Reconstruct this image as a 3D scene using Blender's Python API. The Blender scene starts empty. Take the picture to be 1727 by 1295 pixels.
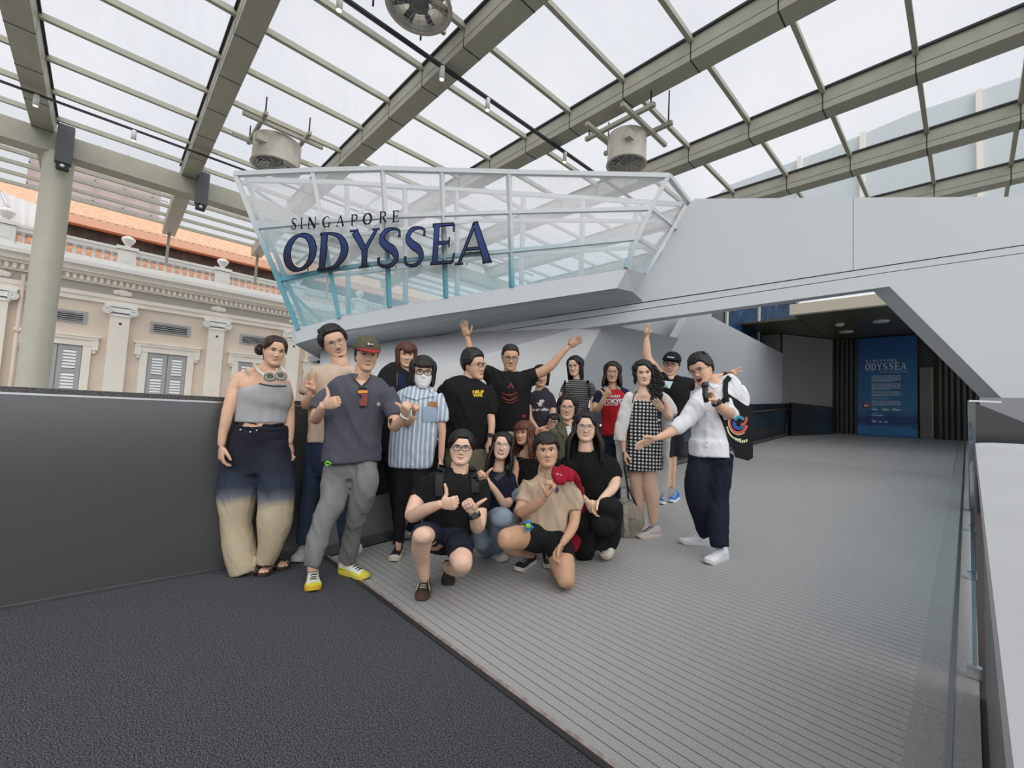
import bpy, math, random
import numpy as np
from mathutils import Vector, Matrix
from mathutils.bvhtree import BVHTree
random.seed(7); RNG = np.random.RandomState(7)
SC = bpy.context.scene
COL = SC.collection
# ------------------------------------------------------------------ camera
FPX, CX, CY, EYE = 730.0, 863.5, 647.5, 1.35
_up = np.array([597, 11650, -FPX]); _up = _up / np.linalg.norm(_up)
_x = np.array([693, 17, FPX]); _x = _x - _x.dot(_up) * _up; _x = _x / np.linalg.norm(_x)
_y = np.cross(_up, _x)
R = np.array([_x, _y, _up])            # world = R @ camera vector
CAM0 = np.array([0, 0, EYE])
cd_ = bpy.data.cameras.new('camera'); cam = bpy.data.objects.new('camera', cd_); COL.objects.link(cam)
cd_.sensor_width = 36; cd_.lens = FPX / 1727 * 36; cd_.clip_end = 400; cd_.clip_start = .05
M4 = Matrix([[R[i][j] for j in range(3)] + [CAM0[i]] for i in range(3)] + [[0, 0, 0, 1]])
cam.matrix_world = M4; SC.camera = cam
# ------------------------------------------------------------------ world: bright overcast sky
W = bpy.data.worlds.new('overcast_sky'); SC.world = W; W.use_nodes = True
nt = W.node_tree; nt.nodes.clear()
o_ = nt.nodes.new('ShaderNodeOutputWorld'); b_ = nt.nodes.new('ShaderNodeBackground')
tc = nt.nodes.new('ShaderNodeTexCoord'); nz = nt.nodes.new('ShaderNodeTexNoise'); cr = nt.nodes.new('ShaderNodeValToRGB')
nz.inputs['Scale'].default_value = 2.2; nz.inputs['Detail'].default_value = 5; nz.inputs['Roughness'].default_value = .55
cr.color_ramp.elements[0].position = .3; cr.color_ramp.elements[0].color = (.76, .79, .85, 1)
cr.color_ramp.elements[1].position = .62; cr.color_ramp.elements[1].color = (.93, .94, .96, 1)
nt.links.new(tc.outputs['Generated'], nz.inputs['Vector']); nt.links.new(nz.outputs['Fac'], cr.inputs['Fac'])
nt.links.new(cr.outputs['Color'], b_.inputs['Color']); nt.links.new(b_.outputs[0], o_.inputs[0])
b_.inputs['Strength'].default_value = .90
sun = bpy.data.lights.new('fill_sun', 'SUN'); sun.energy = 2.0; sun.angle = math.radians(75); sun.color = (1, .97, .92)  # wide sun added as fill to make up for the dimmer sky
so = bpy.data.objects.new('fill_sun', sun); COL.objects.link(so); so.rotation_euler = (math.radians(12), math.radians(42), 0)
SC.view_settings.view_transform = 'Standard'; SC.view_settings.look = 'None'
SC.view_settings.gamma = 1; SC.view_settings.use_curve_mapping = False; SC.view_settings.exposure = 0.12
SC.cycles.transparent_max_bounces = 24; SC.cycles.max_bounces = 6
SC.cycles.sample_clamp_indirect = 4
# ------------------------------------------------------------------ geometry helpers
T, Z0, YC = .0737, .105, 1.42           # ramp slope, landing height, start of ramp
def ray(px, py): return R @ np.array([px - CX, -(py - CY), -FPX])
def at(px, py, d): return CAM0 + ray(px, py) / FPX * d
def onx(px, py, x): r = ray(px, py); return CAM0 + r * x / r[0]
def ony(px, py, y): r = ray(px, py); return CAM0 + r * y / r[1]
def onz(px, py, z): r = ray(px, py); return CAM0 + r * (z - EYE) / r[2]
def gp(px, py):
    p = onz(px, py, Z0)
    if p[1] <= YC: return p
    r = ray(px, py); return CAM0 + r * (-EYE / (r[2] - T * r[1]))
def fz(y): return Z0 if y < YC else T * y
def nrm(v): v = np.asarray(v, float); return v / (np.linalg.norm(v) + 1e-12)

MATS = {}
def mat(name, col=(.8, .8, .8), rough=.6, metal=0, noise=0, nscale=30, bump=0, bscale=120, spec=.5, col2=None, emit=0, alpha=1, stretch=None, ior=None, coat=0):
    if name in MATS: return MATS[name]
    m = bpy.data.materials.new(name); m.use_nodes = True; n = m.node_tree; b = n.nodes['Principled BSDF']; MATS[name] = m
    c = (*col, 1); b.inputs['Base Color'].default_value = c; b.inputs['Roughness'].default_value = rough
    b.inputs['Metallic'].default_value = metal; b.inputs['Specular IOR Level'].default_value = spec
    if coat: b.inputs['Coat Weight'].default_value = coat
    t = n.nodes.new('ShaderNodeTexCoord'); src = t.outputs['Object']
    if stretch:
        mp = n.nodes.new('ShaderNodeMapping'); mp.inputs['Scale'].default_value = stretch; n.links.new(src, mp.inputs[0]); src = mp.outputs[0]
    if noise or col2:
        z = n.nodes.new('ShaderNodeTexNoise'); z.inputs['Scale'].default_value = nscale; z.inputs['Detail'].default_value = 4
        n.links.new(src, z.inputs['Vector']); r = n.nodes.new('ShaderNodeValToRGB')
        lo = col2 if col2 else tuple(max(0, v * (1 - noise)) for v in col); hi = col if col2 else tuple(min(1, v * (1 + noise)) for v in col)
        r.color_ramp.elements[0].position = .35; r.color_ramp.elements[1].position = .65
        r.color_ramp.elements[0].color = (*lo, 1); r.color_ramp.elements[1].color = (*hi, 1)
        n.links.new(z.outputs['Fac'], r.inputs[0]); n.links.new(r.outputs[0], b.inputs['Base Color'])
    if bump:
        z2 = n.nodes.new('ShaderNodeTexNoise'); z2.inputs['Scale'].default_value = bscale; z2.inputs['Detail'].default_value = 3
        n.links.new(src, z2.inputs['Vector']); bp = n.nodes.new('ShaderNodeBump'); bp.inputs['Strength'].default_value = bump
        bp.inputs['Distance'].default_value = .01; n.links.new(z2.outputs['Fac'], bp.inputs['Height']); n.links.new(bp.outputs[0], b.inputs['Normal'])
    if emit:
        b.inputs['Emission Color'].default_value = c; b.inputs['Emission Strength'].default_value = emit
    if alpha < 1: b.inputs['Alpha'].default_value = alpha
    return m
def glassmat(name, tint, gloss=.1, rough=.03):
    m = bpy.data.materials.new(name); m.use_nodes = True; n = m.node_tree; n.nodes.clear(); MATS[name] = m
    o = n.nodes.new('ShaderNodeOutputMaterial'); mx = n.nodes.new('ShaderNodeMixShader')
    tr = n.nodes.new('ShaderNodeBsdfTransparent'); tr.inputs[0].default_value = (*tint, 1)
    gl = n.nodes.new('ShaderNodeBsdfGlossy'); gl.inputs['Roughness'].default_value = rough
    mx.inputs[0].default_value = gloss; n.links.new(tr.outputs[0], mx.inputs[1]); n.links.new(gl.outputs[0], mx.inputs[2]); n.links.new(mx.outputs[0], o.inputs[0])
    return m

class MB:
    def __init__(s): s.v = []; s.f = []; s.m = []; s.sm = []; s.n = 0
    def add(s, V, Fc, mi=0, smooth=False):
        V = np.array(V, float).reshape(-1, 3); k = s.n
        s.v.append(V); s.f += [tuple(i + k for i in f) for f in Fc]; s.m += [mi] * len(Fc); s.sm += [smooth] * len(Fc); s.n += len(V)
        return s
    def box(s, lo, hi, mi=0, frame=None):
        x0, y0, z0 = lo; x1, y1, z1 = hi
        V = np.array([(x0, y0, z0), (x1, y0, z0), (x1, y1, z0), (x0, y1, z0), (x0, y0, z1), (x1, y0, z1), (x1, y1, z1), (x0, y1, z1)], float)
        if frame is not None: V = frame(V)
        return s.add(V, [(0, 3, 2, 1), (4, 5, 6, 7), (0, 1, 5, 4), (1, 2, 6, 5), (2, 3, 7, 6), (3, 0, 4, 7)], mi)
    def bar(s, a, b, w, h=None, mi=0, up=(0, 0, 1)):
        a = np.array(a, float); b = np.array(b, float); h = h or w; t = nrm(b - a); u = np.array(up, float)
        if abs(t.dot(u)) > .98: u = np.array([1., 0, 0])
        r = nrm(np.cross(t, u)); u = np.cross(r, t)
        q = [(-w / 2, -h / 2), (w / 2, -h / 2), (w / 2, h / 2), (-w / 2, h / 2)]
        V = [a + r * i + u * j for i, j in q] + [b + r * i + u * j for i, j in q]
        return s.add(V, [(3, 2, 1, 0), (4, 5, 6, 7), (0, 1, 5, 4), (1, 2, 6, 5), (2, 3, 7, 6), (3, 0, 4, 7)], mi)
    def tube(s, P, r, n=10, mi=0, caps=True, flat=1.0, smooth=True, up=(0, 0, 1)):
        P = [np.array(p, float) for p in P]; rr = r if hasattr(r, '__len__') else [r] * len(P); V = []; F = []
        pu = None
        for i, p in enumerate(P):
            t = nrm(P[min(i + 1, len(P) - 1)] - P[max(i - 1, 0)])
            if pu is None:
                u = np.array(up, float)
                if abs(t.dot(u)) > .95: u = np.array([0., 1, 0]) if abs(t[1]) < .9 else np.array([1., 0, 0])
            else: u = pu
            a = nrm(np.cross(t, u)); b = np.cross(a, t); pu = b
            for k in range(n):
                g = 2 * math.pi * k / n; V.append(p + a * math.cos(g) * rr[i] + b * math.sin(g) * rr[i] * flat)
        for i in range(len(P) - 1):
            for k in range(n):
                k2 = (k + 1) % n; F.append((i * n + k, i * n + k2, (i + 1) * n + k2, (i + 1) * n + k))
        s.add(V, F, mi, smooth)
        if caps:
            L = (len(P) - 1) * n; k0 = s.n - len(V)
            s.f += [tuple(k0 + k for k in range(n))[::-1], tuple(k0 + L + k for k in range(n))]; s.m += [mi] * 2; s.sm += [False] * 2
        return s
    def ell(s, c, r, n=12, m=8, mi=0, rot=None):
        V = []; F = []
        for j in range(m + 1):
            ph = math.pi * j / m
            for i in range(n):
                th = 2 * math.pi * i / n; V.append((math.sin(ph) * math.cos(th), math.sin(ph) * math.sin(th), math.cos(ph)))
        V = np.array(V) * np.array(r)
        if rot is not None: V = V @ np.array(rot).T
        V = V + np.array(c)
        for j in range(m):
            for i in range(n):
                i2 = (i + 1) % n; F.append((j * n + i, (j + 1) * n + i, (j + 1) * n + i2, j * n + i2))
        return s.add(V, F, mi, True)
    def lathe(s, prof, c=(0, 0, 0), n=24, mi=0, ax=None, smooth=True):
        c = np.array(c, float); V = []; F = []
        A = np.eye(3) if ax is None else ax
        for r, z in prof:
            for k in range(n):
                g = 2 * math.pi * k / n; V.append(c + A @ np.array([r * math.cos(g), r * math.sin(g), z]))
        for i in range(len(prof) - 1):
            for k in range(n):
                k2 = (k + 1) % n; F.append((i * n + k, i * n + k2, (i + 1) * n + k2, (i + 1) * n + k))
        return s.add(V, F, mi, smooth)
    def prism(s, P, vec, mi=0):
        P = np.array(P, float); n = len(P); V = np.vstack([P, P + np.array(vec, float)])
        return s.add(V, [tuple(range(n)), tuple(range(2 * n - 1, n - 1, -1))] + [(i, i + n, (i + 1) % n + n, (i + 1) % n) for i in range(n)], mi)
    def arrays(s): return (np.vstack(s.v) if s.v else np.zeros((0, 3))), s.f
    def mesh(s, name, mats):
        me = bpy.data.meshes.new(name); V, F = s.arrays()
        me.from_pydata([tuple(v) for v in V], [], F)
        for m in (mats if isinstance(mats, (list, tuple)) else [mats]): me.materials.append(m)
        me.polygons.foreach_set('material_index', s.m); me.polygons.foreach_set('use_smooth', s.sm)
        me.update(); return me
    def obj(s, name, mats, parent=None, fix=True):
        me = s.mesh(name, mats)
        if fix:
            import bmesh
            bm = bmesh.new(); bm.from_mesh(me); bmesh.ops.recalc_face_normals(bm, faces=bm.faces); bm.to_mesh(me); bm.free()
        return link(name, me, parent)
def link(name, me, parent=None):
    o = bpy.data.objects.new(name, me); COL.objects.link(o)
    if parent is not None: o.parent = parent
    return o
def tag(o, label=None, cat=None, group=None, kind=None):
    if label: o['label'] = label
    if cat: o['category'] = cat
    if group: o['group'] = group
    if kind: o['kind'] = kind
    return o
def thing(name, label, cat, group=None, kind=None):
    return tag(link(name, None), label, cat, group, kind)
def struct(name): return tag(link(name, None), kind='structure')
def TX(P): return [at(*p) for p in P]

# ------------------------------------------------------------------ materials
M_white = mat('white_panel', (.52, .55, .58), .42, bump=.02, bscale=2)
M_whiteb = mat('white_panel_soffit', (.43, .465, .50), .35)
M_beam = mat('painted_steel_beam', (.40, .39, .315), .5, noise=.05, nscale=3)
M_glass = glassmat('roof_glass', (.985, .99, 1), .03)
M_dark = mat('dark_joint', (.03, .03, .035), .7)
M_steel = mat('brushed_steel', (.19, .20, .20), .30, .7, bump=.03, bscale=40, stretch=(1, 1, 14))
M_darksteel = mat('dark_steel', (.13, .14, .145), .35, .6, noise=.15, nscale=3)
M_gran = mat('black_granite', (.02, .02, .022), .35, col2=(.09, .085, .08), nscale=90)
# grooved ramp: grey flecked composite
M_plank = mat('grey_composite', (.45, .45, .445), .5, col2=(.31, .31, .31), nscale=170, bump=.15, bscale=200)
M_slab = mat('grey_slab', (.46, .46, .455), .45, col2=(.38, .38, .38), nscale=60, bump=.08, bscale=90)
M_border = mat('grey_border', (.38, .38, .37), .55, col2=(.27, .27, .27), nscale=120, bump=.15, bscale=150)
M_carpet = mat('charcoal_carpet', (.21, .222, .25), .97, col2=(.032, .035, .042), nscale=190, bump=1.0, bscale=260, spec=.1)
def carpetmat():
    m = M_carpet; n = m.node_tree; b = n.nodes['Principled BSDF']
    r = [x for x in n.nodes if x.bl_idname == 'ShaderNodeValToRGB'][0]; r.color_ramp.elements[0].position = .40; r.color_ramp.elements[1].position = .66
carpetmat()

# ------------------------------------------------------------------ floor
fl = struct('floor')
carp = MB(); carp.box((-3.70, -5, Z0 - .05), (3.2, YC - .03, Z0)); tag(carp.obj('carpet', M_carpet, fl))
g = MB(); g.box((-3.7, YC - .03, Z0 - .05), (0.0, YC, Z0 + .006)); g.obj('edge_strip', mat('rubber_edge', (.03, .028, .03), .6), fl)
g = MB(); g.add([(-3.7, YC, T * YC - .002 + .006), (.0, YC, T * YC + .004), (.0, YC + .02, T * (YC + .02) + .006), (-3.7, YC + .02, T * (YC + .02) + .006)], [(0, 1, 2, 3)])
g.obj('metal_edge', mat('worn_edge', (.36, .30, .28), .5, .3, noise=.3, nscale=30), fl)
g = MB(); V = [(-6, YC, T * YC - .012), (.3, YC, T * YC - .012), (.3, 16.2, T * 16.2 - .012), (-6, 16.2, T * 16.2 - .012)]
g.add(V, [(0, 1, 2, 3)]); g.obj('groove_bed', mat('groove_bed', (.05, .04, .038), .8), fl)
PW, GAP = .053, .005
pl = MB(); pl.box((-3.55, 0, -.011), (-.18, PW - GAP, 0)); ME_pl = pl.mesh('plank', M_plank)
yy = YC + .02; ang = math.atan(T); k = 0
while yy < 9.6:
    o = link('plank', ME_pl, fl); o.location = (0, yy, T * yy); o.rotation_euler = (ang, 0, 0); yy += PW * math.cos(ang); k += 1
yE = yy
def rampslab(x0, x1, y0, y1, name, m, th=.011, lift=0):
    b = MB(); V = [(x0, y0, T * y0 + lift), (x1, y0, T * y0 + lift), (x1, y1, T * y1 + lift), (x0, y1, T * y1 + lift)]; b.prism(V, (0, 0, -th)); return b.obj(name, m, fl)
sy = YC + .02; 
while sy < 16.1:
    e = min(sy + 1.2, 16.15); rampslab(-.18, -.075, sy, e - .004, 'border_slab', M_border); sy = e
sy = yE
rw = 0
while sy < 16.1:
    e = min(sy + .75, 16.15)
    for j in range(5):
        xa = -3.55 + j * .674; rampslab(xa, xa + .670, sy, e - .004, 'floor_slab', M_slab)
    sy = e; rw += 1
rampslab(-.075, -.055, YC, 16.1, 'gutter', M_steel, .02, .003)
rampslab(-.055, .02, YC, 16.1, 'kerb_strip', M_border, .02, -.001)

# ------------------------------------------------------------------ left parapet (near) with granite coping
wl = struct('wall_left')
for i in range(3):
    a, b = -5 + i * 2.2, -5 + i * 2.2 + 2.19
    if i == 2: b = 1.30
    g = MB(); g.box((-3.76, a, Z0 + .02), (-3.70, b, 1.30)); g.obj('steel_panel', M_steel, wl)
g = MB(); g.box((-3.775, -5, 1.30), (-3.695, 1.30, 1.312)); g.obj('cap_rail', mat('bright_steel', (.75, .76, .77), .25, .9), wl)
g = MB(); g.box((-4.75, -5, 1.0), (-3.79, 1.9, 1.343)); g.obj('granite_coping', M_gran, wl)
g = MB(); g.box((-3.77, -5, Z0 - .02), (-3.69, 1.30, Z0 + .02)); g.obj('base_trim', M_darksteel, wl)
# continuing balustrade along the ramp: kick board, dark recess, rail, upper band
XW = -3.62
def rp(x0, x1, y0, y1, za, zb, name, m, par=wl):
    b = MB(); V = [(x0, y0, T * y0 + za), (x0, y1, T * y1 + za), (x0, y1, T * y1 + zb), (x0, y0, T * y0 + zb)]; b.prism(V, (x1 - x0, 0, 0)); return b.obj(name, m, par)
M_bs = MATS['bright_steel']
M_kick = mat('kick_board', (.22, .225, .23), .45, .3)
rp(XW, XW + .05, 1.30, 16, .0, .07, 'baseboard_trim', M_darksteel)
M_blueglass = mat('blue_glass', (.035, .065, .095), .12, .0, spec=.8, noise=.3, nscale=.6, coat=.4)
M_blueglass2 = mat('dark_blue_glass', (.02, .035, .05), .15, .0, spec=.8, noise=.3, nscale=.6)
sy = 1.30
while sy < 4.9:
    rp(XW - .03, XW, sy, sy + 1.19, .07, .40, 'kick_panel', M_kick)
    rp(XW - .10, XW - .06, sy, sy + 1.19, .80, 1.20 if sy < 3 else 1.09, 'upper_panel', M_steel)
    sy += 1.2
rp(XW - .32, XW - .28, 1.30, 16, .0, .85, 'recess_back', mat('recess_black', (.012, .012, .014), .6))
g = MB(); g.tube([(XW + .035, 1.3, T * 1.3 + .86), (XW + .035, 15.6, T * 15.6 + .755)], .02, 8); g.obj('rail', M_bs, wl)
while sy < 15.9:
    e = min(sy + .95, 16)
    f0, f1 = [1.09 - .018 * (v - 4.9) for v in (sy, e)]
    for lo, hi, nm, m in ((.36, .72, 'glass_panel', M_blueglass), (.79, 0, 'glass_panel', M_blueglass2)):
        h0, h1 = (hi, hi) if hi else (f0, f1)
        b = MB(); V = [(XW, sy + .01, T * sy + lo), (XW, e - .01, T * e + lo), (XW, e - .01, T * e + h1), (XW, sy + .01, T * sy + h0)]
        b.prism(V, (-.03, 0, 0)); b.obj(nm, m, wl)
    sy = e
rp(XW - .06, XW - .035, 4.9, 16, .0, .86, 'backing', M_dark)

# ------------------------------------------------------------------ white portal facade
wp = struct('wall_portal')
D = 6.0
def poly(pts, name, m, par, th, d=D, vec=None):
    P = [at(*(p if len(p) == 3 else (*p, d))) for p in pts]
    fw = nrm(R @ np.array([0, 0, -1])); fw = nrm(np.array([fw[0], fw[1], 0]))
    b = MB(); b.prism(P, (vec if vec is not None else fw * th)); return b.obj(name, m, par)
S1 = lambda x: 575 - (x - 641) * (575 - 410) / (1727 - 641) if x > 900 else 575 - (x - 641) * .185   # shadow gap 1
TH = .26
gap1 = [(520, 600), (641, 577), (940, 531.5), (1240, 486.5), (1500, 447), (1727, 413), (1900, 388)]
gap2 = [(520, 612), (641, 589), (940, 543.5), (1240, 498.5), (1500, 459), (1727, 427), (1900, 403)]
bot = [(1900, 470), (1727, 470)]
up_ = [(1163, 343), (1172, 335), (1440, 333), (1440, 456.1), (1240, 486.5 - .8), (940, 531 - .8), (641, 576.5), (530, 597), (545, 575), (1060, 468)]
poly([(1163, 343), (1172, 335), (1438.5, 333), (1438.5, 455.5), (1240, 485.7), (940, 530.7), (641, 576.2), (530, 597), (545, 580), (1060, 468)], 'facade_panel', M_white, wp, TH)
poly([(1439.5, 333), (1900, 331), (1900, 387), (1727, 412.2), (1500, 446.2), (1439.5, 455.4)], 'facade_panel', M_white, wp, TH)
poly([(520, 601), (641, 578), (940, 532.5), (1240, 487.5), (1500, 448), (1727, 414), (1900, 389), (1900, 402), (1727, 426), (1500, 458), (1240, 497.5), (940, 542.5), (641, 588), (520, 611)], 'facade_band', M_white, wp, TH, D + .01)
poly([(530, 596), (641, 575), (940, 530), (1240, 485), (1500, 446), (1900, 386), (1900, 405), (1500, 460), (1240, 500), (940, 545), (641, 591), (535, 612)], 'shadow_gap', M_dark, wp, TH - .06, D + .03)
poly([(535, 613), (641, 589.2), (940, 543.8), (1240, 498.8), (1500, 459.2), (1727, 427.2), (1900, 403), (1900, 740), (1800, 705), (1690, 683), (1690, 672), (1500, 483), (1017, 549), (639, 599), (560, 612)], 'facade_beam', M_white, wp, TH)
# folded wall faces under the beam (left side of the ramp)
lw = struct('wall_folded')
def facet(pts, m=M_white, th=.12, name='wall_facet'):
    P = [at(*p) for p in pts]; b = MB()
    n = nrm(np.cross(P[1] - P[0], P[2] - P[0]))
    if n.dot(P[0] - CAM0) < 0: n = -n
    V = np.vstack([P, [p + n * th for p in P]]); k = len(P)
    b.add(V, [tuple(range(k)), tuple(range(2 * k - 1, k - 1, -1))] + [(i, i + k, (i + 1) % k + k, (i + 1) % k) for i in range(k)]); return b.obj(name, m, lw)
M_facetA = mat('white_wall', (.52, .535, .55), .55)
dA = lambda px: 3.86 / (.7256 - .688 * (px - CX) / FPX)
facet([(540, 585, 5.75), (1017, 540, 6.2), (1017, 548, 6.2), (951, 673, 5.55), (720, 676, 4.95), (540, 678, 4.6)], M_facetA)
facet([(1017, 545, 6.2), (1145, 570, 7.7), (1085, 673, 7.1), (951, 673, 5.55)], mat('shaded_wall_facet', (.30, .325, .345), .5))  # turned face of the white wall, its shade put into a darker colour
hull_s = mat('soffit_grey', (.33, .35, .37), .5)
XC = -3.72
P = [onx(x, y, -4.15) for x, y in [(1035, 690), (1035, 535), (1200, 505), (1200, 690)]]
b = MB(); b.prism(P, (-.15, 0, 0)); b.obj('wall_facet', M_white, lw)
P = [onx(x, y, XC) for x, y in [(1100, 700), (1120, 605), (1165, 525), (1187, 527), (1350, 612), (1363, 692)]]
b = MB(); b.prism(P, (-.15, 0, 0)); b.obj('wall_facet', M_white, lw)
M_taupe = mat('taupe_wall', (.24, .23, .22), .6, noise=.06, nscale=.8)
ax_, bx_ = onx(1349, 640, XC)[:2], ony(1404, 640, 15.9)[:2]
ax_ = np.array([XC, 14.3]); zt1_, zt2_ = 4.0, 4.0
b = MB(); b.prism([(ax_[0], ax_[1], .9), (bx_[0], bx_[1], .9), (bx_[0], bx_[1], zt2_), (ax_[0], ax_[1], zt1_)], (-.1, .1, 0)); b.obj('end_wall', M_taupe, lw)
b = MB(); b.prism([(ax_[0] + .25, ax_[1] - .05, 1.0), (bx_[0] + .1, bx_[1] - .1, 1.1), (bx_[0] + .1, bx_[1] - .1, 1.95), (ax_[0] + .25, ax_[1] - .05, 2.0)], (-.1, .1, 0)); b.obj('end_bench', mat('dark_gloss', (.02, .025, .03), .15, spec=.8), lw)
b = MB(); b.box((XC - 1.0, 4.6, 1.0), (XC - .16, 16, 1.55)); # ledge body behind the balustrade
b = MB(); V = [(XW - .33, 1.3, T * 1.3 + 1.13), (XW - .33, 16, T * 16 + .75), (XW - 1.3, 16, T * 16 + .75), (XW - 1.3, 1.3, T * 1.3 + 1.13)]; b.prism(V, (0, 0, -.08)); b.obj('ledge', M_darksteel, wl)
b = MB(); V = [(XW, 1.3, T * 1.3 + 1.17), (XW, 3.6, T * 3.6 + 1.17 ), (XW, 3.6, T * 3.6 + 1.14), (XW, 1.3, T * 1.3 + 1.14)]
# blue exhibition windows above the far wall
XB = -4.25
wd = struct('window_1')
M_star = mat('blue_starry_print', (.012, .06, .15), .6, col2=(.004, .015, .04), nscale=1.2, spec=.15)
n = M_star.node_tree; zz = n.nodes.new('ShaderNodeTexNoise'); zz.inputs['Scale'].default_value = 26; zz.inputs['Detail'].default_value = 6
rr = n.nodes.new('ShaderNodeValToRGB'); rr.color_ramp.elements[0].position = .58; rr.color_ramp.elements[1].position = .75; rr.color_ramp.elements[1].color = (.12, .25, .4, 1)
ad = n.nodes.new('ShaderNodeMix'); ad.data_type = 'RGBA'; ad.blend_type = 'ADD'; ad.inputs[0].default_value = 1
bs = n.nodes['Principled BSDF']; old = bs.inputs['Base Color'].links[0].from_socket
n.links.new(old, ad.inputs[6]); n.links.new(zz.outputs['Fac'], rr.inputs[0]); n.links.new(rr.outputs[0], ad.inputs[7]); n.links.new(ad.outputs[2], bs.inputs['Base Color'])
M_cream = mat('cream_trim', (.72, .66, .52), .5)
edges = [1150, 1221, 1276, 1343]
tops = [530, 520, 512, 500]
for i in range(3):
    P = [onx(x, y, XB) for x, y in [(edges[i], tops[i] - 25), (edges[i + 1], tops[i + 1] - 25), (edges[i + 1], 680), (edges[i], 660)]]
    b = MB(); b.prism(P, (-.05, 0, 0)); b.obj('pane', M_star if i else mat('dark_pane', (.02, .018, .016), .3), wd)
for x in edges[1:]:
    a, c = onx(x, 495, XB), onx(x, 690, XB)
    b = MB(); b.bar(c, np.array([c[0], c[1], a[2]]), .09, .10); b.obj('mullion', M_cream, wd)

# ------------------------------------------------------------------ tunnel end
YE = 16.05; ze = T * YE
wf = struct('wall_far')
b = MB(); b.box((-3.9, YE + .12, ze - .3), (3.2, YE + .3, 4.3)); b.obj('back_panel', mat('dark_bronze', (.035, .033, .03), .5), wf)
RX0, RX1 = ony(1446.5, 640, YE - .1)[0], ony(1575, 640, YE - .1)[0]; rib = MB(); xx = -3.4; kk = 0
while xx < 3.1:
    if not (RX0 - .06 < xx < RX1): rib.box((xx, YE, ze - .05), (xx + .055, YE + .12, 3.98))
    xx += .11
tag(rib.obj('rib_slats', mat('dark_slat', (.07, .066, .06), .45, .2), wf), kind='stuff')
dr = struct('door_1')
a, c = ony(1551, 620, YE - .03), ony(1575, 738, YE - .03)
b = MB(); b.box((a[0], YE - .04, ze), (c[0] - .05, YE - .005, a[2])); b.obj('door_leaf', mat('bronze_door', (.13, .12, .095), .4, .3), dr)
b = MB(); b.box((c[0] - .05, YE - .05, ze), (c[0], YE - .005, a[2])); b.obj('door_frame', mat('bronze_frame', (.2, .17, .12), .4, .4), dr)
cl = struct('ceiling')
M_olive = mat('olive_ceiling', (.12, .115, .065), .35, .3)
b = MB(); zc = 4.02; xcl = onz(1329, 526, zc)[0]
for i in range(3):
    for j in range(2):
        b = MB(); b.box((xcl + i * 2.3, 11.95 + j * 2.1, zc), (xcl + i * 2.3 + 2.28, 11.95 + j * 2.1 + 2.08, zc + .05)); b.obj('ceiling_panel', M_olive, cl)
b = MB(); b.box((xcl - .02, 11.8, zc - .03), (3, 11.95, zc + .22)); b.obj('cream_fascia', M_cream, cl)
b = MB(); b.box((xcl - .02, 11.95, zc + .06), (3, 16.4, zc + .12)); b.obj('ceiling_slab', M_dark, cl)
b = MB(); b.box((xcl - 1.7, 12.5, zc), (xcl - .03, 16.4, zc + .05)); b.obj('ceiling_panel', M_olive, cl)
for px, py, nm in ((1416, 546, 'smoke_detector'), (1486, 541, 'ceiling_light'), (1427, 559, 'ceiling_light')):
    p = onz(px, py, zc)
    b = MB(); rr_ = .10 if nm == 'smoke_detector' else .16
    b.lathe([(0.001, 0), (rr_, 0), (rr_, -.03), (rr_ * .7, -.06 if nm == 'smoke_detector' else -.035), (.001, -.06 if nm == 'smoke_detector' else -.035)], p, 20)
    o = b.obj(nm, mat('fitting_white', (.7, .7, .68), .4))
    tag(o, {'smoke_detector': 'small white smoke detector on the olive tunnel ceiling', 1486: 'round white downlight on the tunnel ceiling above the blue poster', 1427: 'round white downlight on the tunnel ceiling left of the blue poster'}[nm if nm == 'smoke_detector' else px], 'smoke detector' if nm == 'smoke_detector' else 'light')
tw = struct('wall_tunnel')
b = MB(); b.box((-4.9, 14.2, 1.0), (-3.8, 16.3, 4.0)); b.obj('side_wall', M_taupe, tw)

# ------------------------------------------------------------------ stroke lettering
def bez(pts, n=14):
    """Catmull-Rom through (x,y,w)."""
    P = np.array(pts, float); out = []
    Q = np.vstack([2 * P[0] - P[1], P, 2 * P[-1] - P[-2]])
    for i in range(1, len(Q) - 2):
        for t in np.linspace(0, 1, n, endpoint=False):
            a, b, c, d = Q[i - 1], Q[i], Q[i + 1], Q[i + 2]
            out.append(.5 * ((2 * b) + (-a + c) * t + (2 * a - 5 * b + 4 * c - d) * t * t + (-a + 3 * b - 3 * c + d) * t ** 3))
    out.append(P[-1]); return np.array(out)
def ring(cx, cy, rx, ry, thick, thin, tilt=.0, n=36):
    t = np.linspace(0, 2 * math.pi, n + 1)
    return np.array([(cx + rx * math.cos(a), cy + ry * math.sin(a), thin + (thick - thin) * abs(math.cos(a - tilt)) ** 1.2) for a in t])
HV, TN = .165, .075
SER = lambda x, y, w=.26: np.array([(x - w / 2, y, .05), (x + w / 2, y, .05)])
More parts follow.
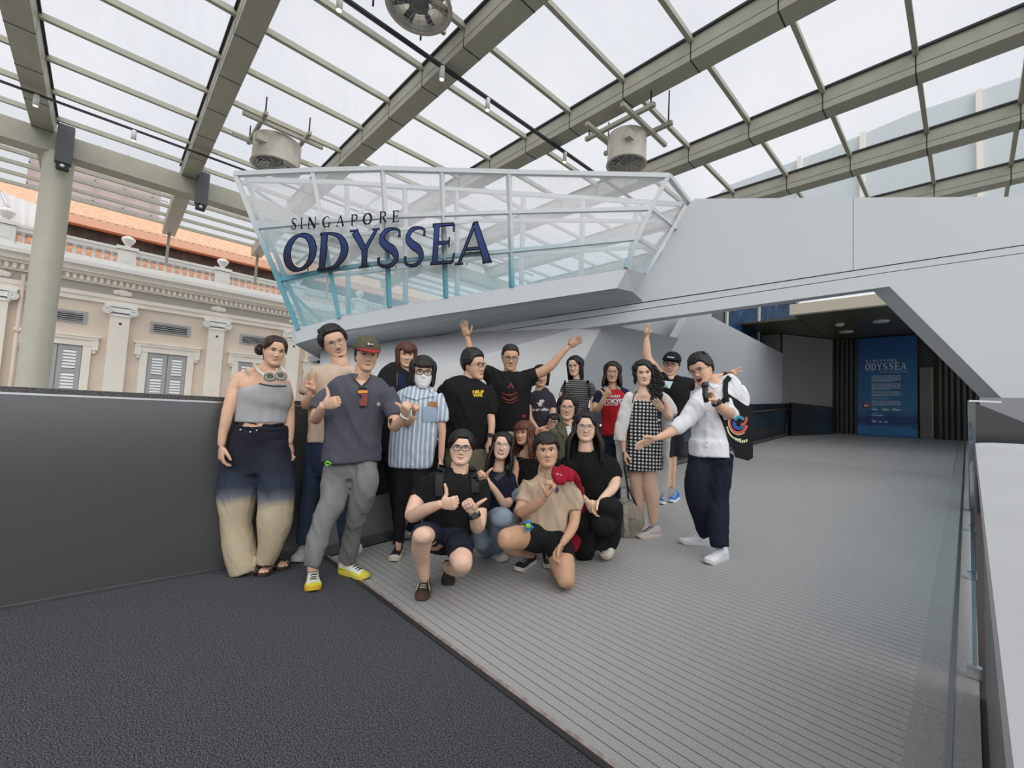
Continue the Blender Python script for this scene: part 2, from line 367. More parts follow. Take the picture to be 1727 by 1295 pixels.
GL = {
 'O': [ring(.5, .5, .40, .455, .20, .08, .15)],
 'D': [np.array([(.2, .03, .18), (.2, .97, .18)]), bez([(.05, .965, .07), (.38, .965, .07), (.68, .86, .12), (.86, .58, .2), (.82, .32, .19), (.6, .09, .10), (.3, .035, .07), (.05, .035, .07)], 8)],
 'Y': [np.array([(.13, .95, .19), (.5, .45, .16)]), np.array([(.88, .95, .09), (.5, .45, .12)]), np.array([(.5, .5, .17), (.5, .03, .17)]), SER(.5, .03, .34), SER(.12, .965, .3), SER(.87, .965, .26)],
 'S': [bez([(.86, .74, .10), (.84, .9, .06), (.6, .955, .07), (.32, .9, .12), (.2, .72, .17), (.38, .56, .19), (.66, .43, .19), (.8, .25, .16), (.66, .08, .1), (.38, .045, .07), (.16, .12, .07), (.14, .28, .10)], 7)],
 'E': [np.array([(.22, .03, .18), (.22, .97, .18)]), np.array([(.05, .955, .08), (.86, .955, .08)]), np.array([(.2, .52, .08), (.72, .52, .08)]), np.array([(.05, .045, .08), (.9, .045, .08)]), np.array([(.86, .97, .08), (.89, .76, .05)]), np.array([(.9, .03, .09), (.95, .27, .05)]), np.array([(.73, .65, .05), (.73, .4, .05)])],
 'A': [np.array([(.08, .02, .08), (.52, .98, .09)]), np.array([(.50, .98, .14), (.90, .02, .19)]), np.array([(.25, .36, .07), (.76, .36, .07)]), SER(.09, .025, .24), SER(.89, .025, .28)],
 'I': [np.array([(.5, .03, .4), (.5, .97, .4)]), np.array([(.1, .96, .06), (.9, .96, .06)]), np.array([(.1, .04, .06), (.9, .04, .06)])],
 'N': [np.array([(.14, .03, .09), (.14, .97, .09)]), np.array([(.14, .97, .2), (.86, .03, .2)]), np.array([(.86, .03, .09), (.86, .97, .09)]), SER(.14, .03), SER(.86, .97), SER(.1, .97, .2)],
 'G': [bez([(.84, .78, .08), (.7, .93, .07), (.46, .95, .08), (.18, .75, .17), (.12, .48, .19), (.24, .16, .15), (.52, .04, .08), (.84, .12, .09)], 7), np.array([(.84, .06, .14), (.84, .42, .14)]), SER(.84, .42, .3)],
 'P': [np.array([(.24, .03, .18), (.24, .97, .18)]), bez([(.08, .955, .07), (.5, .955, .08), (.84, .84, .15), (.86, .62, .17), (.62, .46, .08), (.26, .45, .07)], 7), SER(.24, .03, .36)],
 'R': [np.array([(.22, .03, .17), (.22, .97, .17)]), bez([(.06, .955, .07), (.48, .955, .08), (.76, .84, .15), (.78, .66, .16), (.56, .51, .08), (.24, .5, .07)], 7), np.array([(.48, .52, .14), (.92, .03, .18)]), SER(.22, .03, .34), SER(.92, .03, .18)],
}
def glyph(ch, mapf, z0, z1, mb, mi=0, shrink=0.0, slant=.0, wid=1.0):
    """Variable-width ribbons, extruded between mapf(x,y,z0) and mapf(x,y,z1)."""
    for S in GL[ch]:
        S = np.asarray(S); n = len(S); xy = S[:, :2].copy(); w = np.maximum(S[:, 2] / 2 * wid - shrink, .012)
        t = np.gradient(xy, axis=0); closed = np.allclose(xy[0], xy[-1])
        if closed: t[0] = t[-1] = xy[1] - xy[-2]
        t /= np.linalg.norm(t, axis=1)[:, None] + 1e-9; nn = np.stack([-t[:, 1], t[:, 0]], 1)
        if not closed and shrink: xy[0] += t[0] * shrink; xy[-1] -= t[-1] * shrink
        Lp = xy + nn * w[:, None]; Rp = xy - nn * w[:, None]; V = []
        for P_ in (Lp, Rp):
            for zz_ in (z0, z1): V += [mapf(x + slant * (y - .5), y, zz_) for x, y in P_]
        F = []
        for i in range(n - 1):
            a, b_, c, d_ = i, i + n, i + 2 * n, i + 3 * n
            F += [(a, a + 1, c + 1, c), (b_, d_, d_ + 1, b_ + 1), (a, b_, b_ + 1, a + 1), (c, c + 1, d_ + 1, d_)]
        if not closed: F += [(0, 2 * n, 3 * n, n), (n - 1, 2 * n - 1, 4 * n - 1, 3 * n - 1)]
        mb.add(V, F, mi)

# ------------------------------------------------------------------ poster at the end of the tunnel
pt = thing('exhibition_poster', 'tall blue poster reading SINGAPORE ODYSSEA at the far end of the tunnel', 'poster')
YP = YE - .10
pL, pR = ony(1446.5, 640, YP)[0], ony(1547, 640, YP)[0]
zt = min(ony(1500, 546, YP)[2], 3.98)
M_post = mat('poster_blue', (.01, .09, .22), .45)
n = M_post.node_tree; tcn = n.nodes.new('ShaderNodeTexCoord'); sp = n.nodes.new('ShaderNodeSeparateXYZ'); n.links.new(tcn.outputs['Generated'], sp.inputs[0])
wv = n.nodes.new('ShaderNodeTexNoise'); wv.inputs['Scale'].default_value = 3; mp = n.nodes.new('ShaderNodeMapping'); mp.inputs['Scale'].default_value = (1, 1, 6); n.links.new(tcn.outputs['Generated'], mp.inputs[0]); n.links.new(mp.outputs[0], wv.inputs['Vector'])
ma = n.nodes.new('ShaderNodeMath'); ma.operation = 'MULTIPLY_ADD'; ma.inputs[1].default_value = .22; n.links.new(wv.outputs['Fac'], ma.inputs[0]); n.links.new(sp.outputs['Z'], ma.inputs[2])
rp_ = n.nodes.new('ShaderNodeValToRGB'); cr_ = rp_.color_ramp
cr_.elements[0].position = .05; cr_.elements[0].color = (.012, .10, .30, 1); cr_.elements[1].position = 1; cr_.elements[1].color = (.01, .08, .26, 1)
for p_, c_ in ((.17, (.03, .20, .45)), (.24, (.008, .04, .16)), (.29, (.01, .05, .2)), (.36, (.03, .16, .33)), (.6, (.015, .13, .30))): e_ = cr_.elements.new(p_); e_.color = (*c_, 1)
n.links.new(ma.outputs[0], rp_.inputs[0]); n.links.new(rp_.outputs[0], n.nodes['Principled BSDF'].inputs['Base Color'])
b = MB(); b.box((pL, YP, ze + .005), (pR, YP + .06, zt)); b.obj('poster_board', M_post, pt)
M_ptxt = mat('poster_lettering', (.75, .8, .85), .5); M_ptxt2 = mat('poster_small_print', (.45, .55, .65), .5)
def pp(px, py): return ony(px, py, YP - .004)
wm = MB(); zb = pp(1490, 624)[2]; zt2 = pp(1490, 612)[2]; x0, x1 = pp(1459, 618)[0], pp(1529, 618)[0]
cw = (x1 - x0) / 7
for i, ch in enumerate('ODYSSEA'):
    glyph(ch, lambda x, y, z, i=i: np.array([x0 + (i + .06 + x * .88) * cw, YP - .004 - z, zb + y * (zt2 - zb)]), 0, .004, wm)
sw = cw * .62; xs = x0 + cw * .05; zs = zt2 + .03
for i, ch in enumerate('SINGAPORE'):
    glyph(ch, lambda x, y, z, i=i: np.array([xs + (i + .1 + (x if i != 1 else .35 + x * .3) * .7) * sw, YP - .004 - z, zs + y * .075]), 0, .004, wm)
wm.obj('title_lettering', M_ptxt, pt)
sm_ = MB(); rnd = random.Random(3)
xl, xr = pp(1470, 640)[0], pp(1520, 640)[0]
def prow(y, a, c, h=.016): sm_.box((a, YP - .008, y), (c, YP - .002, y + h))
zc0 = pp(1495, 634)[2]
for blk, rows in enumerate((6, 6, 5, 1, 5)):
    for r_ in range(rows):
        if blk == 3: prow(zc0, xl, xl + (xr - xl) * .6); zc0 -= .032; continue
        xx_ = xl; end = xr if r_ < rows - 1 else xl + (xr - xl) * rnd.uniform(.4, .8)
        while xx_ < end - .02:
            w_ = min(rnd.uniform(.03, .1), end - xx_); prow(zc0, xx_, xx_ + w_ - .012); xx_ += w_
        zc0 -= .032
    zc0 -= .035
for q, (a, c) in enumerate(((0, .22), (.37, .6), (.7, .98))):
    prow(zc0 - .06, xl + (xr - xl) * a, xl + (xr - xl) * c, .045); prow(zc0, xl + (xr - xl) * a, xl + (xr - xl) * (a + .15), .012)
for q, (a, c) in enumerate(((0, .16), (.24, .35), (.44, .54))): prow(zc0 - .40, xl + (xr - xl) * a, xl + (xr - xl) * c, .04)
prow(zc0 - .22, xl, xl + (xr - xl) * .38, .03); prow(zc0 - .16, xl, xl + (xr - xl) * .25, .012); prow(zc0 - .34, xl, xl + (xr - xl) * .17, .012)
xt_ = xl + .35
wtag = MB(); ztg = pp(1490, 628)[2]; xx_ = pp(1484, 628)[0]
while xx_ < x1: wtag.box((xx_, YP - .008, ztg), (xx_ + .045, YP - .002, ztg + .018)); xx_ += .06
tag(sm_.obj('small_print', M_ptxt2, pt), kind='stuff'); wtag.obj('tagline', M_ptxt2, pt)
b = MB(); c0 = pp(1460.5, 684); b.lathe([(.001, 0), (.075, 0), (.075, .006), (.001, .006)], c0, 20, ax=np.array([[1, 0, 0], [0, 0, -1], [0, 1, 0]])); b.obj('red_roundel', mat('red_print', (.55, .05, .04), .5), pt)
b = MB(); b.box((c0[0] - .035, c0[1] - .014, c0[2] - .03), (c0[0] - .005, c0[1] - .007, c0[2] + .035)); b.box((c0[0] + .005, c0[1] - .014, c0[2] - .03), (c0[0] + .035, c0[1] - .007, c0[2] + .035)); b.obj('roundel_mark', M_ptxt, pt)

# ------------------------------------------------------------------ right side: parapet top, glass balustrade, dark glass
wr = struct('wall_right')
M_cap = mat('satin_steel_top', (.60, .61, .62), .35, .55, noise=.05, nscale=1.5)
hC = EYE - .25
b = MB(); n_ = 6; V = []; P = [(.018, -3), (.018, 2.86)] + [(.018 + .12 * (1 - math.cos(a)), 2.86 + .12 * math.sin(a)) for a in np.linspace(.2, math.pi / 2, n_)] + [(1.6, 2.98), (1.6, -3)]
b.prism([(x, y, hC + T * y) for x, y in P], (0, 0, -.06)); b.obj('parapet_top', M_cap, wr)
b = MB(); b.prism([(x + .02, y - .0, hC + T * y - .06) for x, y in [(.018, -3), (.018, 2.9), (1.5, 2.9), (1.5, -3)]], (0, 0, -1.3)); b.obj('parapet_body', M_darksteel, wr)
sy = 3.05
M_railglass = glassmat('balustrade_glass', (.62, .74, .80), .22, .05)
while sy < 15.8:
    e = min(sy + 1.5, 16.0)
    b = MB(); V = [(.0, sy, T * sy + .05), (.0, e - .02, T * e + .05), (.0, e - .02, T * e + .98), (.0, sy, T * sy + .98)]; b.prism(V, (.015, 0, 0)); b.obj('glass_panel', M_railglass, wr)
    b = MB(); b.box((-.02, sy - .02, T * sy), (.03, sy + .02, T * sy + .05)); b.obj('clamp', M_bs, wr)
    sy = e
b = MB(); b.box((.05, 7.0, .2), (3.2, 7.08, ony(1700, 702, 7)[2])); 
zL, zR = ony(1640, 676, 7)[2], ony(1727, 712, 7)[2]; xL, xR = ony(1636, 676, 7)[0], ony(1727, 712, 7)[0]
b = MB(); b.prism([(xL, 7, .3), (xR, 7, .3), (xR * 2, 7, .3), (xR * 2, 7, zR * 2 - zL), (xR, 7, zR), (xL, 7, zL)], (0, .06, 0)); b.obj('dark_glass_screen', mat('smoked_glass', (.05, .05, .052), .12, spec=.8, noise=.4, nscale=.8), wr)
b = MB(); b.box((xL - .02, 6.96, .3), (xL + .04, 7.1, zL)); b.obj('screen_post', M_steel, wr)
b = MB(); b.box((.1, 8.5, .3), (6, 8.6, 1.85)); b.obj('wall_behind', mat('grey_wall', (.35, .36, .38), .5), wr)
b = MB(); b.bar(ony(1634, 676, 6.9), ony(1689, 678, 6.9), .02); b.obj('screen_rail', M_bs, wr)
# ------------------------------------------------------------------ glass atrium roof
rf = struct('glass_roof')
ZR = 9.2
YB = [-5.45, -2.04, 1.37, 4.78, 8.19, 11.6, 15.0, 18.4, 21.8]
XP = [3 * 1.585 - .68 - 1.585 * i for i in range(15)]
def beambox(x0, x1, y, z0=8.7, w=.45):
    b = MB(); b.box((x0, y, z0), (x1, y + w, ZR)); b.obj('roof_beam', M_beam, rf)
for y in YB:
    beambox(-18.6, 4.8, y)
    # cable tray seam line and joints
    for x in XP[::1]:
        b = MB(); b.box((x - .012, y - .004, 8.695), (x + .012, y + .452, ZR + .001)); b.obj('beam_joint', M_dark, rf)
    b = MB(); b.box((-18.6, y - .004, 8.86), (4.8, y, 8.868)); b.obj('beam_seam', M_dark, rf)
    b = MB(); b.box((-18.6, y - .05, ZR - .03), (4.8, y + .5, ZR + .02)); b.obj('beam_gasket', M_dark, rf)
b0 = MB(); b0.box((-.045, 0, -.12), (.045, 3.41 - .45, 0)); b0.box((-.03, 0, 0), (.03, 3.41 - .45, .02)); ME_pu = b0.mesh('purlin', M_beam)
p0 = MB(); p0.box((0.02, .0, -.006), (1.565, 2.98, .006)); ME_pa = p0.mesh('pane', M_glass)
for yi, y in enumerate(YB[:-1]):
    for xi, x in enumerate(XP):
        o = link('purlin', ME_pu, rf); o.location = (x, y + .45, ZR)
        if xi < len(XP) - 1:
            o = link('pane', ME_pa, rf); o.location = (XP[xi + 1], y + .44, ZR + .03)
# longitudinal edge beam on its column, and the lower sloping glass beyond it
b = MB(); b.box((-18.75, -9, 8.15), (-18.15, 24, 8.75)); b.obj('edge_beam', M_beam, rf)
for y in YB[:6]:
    q = (-24.2, 8.05)
    b = MB(); b.bar((-18.3, y + .22, 8.95), (q[0], y + .22, q[1] + .5), .45, .5); b.obj('roof_rafter', mat('painted_steel_pale', (.50, .46, .38), .5), rf)
    b = MB(); b.bar((q[0] + .3, y + .22, 6.9), (q[0] + .3, y + .22, q[1] + .4), .10, .10); b.obj('roof_post', M_beam, rf)
for k in range(1, 7):
    t = k / 6.2; x = -18.3 + (q[0] + 18.3) * t; z = 9.15 + (q[1] + .75 - 9.15) * t
    b = MB(); b.box((x - .05, -9, z - .12), (x + .05, 20, z)); b.obj('purlin', M_beam, rf)
for yi, y in enumerate(YB[:6]):
    b = MB(); b.prism([(-18.3, y + .44, 9.2), (q[0], y + .44, q[1] + .8), (q[0], y + 3.4, q[1] + .8), (-18.3, y + 3.4, 9.2)], (0, 0, .012)); b.obj('pane', glassmat('roof_glass_dusty', (.95, .96, .97), .05, .2) if 'roof_glass_dusty' not in MATS else MATS['roof_glass_dusty'], rf)
cl_ = MB(); yc_ = -1.45
cl_.lathe([(.33, -4), (.33, 8.2)], (-18.42, yc_, 0), 28); tag(cl_.obj('pillar', mat('column_paint', (.50, .49, .40), .35, noise=.04, nscale=2)), kind='structure')
for px0, py0 in ((92, 240), (335, 315)):
    p = onx(px0 + 18 if px0 < 200 else 340, py0 + 8 if px0 < 200 else 321, -17.95)
    t = thing('speaker_box', 'dark grey vertical box on the roof edge beam %s' % ('beside the round column' if px0 < 200 else 'further right near the ship bow'), 'loudspeaker')
    b = MB(); b.box((p[0], p[1] - .17, p[2] - .55), (p[0] + .25, p[1] + .17, p[2] + .55)); b.obj('case', mat('dark_grey_box', (.09, .10, .11), .5), t)
    b = MB(); b.box((p[0], p[1] - .13, p[2] - .72), (p[0] + .22, p[1] + .13, p[2] - .55)); b.ell((p[0] + .22, p[1], p[2] - .64), (.03, .05, .05), mi=1); b.obj('bracket', [M_dark, M_ptxt], t)
# lighting track: pairs of thin cables/tracks along the purlins
def ontrack(name, label, x, z, y0, y1, lamps, r=.025):
    t = thing(name, label, 'track light')
    b = MB(); b.bar((x, y0, z), (x, y1, z), .05, .05); b.obj('track', M_dark, t)
    b = MB(); b.bar((x - .10, y0, z + .03), (x - .10, y1, z + .03), .02, .02); b.obj('cable', M_dark, t)
    for y in lamps:
        b = MB(); b.tube([(x, y, z - .02), (x, y, z - .30)], .055, 12); hs = b.obj('spotlight', mat('spot_white', (.7, .7, .68), .4), t)
        b = MB(); b.lathe([(.001, -.305), (.045, -.302)], (x, y, z), 12); b.obj('lamp_face', mat('warm_lamp', (1, .72, .35), .5, emit=6), hs)
pA, pB = onz(575, 0, 8.55), onz(750, 118, 8.55)
xt = (pA[0] + pB[0]) / 2
ontrack('light_track', 'black lighting track with small warm spotlights under the middle of the glass roof', xt, 8.62, -2, 16, [onz(575, 14, 8.3)[1], onz(750, 131, 8.3)[1], onz(829, 182, 8.3)[1], onz(978, 262, 8.3)[1]])
pA = onz(0, 140, 8.5); 
ontrack('light_track', 'black lighting track near the left edge of the glass roof', pA[0], 8.55, -6, 16, [onz(60, 175, 8.3)[1], onz(225, 235, 8.3)[1]])

# ------------------------------------------------------------------ ventilation fans
M_gal = mat('galvanised_steel', (.56, .53, .46), .5, .15, noise=.08, nscale=5)
M_blade = mat('fan_grey', (.16, .17, .18), .4, .3)
def fan(px, py, d, label, R_=.5, h=.72, mount=True):
    c = at(px, py, d); t = thing('ventilation_fan', label, 'fan', 'ventilation fans under the glass roof'); t.location = (0, 0, 0)
    b = MB(); b.lathe([(R_ * .93, h / 2), (R_, h / 2), (R_, -h / 2 + .03), (R_ * 1.06, -h / 2 + .02), (R_ * 1.06, -h / 2), (R_ * .94, -h / 2), (R_ * .92, h / 2)], c, 40); cs = b.obj('fan_casing', M_gal, t)
    b = MB(); b.box((c[0] + R_ * .5, c[1] - R_ - .02, c[2]), (c[0] + R_ * .8, c[1] - R_ * .6, c[2] + .18)); b.obj('terminal_box', M_gal, cs)
    b = MB(); b.lathe([(.001, .1), (.17, .1), (.19, -.12), (.1, -.18), (.001, -.19)], c - [0, 0, .1], 20); b.obj('fan_hub', M_blade, t)
    for k in range(7):
        g = 2 * math.pi * k / 7 + .3; u = np.array([math.cos(g), math.sin(g), 0]); v = np.array([-math.sin(g), math.cos(g), 0])
        P = [c + u * .16 + v * -.04 + [0, 0, -.12], c + u * .16 + v * .05 + [0, 0, -.04], c + u * R_ * .9 + v * .12 + [0, 0, -.06], c + u * R_ * .9 + v * -.06 + [0, 0, -.14]]
        b = MB(); b.prism(P, (0, 0, .015)); b.obj('fan_blade', M_blade, t)
    b = MB()
    for r_ in np.linspace(.12, R_ * .95, 6): b.tube([c + [r_ * math.cos(a), r_ * math.sin(a), -h / 2 + .01] for a in np.linspace(0, 2 * math.pi, 25)], .005, 4, caps=False)
    for a in np.linspace(0, 2 * math.pi, 13)[:-1]: b.tube([c + [0, 0, -h / 2 + .01], c + [R_ * math.cos(a), R_ * math.sin(a), -h / 2 + .01]], .005, 4)
    b.obj('guard', M_bs, t)
    b = MB()
    for s in (-1, 1):
        b.bar(c + [s * R_ * 1.05, -1.0, h / 2 + .06], c + [s * R_ * 1.05, 1.0, h / 2 + .06], .09, .09)
        b.bar(c + [-.95, s * R_ * .9, h / 2 + .15], c + [.95, s * R_ * .9, h / 2 + .15], .09, .09)
    b.obj('mounting_frame', M_beam, t)
    for sx in (-1, 1):
        for s2 in (-1, 1):
            b = MB(); b.tube([c + [sx * .85, s2 * R_ * .9, h / 2 + .1], [c[0] + sx * .85, c[1] + s2 * R_ * .9, ZR - .02]], .02, 6); b.obj('hanger', M_dark, t)
fan(1057, 255, 10.6, 'round galvanised ventilation fan hanging above the right end of the ship bow', .46)
fan(467, 262, 12.2, 'round galvanised ventilation fan hanging above the left tip of the ship bow', .60)
fan(708, -8, 8.3, 'round ventilation fan at the very top of the roof, seen from below', .60, .5)

# ------------------------------------------------------------------ ship-bow framework and hull
bow = thing('ship_bow', 'white ship-bow structure with mesh-covered steel framework above the group', 'installation')
M_tube = mat('faded_white_teal_paint', (.66, .69, .70), .45)
n = M_tube.node_tree; g_ = n.nodes.new('ShaderNodeNewGeometry'); s_ = n.nodes.new('ShaderNodeSeparateXYZ'); n.links.new(g_.outputs['Position'], s_.inputs[0])
mr = n.nodes.new('ShaderNodeMapRange'); zA, zB = at(660, 470, 5.2)[2], at(660, 370, 5.2)[2]; mr.inputs[1].default_value = zA; mr.inputs[2].default_value = zB
rr = n.nodes.new('ShaderNodeValToRGB'); rr.color_ramp.elements[0].color = (.10, .34, .42, 1); rr.color_ramp.elements[1].color = (.62, .65, .66, 1)
n.links.new(s_.outputs['Z'], mr.inputs[0]); n.links.new(mr.outputs[0], rr.inputs[0]); n.links.new(rr.outputs[0], n.nodes['Principled BSDF'].inputs['Base Color'])
DF, DR = 5.2, 6.9
def mem(pts, w=.05, d=DF):
    P = [at(*(p if len(p) == 3 else (*p, d))) for p in pts]
    b = MB()
    for a, c in zip(P[:-1], P[1:]): b.bar(a, c, w, w)
    b.obj('frame_tube', M_tube, bow)
mem([(397, 294), (527, 288), (645, 285), (745, 288), (858, 291), (1128, 297)], .055)
mem([(1128, 297), (1163, 343, 6.1)], .055)
mem([(397, 294), (432, 384), (470, 473), (503, 556)], .05); mem([(416, 303, 5.35), (447, 384, 5.35), (483, 473, 5.35), (517, 552, 5.35)], .045)
mem([(527, 288), (540, 362), (556, 452), (572, 537)], .045); mem([(645, 285), (651, 380), (657, 518)], .045)
mem([(745, 288), (748, 380), (752, 502)], .045); mem([(858, 291), (861, 380), (863, 484)], .05)
mem([(1126, 299), (1098, 352), (1075, 402), (1056, 452)], .05); mem([(1156, 348, 5.8), (1120, 410, 5.8), (1087, 462, 5.7)], .045)
mem([(432, 384), (540, 374), (662, 365), (860, 358), (1098, 352), (1140, 385, 6.0)], .045)
mem([(470, 473), (556, 455), (662, 441), (863, 423), (1075, 402), (1113, 425, 6.0)], .045)
mem([(416, 303, 5.5), (580, 308, 6.6), (680, 315), (800, 322), (1000, 335), (1150, 345, 6.5)], .06, DR)
mem([(432, 384, 5.5), (585, 398, 6.6), (800, 372), (1000, 372), (1145, 375, 6.5)], .05, DR)
mem([(470, 473, 5.5), (588, 462, 6.6), (830, 432), (863, 430), (1110, 415, 6.5)], .05, DR)
for x0, y0, x1, y1 in ((585, 308, 588, 530), (683, 316, 684, 512), (770, 321, 771, 500), (883, 328, 879, 480), (983, 334, 980, 463), (1075, 342, 1060, 455)): mem([(x0, y0), (x1, y1)], .06, DR)
mem([(500, 445, 5.6), (640, 330, 6.9)], .03); mem([(430, 320, 5.5), (520, 380, 6.6)], .03); mem([(470, 473, 5.5), (545, 545, 6)], .03)
def netmat():
    m = bpy.data.materials.new('fine_white_net'); m.use_nodes = True; n = m.node_tree; n.nodes.clear()
    o = n.nodes.new('ShaderNodeOutputMaterial'); mx = n.nodes.new('ShaderNodeMixShader'); tr = n.nodes.new('ShaderNodeBsdfTransparent')
    df = n.nodes.new('ShaderNodeBsdfPrincipled'); df.inputs['Roughness'].default_value = .6
    t = n.nodes.new('ShaderNodeTexCoord'); ck = n.nodes.new('ShaderNodeTexWave'); ck.inputs['Scale'].default_value = 38; ck.bands_direction = 'Z'; ck.inputs['Distortion'].default_value = 1.0
    c2 = n.nodes.new('ShaderNodeTexWave'); c2.inputs['Scale'].default_value = 38; c2.bands_direction = 'X'; c2.inputs['Distortion'].default_value = 1.0
    mxm = n.nodes.new('ShaderNodeMath'); mxm.operation = 'MAXIMUM'; pw = n.nodes.new('ShaderNodeMath'); pw.operation = 'POWER'; pw.inputs[1].default_value = 3
    ml = n.nodes.new('ShaderNodeMath'); ml.operation = 'MULTIPLY_ADD'; ml.inputs[1].default_value = .30; ml.inputs[2].default_value = .27
    n.links.new(t.outputs['Object'], ck.inputs[0]); n.links.new(t.outputs['Object'], c2.inputs[0]); n.links.new(ck.outputs['Fac'], mxm.inputs[0]); n.links.new(c2.outputs['Fac'], mxm.inputs[1])
    n.links.new(mxm.outputs[0], pw.inputs[0]); n.links.new(pw.outputs[0], ml.inputs[0]); n.links.new(ml.outputs[0], mx.inputs[0])
    g = n.nodes.new('ShaderNodeNewGeometry'); s = n.nodes.new('ShaderNodeSeparateXYZ'); n.links.new(g.outputs['Position'], s.inputs[0]); mr = n.nodes.new('ShaderNodeMapRange'); mr.inputs[1].default_value = zA; mr.inputs[2].default_value = zB
    rr = n.nodes.new('ShaderNodeValToRGB'); rr.color_ramp.elements[0].color = (.40, .62, .68, 1); rr.color_ramp.elements[1].color = (.78, .80, .82, 1)
    n.links.new(s.outputs['Z'], mr.inputs[0]); n.links.new(mr.outputs[0], rr.inputs[0]); n.links.new(rr.outputs[0], df.inputs['Base Color'])
    n.links.new(tr.outputs[0], mx.inputs[1]); n.links.new(df.outputs[0], mx.inputs[2]); n.links.new(mx.outputs[0], o.inputs[0]); return m
M_net = netmat()
def net(pts, d=DF):
    P = [at(*(p if len(p) == 3 else (*p, d))) for p in pts]; b = MB(); b.add(P, [tuple(range(len(P)))]); b.obj('mesh_screen', M_net, bow)
net([(397, 294), (527, 288), (572, 537), (503, 556)]); net([(527, 288), (645, 285), (657, 518), (572, 537)]); net([(645, 285), (745, 288), (752, 502), (657, 518)])
net([(745, 288), (858, 291), (863, 484), (752, 502)]); net([(858, 291), (1126, 298), (1056, 452), (863, 484)]); net([(1126, 298), (1163, 343, 6.1), (1090, 462, 5.7), (1056, 452)])
net([(416, 303, 5.5), (585, 308), (588, 530), (517, 552, 5.5)], DR); net([(585, 308), (770, 321), (771, 500), (588, 530)], DR); net([(770, 321), (1150, 345, 6.5), (1087, 462, 6.3), (771, 500)], DR)
# hull: front band, end facet and sloping soffit
def hullpoly(P, m, th=.05, name='hull_panel'):
    P = [at(*p) for p in P]; nn = nrm(np.cross(P[1] - P[0], P[2] - P[0]))
    if nn.dot(P[0] - CAM0) < 0: nn = -nn
    b = MB(); b.prism(P, nn * th); b.obj(name, m, bow)
hullpoly([(495, 556, DF), (572, 535, DF), (663, 517, DF), (863, 484, DF), (1058, 453, DF), (1040, 486, DF - .03), (700, 537, DF - .03), (578, 557, DF - .03), (504, 578, DF - .03)], M_white)
hullpoly([(1058, 453, DF), (1090, 463, 5.65), (1067, 492, 5.6), (1040, 486, DF - .03)], M_white)
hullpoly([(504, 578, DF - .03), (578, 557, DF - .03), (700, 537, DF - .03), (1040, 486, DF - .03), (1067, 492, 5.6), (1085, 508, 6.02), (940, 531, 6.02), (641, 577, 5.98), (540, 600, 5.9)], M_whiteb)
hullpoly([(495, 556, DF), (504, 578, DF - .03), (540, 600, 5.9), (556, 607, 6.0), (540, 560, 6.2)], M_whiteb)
hullpoly([(495, 556, DF), (572, 535, DF), (1058, 453, DF), (1090, 463, 5.65), (1060, 470, 6.9), (588, 530, 6.9), (517, 552, 6.2)], M_white, .03, 'deck')

# ------------------------------------------------------------------ sign letters
sg = thing('sign', 'raised dark blue letters SINGAPORE ODYSSEA fixed across the mesh ship bow', 'sign')
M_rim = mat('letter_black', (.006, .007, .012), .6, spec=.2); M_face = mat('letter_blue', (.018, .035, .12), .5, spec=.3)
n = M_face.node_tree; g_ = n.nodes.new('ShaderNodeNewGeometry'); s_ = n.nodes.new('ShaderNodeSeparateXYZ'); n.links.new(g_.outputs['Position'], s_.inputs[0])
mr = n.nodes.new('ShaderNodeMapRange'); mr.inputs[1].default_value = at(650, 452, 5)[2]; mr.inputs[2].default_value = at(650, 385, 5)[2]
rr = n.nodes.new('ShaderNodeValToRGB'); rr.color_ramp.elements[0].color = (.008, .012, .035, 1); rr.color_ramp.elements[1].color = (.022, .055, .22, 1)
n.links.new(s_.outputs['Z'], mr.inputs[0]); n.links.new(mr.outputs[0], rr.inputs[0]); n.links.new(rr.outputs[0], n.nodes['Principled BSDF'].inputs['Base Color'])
def letter(ch, X0, X1, Y0, Y1, big, slant):
    x0, x1, y0, y1 = 440 + X0 / 4.3175, 440 + X1 / 4.3175, 330 + Y0 / 4.3175, 330 + Y1 / 4.3175
    sh = -.07
    def mp(x, y, z): return at(x0 + x * (x1 - x0), y1 + (y0 - y1) * y + sh * (x - .5) * (x1 - x0), DF - .13 - z)
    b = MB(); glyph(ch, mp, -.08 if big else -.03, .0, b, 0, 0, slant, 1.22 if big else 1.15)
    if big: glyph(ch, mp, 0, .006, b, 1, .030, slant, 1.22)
    lo = b.obj('letter', [M_rim, M_face], sg)
    for fx in (.3, .75):
        b = MB(); b.tube([mp(fx, .06, -.02), mp(fx, .0, -.14)], .008, 6); b.obj('standoff', M_tube, lo)
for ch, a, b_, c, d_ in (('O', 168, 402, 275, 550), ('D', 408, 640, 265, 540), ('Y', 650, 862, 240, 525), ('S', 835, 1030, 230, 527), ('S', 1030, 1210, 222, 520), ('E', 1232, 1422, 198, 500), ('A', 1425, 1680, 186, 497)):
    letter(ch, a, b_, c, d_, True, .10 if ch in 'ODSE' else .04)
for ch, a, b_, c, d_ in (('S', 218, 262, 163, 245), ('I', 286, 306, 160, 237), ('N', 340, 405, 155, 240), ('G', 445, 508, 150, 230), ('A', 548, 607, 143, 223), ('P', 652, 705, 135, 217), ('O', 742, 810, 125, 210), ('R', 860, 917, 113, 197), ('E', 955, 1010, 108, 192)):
    letter(ch, a, b_, c, d_, False, .08)

